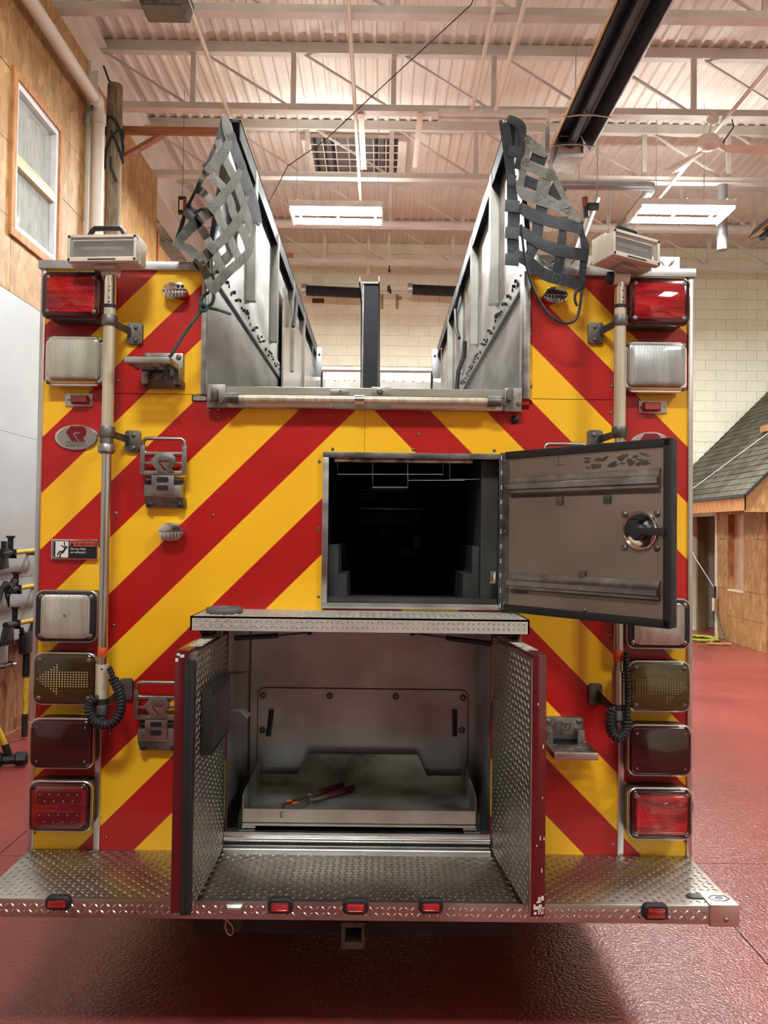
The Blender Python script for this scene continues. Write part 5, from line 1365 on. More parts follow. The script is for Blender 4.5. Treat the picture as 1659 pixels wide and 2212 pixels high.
# equipment far inside
m_cg2 = pm('locker_equipment', (.10,.105,.115), .5, .4, c2=(.06,.065,.07), vs_=12)
def deepbox(px0, px1, py0, py1, ya, yb, nm, mat=m_cg2):
    a = atY(px0, py0, ya); b = atY(px1, py1, ya); MB().box(a.x, b.x, ya, yb, b.z, a.z).build(nm, mat, FT, bev=.004)
deepbox(777, 906, 1104, 1136, 1.5, 1.55, 'equipment_rail')
deepbox(774, 915, 1096, 1102, 1.48, 1.56, 'equipment_edge', m_cbwire)
deepbox(777, 812, 1054, 1094, 1.7, 1.75, 'louvre_board'); deepbox(868, 906, 1056, 1090, 1.7, 1.75, 'louvre_board')
for k in range(5):
    deepbox(778, 811, 1056+k*8, 1059+k*8, 1.69, 1.7, 'louvre_slat', m_cbwire)
a0, a1, a2, a3 = atY(806, 1052, .4), atY(880, 1052, .4), atY(862, 1094, 1.6), atY(818, 1094, 1.6)
dn = Vector((0, 0, -.01))
MB().hexa([a0+dn, a1+dn, a2+dn, a3+dn, a0, a1, a2, a3]).build('rack_trough', m_cg2, FT, smooth=0)
deepbox(820, 852, 1137, 1162, 1.7, 1.8, 'equipment_fitting'); deepbox(894, 908, 1158, 1186, 1.4, 1.5, 'equipment_fitting', m_castd)
deepbox(856, 900, 1187, 1200, 1.5, 1.6, 'equipment_box')

# upper door, swung open to the right
H = Vector((PX(1084, 1145), -.016, 0)); 
E = atY(1452, 1157, -.565); E = Vector((E.x, -.565, 0))
t = (E-H).normalized(); LD = (E-H).length; nr = Vector((t.y, -t.x, 0))
if nr.y > 0: nr = -nr         # towards the camera: inner face
dz0, dz1 = PZ(1084, 1312)-.004, PZ(1084, 978)+.006
hgt = (atY(1452, 952, -.565).z-atY(1452, 1362, -.565).z); zc_ = (atY(1452, 952, -.565).z+atY(1452, 1362, -.565).z)/2
dz0 = (dz0+zc_-hgt/2)/2; dz1 = (dz1+zc_+hgt/2)/2
def dp(s, n_, z): p = H+t*s+nr*n_; return Vector((p.x, p.y, z))
def dslab(s0, s1, n0, n1, z0, z1): return MB().hexa([dp(s0, n0, z0), dp(s1, n0, z0), dp(s1, n1, z0), dp(s0, n1, z0), dp(s0, n0, z1), dp(s1, n0, z1), dp(s1, n1, z1), dp(s0, n1, z1)])
ud = dslab(0, LD, -.03, 0, dz0, dz1).build('locker_door', m_dark, FT, bev=.003)
bd = .026
for (a, b, c, d) in ((.02, LD+.001, dz1-bd, dz1+.002), (.02, LD+.001, dz0-.002, dz0+bd), (LD-bd, LD+.002, dz0, dz1)):
    dslab(a, b, -.002, .012, c, d).build('door_seal', m_rubber, ud, bev=.004)
    off = .009
    dslab(a, b-.002, .010, .0125, c+off, c+off+.002) if False else None
ip = dslab(.035, LD-bd, .0, .004, dz0+bd, dz1-bd).build('door_liner', m_doorin, ud, smooth=0)
hg = dslab(-.004, .036, -.004, .006, dz0+.004, dz1-.004).build('piano_hinge', m_castd, ud, smooth=0)
MB().cyl(dp(0, .006, dz0), dp(0, .006, dz1), .006, 10).build('hinge_barrel', m_castd, hg)
nk = 11
for k in range(nk):
    z = dz0+.02+(dz1-dz0-.04)*k/(nk-1); MB().cyl(dp(0, .0065, z-.009), dp(0, .0065, z+.009), .0068, 8).build('hinge_knuckle', m_chrome, hg)
for z in (dz1-.035, dz1-.13, (dz0+dz1)/2, dz0+.13, dz0+.03):
    MB().lathe([(.007, 0), (.006, .003), (.003, .005)], dp(.018, .006, z), nr, 10).build('hinge_screw', m_screw, hg)
def fz(fy): return dz1-(dz1-dz0)*fy
def channel(f0, f1):
    za_, zb_ = fz(f1), fz(f0); h = zb_-za_
    prof = [(0, 0), (.16*h, .0), (.24*h, .010), (.34*h, .010), (.40*h, .024), (.62*h, .024), (.70*h, .010), (.80*h, .012), (h, .006), (h, 0)]
    P = []
    mb = MB(); n = len(prof)
    mb.v = [dp(.045, .004+d, za_+z) for z, d in prof]+[dp(LD-bd-.012, .004+d, za_+z) for z, d in prof]
    mb.f = [tuple(range(n)), tuple(range(2*n-1, n-1, -1))]+[(i, n+i, n+(i+1) % n, (i+1) % n) for i in range(n)]
    mb.build('door_stiffener', m_cast, ud, smooth=50)
channel(.155, .29); channel(.755, .885)
for (s, f_) in ((.275, .315), (.475, .315), (.375, .745)):
    z = fz(f_); dslab(s-.014, s+.014, .004, .012, z-.014, z+.014).build('door_clip', m_castd, ud, bev=.002)
for (s, f_) in ((.385, .085), (.385, .945)):
    MB().lathe([(.007, 0), (.006, .003), (.003, .006)], dp(s, .004, fz(f_)), nr, 10).build('door_screw', m_screw, ud)
# grease smear and pen strokes left on the paint
m_smear = pm('grease_smear', (.06,.065,.07), .6, .5, c2=(.12,.11,.10), vs_=60)
rnd = random.Random(2); mb = MB()
for k in range(26):
    s = .385+.24*rnd.random(); z = fz(.075+.055*rnd.random()); l = .015+.03*rnd.random()
    a = rnd.uniform(-.4, .5); w = .003+.004*rnd.random()
    c = [(-l/2, -w/2), (0, -w), (l/2, -w/3), (l/2, w/3), (0, w), (-l/2, w/2)]
    vv = [dp(s+x*math.cos(a)-y*math.sin(a), .0045+.0001*k, z+x*math.sin(a)+y*math.cos(a)) for x, y in c]
    mb.add(vv, [tuple(range(6))])
stuff(mb.build('grease_smear', m_smear, ud, smooth=0, recalc=False))
dslab(.265, .268, .004, .0046, fz(.10), fz(.05)).build('pen_stroke', m_smear, ud, smooth=0); dslab(.255, .30, .004, .0046, fz(.105), fz(.10)).build('pen_stroke', m_smear, ud, smooth=0)
# D-ring latch
lc = dp(LD*.845, .004, fz(.49))
lt = MB().lathe([(.066, 0), (.066, .006), (.060, .012), (.053, .008), (.046, .002), (.030, .0012)], lc, nr, 32).build('door_latch', m_chrome, ud, smooth=60)
MB().lathe([(.028, .001), (.028, .012), (.020, .020)], lc+Vector((-.006, 0, -.004)), nr, 16).build('latch_core', m_black, lt)
zz = lc.z; sl_ = LD*.845
mb = dslab(sl_-.046, sl_+.095, .014, .028, zz-.014, zz+.010); mb.hexa([dp(sl_-.05, .012, zz-.0), dp(sl_-.02, .012, zz-.0), dp(sl_-.02, .026, zz-.0), dp(sl_-.05, .026, zz-.0), dp(sl_-.04, .012, zz+.035), dp(sl_+.01, .012, zz+.035), dp(sl_+.01, .026, zz+.035), dp(sl_-.04, .026, zz+.035)])
mb.v += [];
lv = mb.build('latch_lever', m_black, lt, bev=.004)
for (dx, dz) in ((-.06, .055), (.06, .055), (-.06, -.055), (.06, -.055)):
    MB().lathe([(.011, 0), (.011, .004), (.006, .008)], dp(sl_+dx, .004, zz+dz), nr, 8).build('latch_bolt', m_castd, lt)
# ---------------------------------------------------------------- lamps on the corner columns
m_hous = pm('lamp_housing', (.075,.062,.045), .5, .1, c2=(.05,.042,.03), vs_=10)
def bolts(o, u0, u1, v0, v1, y, ins=.026, mat=m_screw, ring=True):
    for u in (u0+ins, u1-ins):
        for v in (v0+ins, v1-ins):
            MB().lathe([(.009, 0), (.009, .002), (.005, .004)] if ring else [(.006, 0), (.005, .003)], (u, y, v), (0, -1, 0), 12).build('lamp_bolt', mat, o)
def lamp(name, box, dep, kind):
    px0, px1, py0, py1 = box; cx, cy = (px0+px1)/2, (py0+py1)/2; y = -dep
    u0, u1, v0, v1 = PX(px0, cy, y), PX(px1, cy, y), PZ(cx, py1, y), PZ(cx, py0, y)
    R = .032
    o = loft([(u0+.004, u1-.004, v0+.004, v1-.004, R, .0), (u0+.004, u1-.004, v0+.004, v1-.004, R, y+.022), (u0+.008, u1-.008, v0+.008, v1-.008, R, y+.016)], XZ).build(name, m_hous, FT)
    def rim(mat, a=.0, b=.008, d0=.018, d1=.0):
        loft([(u0+a, u1-a, v0+a, v1-a, R, y+d0), (u0+a, u1-a, v0+a, v1-a, R, y+d1+.002), (u0+a+.002, u1-a-.002, v0+a+.002, v1-a-.002, R, y+d1)], XZ).build('bezel', mat, o)
    def lens(mat, ins, dome=.012, r=.026, nm='lens', d0=.0, slope=.010):
        return loft([(u0+ins, u1-ins, v0+ins, v1-ins, r, y+.006), (u0+ins, u1-ins, v0+ins, v1-ins, r, y-d0-.002), (u0+ins+slope*.4, u1-ins-slope*.4, v0+ins+slope*.4, v1-ins-slope*.4, r, y-d0-dome*.7),
                     (u0+ins+slope, u1-ins-slope, v0+ins+slope, v1-ins-slope, r*.9, y-d0-dome)], XZ).build(nm, mat, o, smooth=50)
    if kind == 'rotator':
        lens(m_lrim, .0, .014, .030, 'lens_rim', 0, .012)
        lens(m_lred, .016, .016, .018, 'lens')
        n = 14; cxx = (u0+u1)/2; pts = []
        for k in range(n+1):
            a = math.pi*(.18+.64*k/n); pts.append((cxx+math.cos(a)*.06, y-.016, v0+.022+math.sin(a)*.042-.012))
        MB().tube(pts, .003, 6).build('lens_arc', m_lred, o)
        bolts(o, u0, u1, v0, v1, y-.013, .026, m_castd)
    elif kind == 'red':
        rim(m_trim); lens(m_lmar, .005, .010, .028, 'lens_rim')
        lens(m_lred, .020, .018, .014, 'lens')
        cxx = (u0+u1)/2; pts = []
        for k in range(15):
            a = -math.pi*(.18+.64*k/14); pts.append((cxx+math.cos(a)*.075, y-.019, v1-.018+math.sin(a)*.036))
        MB().tube(pts, .003, 6).build('lens_arc', m_lred, o)
        bolts(o, u0, u1, v0, v1, y-.011, .026, m_screw)
    elif kind == 'redled':
        rim(m_trim); lens(m_lmar, .005, .010, .028, 'lens_rim'); ln = lens(m_lred2, .012, .013, .022, 'lens')
        h = (v1-v0)
        for (f0, f1) in ((.56, .84), (.16, .44)):
            a = loft([(u0+.036, u1-.036, v0+h*f0, v0+h*f1, .012, y-.011), (u0+.036, u1-.036, v0+h*f0, v0+h*f1, .012, y-.0145), (u0+.040, u1-.040, v0+h*f0+.004, v0+h*f1-.004, .010, y-.016)], XZ).build('led_window', m_lred3, o)
            for r_ in range(2):
                for k in range(5 if r_ == 0 else 4):
                    uu = u0+.048+(u1-u0-.096)*(k+(0 if r_ == 0 else .5))/4; vv = v0+h*(f1-.09 if r_ == 0 else f0+.06)
                    MB().lathe([(.007, 0), (.005, .003), (.002, .005)], (uu, y-.015, vv), (0, -1, 0), 8).build('led', pm('led_red', (.28,.008,.016), .25), o)
        bolts(o, u0, u1, v0, v1, y-.012, .022, m_lmar)
    elif kind == 'maroon':
        rim(m_trim); lens(m_lmar, .004, .010, .03); bolts(o, u0, u1, v0, v1, y-.010, .030, m_screw, False)
    elif kind in ('arrowL', 'arrowR'):
        rim(m_trim); lens(m_lamb if kind == 'arrowL' else m_lambr, .004, .009, .03); bolts(o, u0, u1, v0, v1, y-.009, .026, m_castd)
        mb = MB(); W_, H_ = u1-u0, v1-v0; p_ = W_/23.
        for i in range(-10, 10):
            for j in range(-7, 8):
                c = i+ (0)
                inside = False
                if -10 <= i <= -1:    # head: triangle with tip at the outer end
                    w = (i+10)*.82+.6
                    inside = abs(j) <= w and abs(j) <= 7 and i <= -1 and (i >= -10)
                    if i > -3 and abs(j) > 7: inside = False
                    inside = inside and i < -1+0
                if i >= -2: inside = abs(j) <= 3
                if i > 8: inside = False
                if not inside: continue
                x = (u0+u1)/2+(i+.5)*p_*(1 if kind == 'arrowL' else -1); z = (v0+v1)/2+j*p_*.86
                if abs(z-(v0+v1)/2) > H_/2-.03: continue
                mb.cyl((x, y-.008, z), (x, y-.0106, z), .0021, 6)
        stuff(mb.build('led_arrow', m_dot if kind == 'arrowL' else pm('led_dot_dim', (.45,.38,.16), .35), o, smooth=0))
    elif kind == 'halogen':
        rim(m_trim); lens(m_rubber, .004, .006, .03, 'gasket')
        loft([(u0+.026, u1-.026, v0+.016, v1-.016, .022, y-.004), (u0+.026, u1-.026, v0+.016, v1-.016, .022, y-.010), (u0+.040, u1-.040, v0+.030, v1-.030, .018, y-.018)], XZ).build('lens', m_lclr, o, smooth=50)
        q = ((u0+u1)/2, y-.017, (v0+v1)/2+.004)
        MB().lathe([(.005, 0), (.004, .002)], q, (0, -1, 0), 10).build('bulb', m_castd, o)
        bolts(o, u0, u1, v0, v1, y-.006, .024, m_screw)
    elif kind in ('flood', 'flood2'):
        rim(m_chrome, 0, .008, .03); 
        ins = .010
        loft([(u0+ins, u1-ins, v0+ins+.012, v1-ins, .02, y+.004), (u0+ins, u1-ins, v0+ins+.012, v1-ins, .02, y-.012), (u0+.022, u1-.022, v0+.034, v1-.02, .02, y-.020)], XZ).build('lens', m_lfrost if kind == 'flood' else m_lfrst2, o, smooth=60)
        MB().box(u0+.012, u1-.012, y-.006, y+.004, v0+.008, v0+.022).build('lower_reflector', m_copper, o, bev=.003)
        bolts(o, u0, u1, v0, v1, y-.004, .014, m_castd)
    return o
for a in (('warning_lamp', (90, 221, 587, 690), .105, 'rotator'), ('flood_lamp', (98, 222, 726, 834), .055, 'flood'),
          ('reversing_lamp', (75, 211, 1275, 1388), .085, 'halogen'), ('arrow_lamp', (71, 208, 1410, 1523), .085, 'arrowL'),
          ('tail_lamp', (64, 203, 1552, 1661), .085, 'maroon'), ('brake_lamp', (61, 198, 1687, 1798), .085, 'redled'),
          ('warning_lamp', (1355, 1490, 600, 704), .105, 'rotator'), ('flood_lamp', (1350, 1484, 738, 848), .055, 'flood2'),
          ('reversing_lamp', (1353, 1492, 1293, 1402), .085, 'halogen'), ('arrow_lamp', (1357, 1492, 1428, 1538), .085, 'arrowR'),
          ('tail_lamp', (1357, 1495, 1566, 1677), .085, 'maroon'), ('brake_lamp', (1357, 1496, 1702, 1815), .085, 'red')):
    lamp(*a)
# small marker lamps on plates
for (b, l) in (((142, 201, 850, 878), (150, 190, 853, 872)), ((1379, 1440, 866, 893), (1390, 1430, 868, 888))):
    cx, cy = (b[0]+b[1])/2, (b[2]+b[3])/2
    o = MB().box(PX(b[0], cy), PX(b[1], cy), -.006, .0, PZ(cx, b[3]), PZ(cx, b[2])).build('marker_plate', m_alu, FT, bev=.001)
    u0, u1, v0, v1 = PX(l[0], cy, -.03), PX(l[1], cy, -.03), PZ(cx, l[3], -.03), PZ(cx, l[2], -.03)
    loft([(u0, u1, v0, v1, .006, -.006), (u0, u1, v0, v1, .006, -.024), (u0+.006, u1-.006, v0+.006, v1-.006, .005, -.034)], XZ).build('marker_lens', m_lred2, o)
    for px in (b[0]+5, b[1]-5):
        q = atY(px, cy, -.006); MB().lathe([(.005, 0), (.004, .003)], (q.x, -.006, q.z), (0, -1, 0), 8).build('plate_screw', m_screw, o)
# oval maker badge
def emblem(mb, cx, cz, s, y0, y1, w):
    f = lambda p: (cx+p[0]*s, cz+p[1]*s)
    R_ = ((300,215),(380,110),(580,110),(635,160),(630,250),(578,305),(625,360),(530,360),(442,240),(535,232),(548,212),(430,208),(408,236),(505,362),(400,365))
    return mb.prism([f(((x-468)/185., -(y-237)/185.)) for x, y in R_][::-1], XZ, y0, y1)
def badge(px0, px1, py0, py1, red=True):
    cx, cy = (px0+px1)/2, (py0+py1)/2
    u0, u1, v0, v1 = PX(px0, cy), PX(px1, cy), PZ(cx, py1), PZ(cx, py0); ux, vz = (u0+u1)/2, (v0+v1)/2
    n = 40; el = lambda k: [(ux+math.cos(2*math.pi*i/n)*(u1-u0)/2*k, vz+math.sin(2*math.pi*i/n)*(v1-v0)/2*k) for i in range(n)]
    o = MB().prism(el(1.), XZ, -.009, 0).build('maker_badge', m_chrome, FT, bev=.003)
    MB().prism(el(.9), XZ, -.0095, -.006).build('badge_field', pm('badge_grey', (.55,.50,.46), .3, .9), o)
    emblem(MB(), ux-.002, vz+.014, .042, -.0125, -.0095, .32).build('badge_emblem', pm('badge_red', (.22,.006,.02), .25), o, smooth=0)
    text_mesh('rosenbauer', .0145, m_castd, 'badge_text', o, (ux-.040, -.0098, vz-.022), sx=1.12)
    MB().box(ux-.04, ux+.04, -.0102, -.0095, vz-.0265, vz-.0255).build('badge_rule', m_castd, o, smooth=0)
    for (a_, b_) in ((-.040, -.024), (-.022, -.006), (-.002, .012), (.014, .040)): MB().box(ux+a_, ux+b_, -.0102, -.0095, vz-.033, vz-.0295).build('badge_small_line', m_castd, o, smooth=0)
badge(120, 215, 918, 973); badge(1359, 1448, 933, 990)
# small oval plate by the bed
o = MB().box(PX(415, 860), PX(447, 860), -.004, 0, PZ(430, 867), PZ(430, 854)).build('oval_tag', m_black, FT, smooth=0)
a = atY(417, 860, -.005); b = atY(446, 860, -.005)
MB().prism(rrect(a.x, b.x, a.z-.009, a.z+.009, .009), XZ, -.007, -.004).build('tag_face', m_alu, o)
# warning plate
px0, px1, py0, py1 = 110, 211, 1165, 1209
y = -.018; cx, cy = 160, 1187
u0, u1, v0, v1 = PX(px0, cy, y), PX(px1, cy, y), PZ(cx, py1, y), PZ(cx, py0, y)
wpn = MB().box(u0, u1, y, 0, v0, v1).build('warning_plate', m_chrome, FT, bev=.004)
W_, H_ = u1-u0, v1-v0; e = .005
m_sblk = pm('sign_black', (.012,.012,.013), .4); m_swht = pm('sign_white', srgb(236,232,226), .5); m_sor = pm('sign_orange', srgb(226,98,80), .5)
MB().box(u0+e, u1-e, y-.001, y, v0+e, v1-e).build('sign_field', m_sblk, wpn, smooth=0)
xs_ = u0+W_*.375
MB().box(u0+e+.003, xs_, y-.002, y-.001, v0+e+.003, v1-e-.003).build('sign_pictogram_field', m_swht, wpn, smooth=0)
MB().box(xs_+.004, u1-e-.002, y-.002, y-.001, v1-e-.003-H_*.24, v1-e-.003).build('sign_header', m_sor, wpn, smooth=0)
f = lambda a, b: (u0+W_*a, v1-H_*b)
mp_ = MB()
mp_.box(*sorted((f(.055, 0)[0], f(.10, 0)[0])), y-.003, y-.002, f(0, .86)[1], f(0, .12)[1])
mp_.stroke([f(.10, .85), f(.20, .86)], .0016, XZ, y-.003, y-.002)
mp_.stroke([f(.145, .78), f(.185, .62), f(.265, .60), f(.315, .42)], .0050, XZ, y-.0031, y-.002)
mp_.stroke([f(.205, .90), f(.205, .72), f(.27, .64), f(.32, .46)], .0046, XZ, y-.003, y-.002)
mp_.stroke([f(.225, .30), f(.31, .44)], .0040, XZ, y-.003, y-.002); mp_.stroke([f(.285, .14), f(.315, .40)], .0040, XZ, y-.003, y-.002)
c = f(.34, .40); mp_.cyl((c[0], y-.003, c[1]), (c[0], y-.002, c[1]), .0042, 12)
mp_.build('sign_pictogram', m_sblk, wpn, smooth=0)
tx = xs_+.008
c = (tx+.006, v1-e-.003-H_*.12); MB().prism([(c[0]-.008, c[1]-.008), (c[0]+.008, c[1]-.008), (c[0], c[1]+.008)], XZ, y-.003, y-.002).build('sign_triangle', m_sblk, wpn, smooth=0)
text_mesh('WARNING', .0165, m_sblk, 'sign_text', wpn, (tx+.016, y-.0028, v1-e-.003-H_*.20), sx=1.02)
text_mesh('Do not Ride', .0125, m_swht, 'sign_text', wpn, (tx, y-.0018, v1-H_*.52), sx=.92)
text_mesh('on tailboard.', .0125, m_swht, 'sign_text', wpn, (tx, y-.0018, v1-H_*.68), sx=.92)
# plug and screws
q = atY(1112, 907, 0); MB().lathe([(.016, 0), (.016, .004), (.010, .008)], (q.x, 0, q.z), (0, -1, 0), 16).build('rubber_plug', m_black, FT)
for (px, py) in ((255, 822), (255, 879), (251, 1108), (245, 1351), (237, 1584), (230, 1809), (646, 884), (471, 884), (452, 886), (472, 900), (917, 888), (1112, 889), (1096, 892), (719, 970), (893, 971), (1068, 973),
                 (690, 997), (688, 1142), (688, 1289), (460, 1113), (1147, 834), (1146, 722), (1322, 834), (1320, 892), (1318, 1371), (1323, 1602), (1324, 1823), (904, 938), (1287, 1330)):
    q = atY(px, py, 0); MB().lathe([(.0065, 0), (.0058, .003), (.003, .005)], (q.x, 0, q.z), (0, -1, 0), 10).build('panel_screw', m_screw, FT)

# ---------------------------------------------------------------- scene light poles
YP_ = -.12
def lampHead(c, yaw, tilt, W_, H_, D_, par, roll=0.):
    Mx = Matrix.Translation(c) @ Matrix.Rotation(yaw, 4, 'Z') @ Matrix.Rotation(roll, 4, 'Y') @ Matrix.Rotation(tilt, 4, 'X')
    def tb_(mb): mb.v = [Mx @ p for p in mb.v]; return mb
    o = tb_(MB().box(-W_/2+.004, W_/2-.004, -D_*.5+.036, D_*.5, -H_/2+.004, H_/2-.004)).build('scene_lamp', m_lampwht, par, bev=.004)
    for k in range(5):
        y = -D_*.12+k*D_*.13
        tb_(MB().box(-W_/2-.002, W_/2+.002, y, y+D_*.08, -H_/2, H_/2)).build('cooling_fin', m_lampwht, o, bev=.002)
    fw = .011; yf = -D_*.5
    for (a, b, c_, d) in ((-W_/2, W_/2, H_/2-fw, H_/2), (-W_/2, W_/2, -H_/2, -H_/2+fw*1.5), (-W_/2, -W_/2+fw, -H_/2+fw, H_/2-fw), (W_/2-fw, W_/2, -H_/2+fw, H_/2-fw)):
        tb_(MB().box(a, b, yf, yf+.025, c_, d)).build('lamp_bezel', m_lampwht, o, bev=.002)
    tb_(MB().box(-W_/2+fw, W_/2-fw, yf+.03, yf+.034, -H_/2+fw, H_/2-fw)).build('reflector', pm('lamp_reflector', (.17,.16,.15), .35, .5, c2=(.10,.095,.09), vs_=14), o, smooth=0)
    tb_(MB().cyl((-W_*.32, yf+.02, .006), (W_*.28, yf+.02, .006), .006, 10)).build('halogen_bulb', m_glassf, o)
    tb_(MB().box(-W_/2+fw, W_/2-fw, yf+.004, yf+.007, -H_/2+fw, H_/2-fw)).build('front_glass', m_glassf, o, smooth=0)
    tb_(MB().box(-W_*.2, W_*.2, yf-.001, yf, -H_/2+.004, -H_/2+.009)).build('lamp_label', m_black, o, smooth=0)
    for u in (-W_/2+.007, W_/2-.007):
        for v in (-H_/2+.007, H_/2-.007): tb_(MB().lathe([(.005, 0), (.004, .003)], (u, yf, v), (0, -1, 0), 8)).build('bezel_screw', m_black, o)
    h0 = H_/2; w = W_*.30
    hp = [(-w, 0, h0-.004), (-w*.72, 0, h0+.036), (-w*.62, 0, h0+.042), (w*.62, 0, h0+.042), (w*.72, 0, h0+.036), (w, 0, h0-.004)]
    tb_(MB().tube(hp, .0095, 10)).build('carry_handle', m_black, o)
    for s in (-1, 1): tb_(MB().box(s*w-.012, s*w+.012, -.012, .012, h0-.004, h0+.008)).build('handle_foot', m_black, o, bev=.003)
    tb_(MB().box(-W_*.16, W_*.16, -.02, .03, -H_/2-.018, -H_/2+.002)).build('mount_bar', pm('mount_pinkish', srgb(188,172,166), .4, .3), o, bev=.004)
    return Mx
def pole(px_, side):
    left = side < 0
    X = PX(px_, 820, YP_); Z = lambda py: PZ(px_, py, YP_)
    zb_ = Z(1545 if left else 1552)
    o = MB().cyl((X, YP_, Z(1440 if left else 1450)), (X, YP_, Z(930)), .0170, 20).build('light_pole', m_ptube, FT)
    MB().cyl((X, YP_, Z(935)), (X, YP_, Z(664)), .0215, 24).build('outer_tube', m_cream, o)
    MB().cyl((X, YP_, Z(662)), (X, YP_, Z(598 if left else 622)), .0225, 24).build('chrome_sleeve', m_chrome, o)
    MB().cyl((X, YP_, Z(666)), (X, YP_, Z(659)), .0235, 24).build('sleeve_ring', m_black, o)
    for k, py in enumerate((622, 631, 646, 655)):
        if py > (600 if left else 624): MB().cyl((X+.004, YP_-.0235, Z(py)), (X+.004, YP_-.020, Z(py)), .0028, 8).build('sleeve_hole', m_black, o)
    MB().cyl((X, YP_, Z(600 if left else 624)), (X, YP_, Z(584 if left else 600)), .016, 16).build('neck', m_trim, o)
    zk = Z(586 if left else 602)
    MB().cyl((X-.034, YP_, zk), (X+.030, YP_, zk), .022, 18).build('swivel', m_lampwht, o)
    MB().cyl((X-.05, YP_-.004, zk), (X-.030, YP_-.004, zk), .024, 18).build('swivel_knob', m_black, o)
    # clamps with wall brackets
    for (py0, py1) in ((682, 704), (922, 946)):
        MB().lathe([(.027, 0), (.029, .004), (.029, (Z(py0)-Z(py1))-.004), (.027, Z(py0)-Z(py1))], (X, YP_, Z(py1)), (0, 0, 1), 24).build('clamp_ring', m_castd, o)
        zc = (Z(py0)+Z(py1))/2; sx_ = 1 if left else -1
        MB().hexa([(X, YP_-.004, zc-.014), (X+sx_*.05, -.012, zc-.03), (X+sx_*.05, 0, zc-.03), (X, YP_+.02, zc-.014),
                   (X, YP_-.004, zc+.010), (X+sx_*.05, -.012, zc-.0), (X+sx_*.05, 0, zc-.0), (X, YP_+.02, zc+.010)]).build('clamp_arm', m_castd, o)
        MB().prism(rrect(X+sx_*.062-.030, X+sx_*.062+.030, zc-.062, zc+.022, .012), XZ, -.014, 0).build('clamp_foot', m_castd, o, bev=.004)
        for dz in (-.045, .004): MB().lathe([(.008, 0), (.008, .005), (.004, .008)], (X+sx_*.066, -.014, zc+dz), (0, -1, 0), 8).build('foot_bolt', m_cast, o)
    if left:
        MB().lathe([(.024, 0), (.030, .006), (.030, .030), (.026, .036)], (X-.002, YP_, Z(980)), (0, 0, 1), 24).build('lock_collar', m_cast, o)
        MB().cyl((X-.002, YP_, Z(963)), (X-.002, YP_, Z(948)), .024, 20).build('collar_neck', m_castd, o)
    xb = PX(224 if left else 1338, 1480, YP_)-X       # the lower end leans a little
    tp0, tp1 = (1398, 1419) if left else (1404, 1428)
    MB().lathe([(.0176, 0), (.0185, .004), (.018, .016), (.0186, .024), (.0176, Z(tp0)-Z(tp1))], (X, YP_, Z(tp1)), (0, 0, 1), 18).build('orange_tape', m_orange, o)
    s0, s1 = (1435, 1508) if left else (1448, 1520)
    MB().cyl((X, YP_, Z(s1)), (X, YP_, Z(s0)), .0235, 24).build('lower_sleeve', m_cream if left else m_ptube, o)
    MB().cyl((X+.006, YP_-.025, Z(s0+8)), (X+.006, YP_-.022, Z(s0+8)), .003, 8).build('sleeve_hole', m_black, o)
    MB().cyl((X, YP_, Z(s1+14)), (X, YP_, Z(s1)), .0235, 24).build('lower_band', m_dark, o)
    MB().lathe([(.02, 0), (.027, .006), (.027, .034), (.025, .04)], (X, YP_, Z(s1+37)), (0, 0, 1), 20).build('lower_clamp', m_castd, o)
    MB().cyl((X, YP_, Z(s1+44)), (X, YP_, Z(s1+36)), .020, 16).build('lower_foot', m_castd, o)
    sx_ = 1 if left else -1
    zc = Z(1500 if left else 1512)
    MB().prism(rrect(X+sx_*.055-.026, X+sx_*.055+.026, zc-.04, zc+.04, .012), XZ, -.016, 0).build('lower_bracket', m_castd, o, bev=.004)
    MB().hexa([(X, YP_, zc-.05), (X+sx_*.05, -.014, zc-.03), (X+sx_*.05, 0, zc-.03), (X, YP_+.03, zc-.05),
               (X, YP_, zc-.035), (X+sx_*.05, -.014, zc+.02), (X+sx_*.05, 0, zc+.02), (X, YP_+.03, zc-.035)]).build('lower_arm', m_castd, o)
    # coiled cord
    ctr = ([(236, 1442), (246, 1468), (256, 1490), (262, 1515), (258, 1540), (245, 1560), (225, 1566), (205, 1558), (194, 1540), (194, 1520), (204, 1508), (212, 1510)] if left else
           [(1353, 1408), (1353, 1440), (1355, 1470), (1356, 1500), (1355, 1530), (1356, 1556), (1352, 1580), (1338, 1594), (1324, 1586), (1318, 1564), (1320, 1542), (1330, 1530)])
    C = [atY(a, b, -.15 if 1 else 0) for a, b in ctr]
    # resample
    def cr(p0, p1, p2, p3, s): return .5*((2*p1)+(p2-p0)*s+(2*p0-5*p1+4*p2-p3)*s*s+(3*p1-p0-3*p2+p3)*s**3)
    path = []
    for i in range(len(C)-1):
        p0, p1, p2, p3 = C[max(i-1, 0)], C[i], C[i+1], C[min(i+2, len(C)-1)]
        for k in range(12): path.append(cr(p0, p1, p2, p3, k/12))
    # helix round the path
    hel = []; dist = 0; tot = sum((path[i+1]-path[i]).length for i in range(len(path)-1))
    pitch = .0125; ph = 0
    for i in range(len(path)-1):
        a, b = path[i], path[i+1]; seg = (b-a).length; n = max(1, int(seg/pitch*10)); tg = (b-a).normalized()
        u = tg.cross(Vector((0, 1, 0))).normalized(); w = tg.cross(u)
        for k in range(n):
            s = k/n; f_ = (dist+seg*s)/tot; rr = .0095 if (f_ < .12 and not left) else (.006 if f_ < .1 or f_ > .97 else .0140)
            if not left and f_ < .55: rr = .007
            hel.append(a.lerp(b, s)+(u*math.cos(ph)+w*math.sin(ph))*rr); ph += 2*math.pi*seg/n/pitch
        dist += seg
    MB().tube(hel, .0060, 6).build('coil_cord', m_rubber, o, smooth=60)
    return o, X, zk
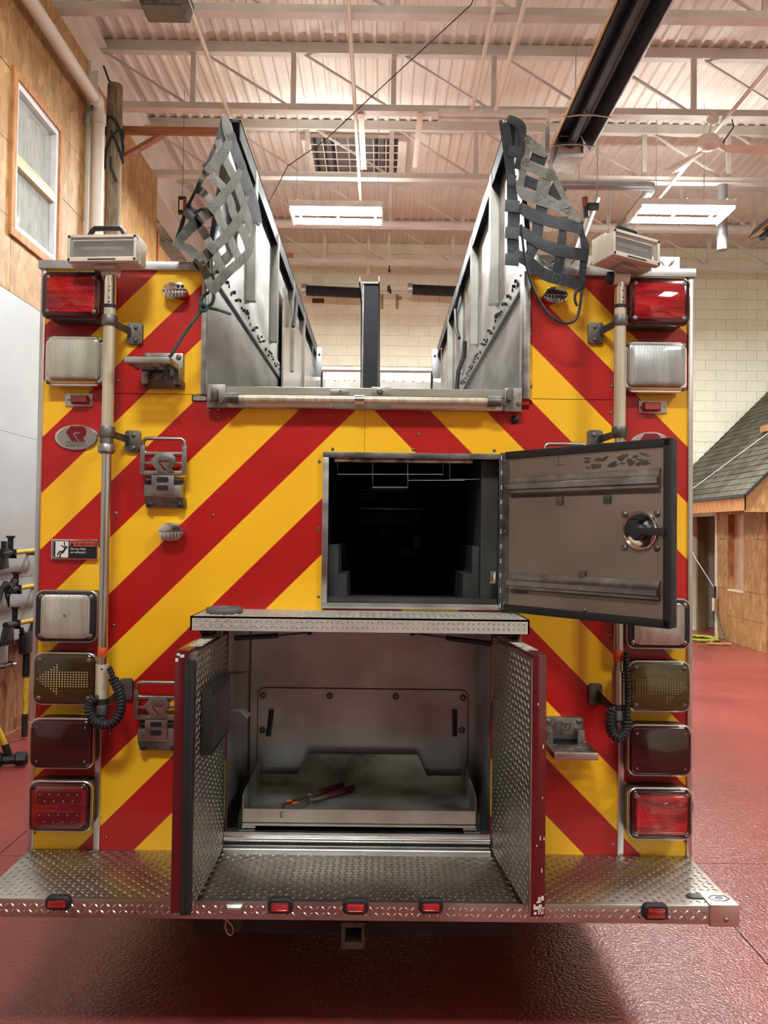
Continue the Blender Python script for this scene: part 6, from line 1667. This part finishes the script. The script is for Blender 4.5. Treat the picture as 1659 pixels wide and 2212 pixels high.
oL, XPL, zkL = pole(234, -1)
lampHead(atY(231, 546, -.15), math.radians(-3), math.radians(-2), .255, .098, .10, oL, math.radians(-.5))
oR, XPR, zkR = pole(1339, 1)
lampHead(atY(1352, 547, -.15), math.radians(24), math.radians(-4), .215, .098, .12, oR, math.radians(3.5))

# ---------------------------------------------------------------- folding steps
def tube_rr(u0, u1, v0, v1, r, y, rad): return MB().tube([(u, y, v) for u, v in rrect(u0, u1, v0, v1, r, 4)], rad, 8, True)
def folded_step(px0, py0, full=True):
    """origin = top-left pixel of the folded tread"""
    ya = -.062
    S = (PX(px0+100, py0+75, ya)-PX(px0, py0+75, ya))/100.
    X0, Z0 = PX(px0, py0+75, ya), PZ(px0+50, py0, ya)
    U = lambda u: X0+u*S
    V = lambda v: Z0-v*S
    o = MB(); o.add(*(lambda t_: (t_.v, t_.f))(tube_rr(U(5), U(95), V(36), V(4), 10*S, ya+.008, 4.2*S)))
    o.box(U(0), U(10), ya, ya+.016, V(82), V(20)); o.box(U(90), U(100), ya, ya+.016, V(82), V(20))
    o.box(U(8), U(92), ya, ya+.014, V(40), V(34)); o.box(U(8), U(92), ya+.002, ya+.014, V(60), V(55)); o.box(U(8), U(92), ya, ya+.016, V(84), V(74))
    st = o.build('folding_step', m_cast, FT, bev=.0015)
    emblem(MB(), U(50), V(57), 30*S, ya-.004, ya+.012, .36).build('step_emblem', m_cast, st, bev=.0012)
    MB().box(U(25), U(74), ya, ya+.012, V(126), V(80)).build('step_neck', m_cast, st, bev=.003)
    for v in (88, 106): MB().prism(rrect(U(37), U(62), V(v+11), V(v), 4*S), XZ, ya-.0015, ya+.002).build('neck_slot', m_black, st)
    MB().cyl((U(12), ya+.02, V(94)), (U(92), ya+.02, V(94)), .011, 14).build('step_hinge', m_dark, st)
    b = MB().hexa([(U(8), -.055, V(130)), (U(88), -.055, V(130)), (U(90), 0, V(154)), (U(10), 0, V(154)), (U(8), -.055, V(105)), (U(90), -.055, V(105)), (U(92), 0, V(92)), (U(8), 0, V(92))])
    bs_ = b.build('step_base', m_cast, st, bev=.004)
    b = MB().hexa([(U(10), -.030, V(154)), (U(92), -.030, V(154)), (U(96), 0, V(154)), (U(8), 0, V(154)), (U(8), -.052, V(131)), (U(90), -.052, V(131)), (U(94), 0, V(131)), (U(8), 0, V(131))])
    b.build('step_foot', m_castd, st, bev=.003)
    for u in (19, 84): MB().lathe([(.011, 0), (.011, .006), (.005, .009)], (U(u), -.035, V(147)), (0, -1, 0), 10).build('step_bolt', m_black, st)
    return st
folded_step(302, 943); folded_step(288, 1471); folded_step(1172, 955)
def open_step(left):
    if left: bx0, bx1, by0, by1, fx0, fx1, fy0, fy1 = 309, 394, 762, 838, 268, 366, 769, 784
    else: bx0, bx1, by0, by1, fx0, fx1, fy0, fy1 = 1175, 1260, 1550, 1608, 1196, 1294, 1626, 1643
    YFr = -.205; ya = -.03
    cx = (bx0+bx1)/2
    u0, u1, v0, v1 = PX(bx0, by1, ya), PX(bx1, by1, ya), PZ(cx, by1, ya), PZ(cx, by0, ya)
    o = MB().box(u0, u1, -.028, 0, v0+.012, v1).build('folding_step', m_cast, FT, bev=.004)
    a0, a1 = PX(fx0, fy0, YFr), PX(fx1, fy0, YFr); zt_ = PZ((fx0+fx1)/2, fy0, YFr); zb_ = PZ((fx0+fx1)/2, fy1, YFr)
    xm = (a0+a1)/2; hw = (a1-a0)/2; b0, b1 = xm-hw, xm+hw
    MB().box(b0, b1, YFr, YFr+.016, zb_, zt_).build('tread_front', m_alu, o, bev=.007, seg=3)
    for (xa, xb) in ((b0, b0+.012), (b1-.012, b1)): MB().box(xa, xb, YFr+.010, -.05, zb_+.002, zt_).build('tread_side', m_cast, o, bev=.004)
    for k in range(4):
        yy = YFr+.035+k*.032
        MB().box(b0+.008, b1-.008, yy, yy+.012, zb_+.004, zt_-.004).build('tread_bar', m_cast, o, bev=.002)
    for f_ in (.28, .5, .72):
        xx = b0+(b1-b0)*f_; MB().box(xx-.004, xx+.004, YFr+.012, -.06, zb_+.006, zt_-.006).build('tread_rib', m_cast, o, bev=.001)
    MB().box(xm-.04, xm+.04, -.075, -.02, zb_, zt_-.004).build('tread_neck', m_castd, o, bev=.003)
    for (xa, xb) in ((u0+.002, u0+.028), (u1-.028, u1-.002)): MB().box(xa, xb, -.062, -.02, v0+.01, (v0+v1)/2+.012).build('step_ear', m_cast, o, bev=.004)
    b = MB().hexa([(u0+.004, -.030, v0), (u1+.0, -.030, v0), (u1+.004, 0, v0), (u0+.0, 0, v0), (u0, -.056, v0+.028), (u1, -.056, v0+.028), (u1+.004, 0, v0+.028), (u0, 0, v0+.028)])
    b.build('step_foot', m_castd, o, bev=.003)
    for x in (u0+.016, u1-.016):
        MB().lathe([(.010, 0), (.010, .005), (.005, .008)], (x, -.028, v1-.015), (0, -1, 0), 10).build('step_bolt', m_castd, o)
        MB().lathe([(.010, 0), (.010, .005), (.005, .008)], (x, -.040, v0+.010), (0, -1, 0), 10).build('step_bolt', m_black, o)
    if not left:
        cx_, cz_ = (u0+u1)/2-.004, v1-.032; s_ = .001
        mb = MB()
        mb.stroke([(cx_-.038, cz_-.012), (cx_-.028, cz_+.016), (cx_-.002, cz_+.016), (cx_-.004, cz_+.010), (cx_+.032, cz_+.010), (cx_+.024, cz_-.014), (cx_+.004, cz_-.014), (cx_+.000, cz_-.030), (cx_-.010, cz_-.030), (cx_-.006, cz_-.014), (cx_-.034, cz_-.014)], .003, XZ, -.031, -.028)
        mb.stroke([(cx_-.010, cz_+.008), (cx_-.022, cz_+.008), (cx_-.027, cz_-.006), (cx_-.008, cz_-.006), (cx_-.002, cz_+.006), (cx_+.016, cz_+.004), (cx_+.013, cz_-.005), (cx_+.002, cz_-.005)], .003, XZ, -.031, -.028)
        mb.build('step_emblem', m_castd, o, smooth=0)
open_step(True); open_step(False)
# small chrome ground lamps
def ground_lamp(px0, px1, py0, py1, flip=1):
    ya = -.05; cx, cy = (px0+px1)/2, (py0+py1)/2
    u0, u1, v0, v1 = PX(px0, cy, ya), PX(px1, cy, ya), PZ(cx, py1, ya), PZ(cx, py0, ya)
    um = (u0+u1)/2; hw = (u1-u0)/2; vm = v0+(v1-v0)*.52
    n = 14
    o = MB().prism([(um+hw*math.cos(math.pi+math.pi*k/n), vm+(vm-v0)*math.sin(math.pi+math.pi*k/n)) for k in range(n+1)], XZ, -.05, 0).build('ground_lamp', m_chrome, FT, bev=.004)
    MB().prism([(um-hw, vm), (um+hw, vm), (um+hw*.55, v1), (um-hw*.55, v1)], XZ, -.055, -.004).build('lamp_hood', m_chrome, o, bev=.003)
    for k in range(6):
        u = um-hw*.66+k*hw*.26; MB().box(u-.002, u+.002, -.056, -.045, v0+.006, vm-.002).build('hood_rib', m_alu, o, bev=.0008)
    for d_ in (.12, .46):
        MB().lathe([(.006, 0), (.006, .003), (.003, .005)], (um+flip*hw*(d_+.2), -.055, vm+(v1-vm)*.45), (0, -1, 0), 8).build('lamp_screw', m_black, o)
ground_lamp(349, 404, 610, 645); ground_lamp(341, 396, 1130, 1169); ground_lamp(1174, 1228, 620, 655, -1)

# ================================================================== CARGO NETS, ROPE, LOOSE THINGS
def tps(ctrl):
    P_ = np.array([(c[0], c[1]) for c in ctrl], float)/100.; d = np.array([c[2] for c in ctrl], float); n = len(ctrl)
    r = np.linalg.norm(P_[:, None]-P_[None], axis=2)
    A = np.zeros((n+3, n+3)); A[:n, :n] = r; A[:n, n] = 1; A[:n, n+1:] = P_; A[n, :n] = 1; A[n+1:, :n] = P_.T
    w = np.linalg.solve(A+1e-9*np.eye(n+3), np.concatenate([d, np.zeros(3)]))
    def f(px, py):
        q = np.array([px, py])/100.; return float(np.linalg.norm(P_-q, axis=1)@w[:n]+w[n]+q@w[n+1:])
    return f
def catm(pts, n=6):
    pts = [np.array(p, float) for p in pts]; out = []
    for i in range(len(pts)-1):
        p0, p1, p2, p3 = pts[max(i-1, 0)], pts[i], pts[i+1], pts[min(i+2, len(pts)-1)]
        for k in range(n):
            s = k/n; out.append(.5*((2*p1)+(p2-p0)*s+(2*p0-5*p1+4*p2-p3)*s*s+(3*p1-p0-3*p2+p3)*s**3))
    out.append(pts[-1]); return out
def strap(pts, w, depth, par, mat, off=0., name='webbing_strap', th=.0028):
    ws = w if isinstance(w, (list, tuple)) else [w]*len(pts)
    path = catm([(p[0], p[1], q) for p, q in zip(pts, ws)])
    mb = MB(); N = len(path)
    for i, p in enumerate(path):
        a = path[max(i-1, 0)]; b = path[min(i+1, N-1)]; d = np.array([b[0]-a[0], b[1]-a[1]]); d /= (np.linalg.norm(d)+1e-9); nn = np.array([-d[1], d[0]])*p[2]/2
        for s, dd in ((-1, 0), (1, 0), (1, th), (-1, th)):
            x, y = p[0]+nn[0]*s, p[1]+nn[1]*s
            mb.v.append(CAM+ray(x, y)*(depth(x, y)+off+dd))
    for i in range(N-1):
        for k in range(4): mb.f.append((4*i+k, 4*i+(k+1) % 4, 4*i+4+(k+1) % 4, 4*i+4+k))
    mb.f += [(0, 1, 2, 3), (4*N-1, 4*N-2, 4*N-3, 4*N-4)]
    return mb.build(name, mat, par, smooth=50)
m_stitch = pm('stitching', srgb(84,84,80), .9)
def stitch(px, py, s, ang, depth, par, off):
    """box-cross stitching on a strap crossing"""
    c, sn = math.cos(ang), math.sin(ang)
    R_ = lambda x, y: (px+(x*c-y*sn)*s, py+(x*sn+y*c)*s)
    for (a, b) in (((-1,-1),(1,-1)), ((1,-1),(1,1)), ((1,1),(-1,1)), ((-1,1),(-1,-1)), ((-1,-1),(1,1)), ((1,-1),(-1,1))):
        p, q = R_(*a), R_(*b)
        strap([p, q], 1.1, depth, par, m_stitch, off-.0012, 'stitch_line', .0014)
dl_ = tps([(487, 250, 3.64), (565, 490, 4.42), (540, 420, 4.14), (515, 340, 3.87), (460, 645, 3.075), (376, 528, 3.13), (425, 405, 3.35), (470, 540, 3.42), (425, 580, 3.05), (440, 572, 3.06), (436, 556, 3.08), (520, 560, 3.72)])
_dl0 = dl_
dl_ = lambda px, py: min(_dl0(px, py), .598*FPX/(822-px)) if px > 440 else _dl0(px, py)
nl = empty('cargo_net', CAM+ray(460, 640)*3.08); tag(nl, 'grey woven webbing cargo net tied down with green rope', 'cargo net')
for (p, w) in (([(470, 302), (484, 340), (500, 372), (511, 395), (519, 420), (526, 440), (534, 470), (540, 505)], 17),
               ([(443, 352), (457, 377), (472, 394), (485, 409), (498, 436), (503, 458), (510, 472), (526, 504), (533, 522), (540, 545)], 17),
               ([(424, 406), (446, 423), (465, 445), (474, 473), (485, 491), (497, 515), (503, 530), (511, 549), (522, 566)], 17),
               ([(398, 455), (420, 475), (437, 498), (448, 517), (458, 537), (469, 560), (479, 580), (491, 602)], 18),
               ([(383, 528), (408, 538), (426, 557), (436, 575), (443, 589), (452, 611), (460, 630)], [14, 20, 20, 18, 18, 17, 16])):
    strap(p, w, dl_, nl, m_webl, .006)
for (p, w) in (([(421, 418), (438, 382), (452, 365), (472, 345), (488, 322), (495, 300), (498, 290)], [6, 13, 21, 24, 20, 14, 12]),
               ([(377, 533), (398, 507), (423, 481), (459, 450), (488, 416), (510, 387), (520, 366)], [16, 22, 24, 23, 21, 18, 13]),
               ([(421, 577), (460, 537), (492, 507), (515, 476), (526, 455), (529, 440), (537, 420)], [26, 22, 22, 20, 15, 11, 10]),
               ([(455, 630), (487, 593), (524, 560), (541, 536), (544, 514), (551, 487)], [24, 21, 20, 15, 9, 8])):
    strap(p, w, dl_, nl, m_webl, 0.)
m_webm = pm('webbing_slate', srgb(74,78,84), .85, c2=srgb(56,60,66), vs_=30, bump=.2, bs=420)
strap([(487, 252), (495, 285), (510, 330), (531, 394), (546, 437), (556, 484)], [10, 18, 22, 24, 24, 22], dl_, nl, m_webm, .012, 'border_strap')
strap([(483, 250), (490, 272), (497, 300)], [10, 22, 20], dl_, nl, m_webl, .004)
strap([(482, 250), (471, 300), (450, 348), (424, 408), (402, 455), (390, 495), (377, 528)], [7, 9, 7, 6, 8, 9, 6], dl_, nl, m_webd, .016, 'border_strap')
strap([(472, 282), (482, 297), (489, 306)], [12, 16, 10], dl_, nl, m_webd, .02, 'border_strap')
strap([(404, 440), (420, 458), (440, 452)], [10, 12, 8], dl_, nl, m_webd, .02, 'border_strap')
for (px, py, s, a) in ((452, 365, 8, -.75), (482, 331, 8, -.9), (423, 481, 9, -.75), (459, 449, 8, -.75), (487, 416, 7, -.9), (428, 568, 9, -.8), (461, 537, 8, -.8), (493, 505, 7, -.8), (516, 476, 6, -.9), (487, 593, 7, -.75), (524, 560, 7, -.75), (388, 524, 6, -.75)):
    stitch(px, py, s, a, dl_, nl, 0.)
for (px, py) in ((500, 302), (521, 362), (539, 422)):
    strap([(px-9, py-4), (px+9, py-10)], 15, dl_, nl, m_webm, -.002, 'strap_loop')
bp_ = CAM+ray(557, 484)*(dl_(557, 484)-.01); MB().lathe([(.012, 0), (.010, .006), (.004, .010)], bp_, (.5, -.8, 0), 10).build('net_bolt', m_chrome, nl)
# green rope from net to the folded-out step
rl = [(459, 630), (462, 640), (458, 655), (447, 664), (438, 668), (435, 655), (440, 641), (450, 634), (459, 630)]
ro = empty('green_rope', CAM+ray(440, 665)*3.0); tag(ro, 'thin green rope tied between the grey cargo net and a folding step', 'rope')
G = lambda pts, d: [CAM+ray(a, b)*(d if not isinstance(d, list) else d[i]) for i, (a, b) in enumerate(pts)]
def G3(pts):
    return [CAM+ray(a, b)*c for a, b, c in catm(pts, 5)]
MB().tube(G3([(459, 630, 3.06), (462, 640, 3.04), (458, 655, 3.03), (447, 664, 3.03), (438, 665, 3.03), (434, 652, 3.03), (440, 639, 3.05), (450, 632, 3.07)]), .0065, 8).build('rope_loop', m_rope, ro)
MB().tube(G3([(438, 664, 3.03), (425, 685, 3.03), (400, 718, 3.03), (372, 764, 3.03), (366, 772, 3.04), (358, 800, 3.06), (350, 818, 3.10)]), .0062, 8).build('rope_line', m_rope, ro)
MB().tube(G3([(440, 664, 3.03), (465, 668, 3.04), (485, 674, 3.05), (499, 679, 3.06)]), .0058, 8).build('rope_tail', m_rope, ro)
MB().tube(G3([(432, 660, 3.022), (442, 658, 3.018), (447, 666, 3.022), (440, 672, 3.02), (433, 668, 3.022), (434, 660, 3.02)]), .006, 8).build('rope_knot', m_rope, ro)
# right net
dr_ = tps([(1088, 262, 3.66), (1150, 300, 3.60), (1100, 420, 3.42), (1180, 345, 3.50), (1200, 440, 3.34), (1110, 565, 3.13), (1265, 530, 3.10), (1257, 628, 3.07), (1160, 560, 3.12), (1190, 600, 3.07), (1230, 452, 3.25)])
nr_ = empty('cargo_net', CAM+ray(1200, 630)*3.08); tag(nr_, 'charcoal woven webbing cargo net with grey folds beside the right bed wall', 'cargo net')
D_, L_ = m_webd, m_webl
for (p, w, m, of) in (([(1088, 258), (1097, 320), (1104, 386), (1107, 432), (1110, 467), (1108, 520), (1111, 566)], [22, 22, 20, 24, 27, 26, 28], D_, .004),
                      ([(1096, 256), (1112, 262), (1126, 274), (1129, 300), (1126, 330), (1116, 365)], [16, 20, 20, 14, 14, 14], D_, .0),
                      ([(1098, 326), (1112, 328), (1128, 332)], 24, D_, -.002), ([(1097, 388), (1106, 390), (1114, 392)], 26, D_, -.002),
                      ([(1136, 300), (1138, 330), (1132, 360), (1124, 400)], [8, 12, 14, 14], L_, .004),
                      ([(1186, 345), (1192, 372), (1204, 396), (1221, 430), (1240, 458)], [6, 12, 14, 12, 8], L_, .004),
                      ([(1178, 385), (1174, 402), (1170, 420), (1164, 440)], [28, 28, 26, 22], L_, .005),
                      ([(1148, 334), (1164, 341), (1180, 347)], 25, D_, .008), ([(1130, 388), (1148, 396), (1164, 402)], 24, D_, .008), ([(1188, 404), (1203, 414), (1217, 422)], 30, D_, .008),
                      ([(1139, 292), (1142, 304), (1152, 316), (1167, 326), (1180, 338)], [6, 20, 24, 22, 8], L_, 0.),
                      ([(1130, 338), (1133, 352), (1145, 361), (1163, 368), (1187, 378), (1199, 386)], [6, 22, 22, 20, 22, 10], L_, 0.),
                      ([(1118, 388), (1122, 402), (1131, 418), (1152, 427), (1176, 435), (1203, 444), (1229, 458), (1254, 480)], [6, 16, 24, 24, 24, 24, 22, 8], L_, -.002),
                      ([(1172, 442), (1163, 480), (1160, 506), (1152, 533), (1142, 556)], [26, 25, 24, 24, 20], D_, .004),
                      ([(1218, 468), (1215, 506), (1212, 533), (1208, 566), (1203, 592)], [16, 17, 21, 22, 20], D_, .004),
                      ([(1255, 478), (1257, 506), (1264, 533), (1260, 573), (1256, 606), (1256, 628)], [8, 12, 18, 16, 16, 14], D_, .004),
                      ([(1120, 446), (1150, 464), (1189, 478), (1229, 487), (1257, 496)], [24, 26, 26, 26, 22], D_, 0.),
                      ([(1118, 494), (1150, 514), (1176, 530), (1216, 543), (1268, 552)], [22, 24, 26, 27, 26], D_, 0.),
                      ([(1112, 548), (1143, 566), (1163, 584), (1189, 598), (1229, 608), (1258, 620)], [24, 25, 25, 25, 25, 24], D_, 0.)):
    strap(p, w, dr_, nr_, m, of)
for (y0) in (444, 502, 560):
    strap([(1091, y0), (1108, y0+1), (1122, y0+3)], 26, dr_, nr_, D_, -.004, 'strap_loop')
for (px, py, s, a) in ((1191, 376, 8, .35), (1168, 430, 9, .2), (1222, 450, 8, .5), (1140, 301, 7, .5), (1137, 350, 7, .4), (1202, 604, 9, .2)):
    stitch(px, py, s, a, dr_, nr_, -.002)
bp_ = CAM+ray(1090, 264)*(dr_(1090, 264)-.012); MB().lathe([(.010, 0), (.008, .006), (.004, .009)], bp_, (0, -1, 0), 10).build('net_bolt', m_chrome, nr_)
cd = [(1126, 485), (1132, 546), (1142, 592), (1156, 632), (1183, 676), (1209, 695), (1233, 697), (1249, 679), (1257, 630)]
MB().tube([CAM+ray(a, b)*3.06 for a, b in catm(cd, 5)], .0052, 8).build('shock_cord', m_black, nr_)
MB().tube([CAM+ray(a, b)*3.06 for a, b in catm([(1250, 622), (1244, 632), (1242, 647), (1247, 661)], 5)], .0052, 8).build('cord_tail', m_black, nr_)

# bolt cutters on the tray
zt_ = tz0+.014
A = atZ(612, 1742, zt_+.02); Bp = atZ(684, 1722, zt_+.02); Cp = atZ(768, 1690, zt_+.02); Dp = atZ(745, 1682, zt_+.02)
bc = empty('bolt_cutter', Bp-Vector((0, 0, .02))); tag(bc, 'bolt cutters with maroon grips and orange marks lying on the sliding tray', 'bolt cutter')
m_bc = pm('cutter_steel', (.16,.13,.10), .45, .7, c2=(.09,.075,.06), vs_=20); m_bcg = pm('cutter_grip', (.075,.012,.014), .5)
dirn = (Cp-A); dirn.z = 0; dirn.normalize(); sd = Vector((-dirn.y, dirn.x, 0)); Ltot = .30
o0 = A.copy(); o0.z = zt_+.0142
Q = lambda s, t_, z=0.: o0+dirn*s*1.25+sd*t_*1.15+Vector((0, 0, z))
for s in (-1, 1):
    mb = MB(); mb.prism([(0, s*.004), (.03, s*.020), (.075, s*.026), (.11, s*.012), (.11, s*-.004), (.075, s*.012), (.035, s*.008)], lambda u, v, d: Q(u, v, d), -.012, .012)
    mb.build('cutter_jaw', m_bc, bc)
    MB().tube([Q(.10, s*.006), Q(.14, s*.020), Q(.19, s*.022)], .009, 8).build('cutter_arm', m_bc, bc)
    MB().tube([Q(.18, s*.022), Q(.24, s*.024), Q(.30, s*.028)], [.011, .014, .013], 10).build('cutter_grip', m_bcg, bc)
    MB().prism([(.028, s*.019), (.048, s*.024), (.048, s*.008), (.028, s*.006)], lambda u, v, d: Q(u, v, d), .0118, .0135).build('orange_mark', pm('mark_orange', srgb(240,100,40), .5), bc, smooth=0)
MB().lathe([(.018, -.014), (.018, .016), (.012, .019)], Q(.115, 0), (0, 0, 1), 14).build('pivot_plate', m_bc, bc)
MB().prism(rrect(-.006, .006, -.006, .006, .002), lambda u, v, d: Q(.115+u, v, d), .019, .0205).build('pivot_label', pm('label_red', srgb(220,60,44), .5), bc, smooth=0)
# ring on the shelf
rg = atZ(485, 1317, z_top+.012)
tag(MB().lathe([(.045, 0), (.062, 0), (.066, .004), (.066, .016), (.062, .020), (.050, .020), (.045, .014)], (rg.x, max(-.20, min(-.08, rg.y)), z_top+.0015), (0, 0, 1), 36).build('hose_ring', pm('ring_grey', (.17,.17,.16), .55, .3, c2=(.10,.10,.095), vs_=20), None, smooth=50), 'flat grey ring lying on the diamond-plate shelf', 'ring')
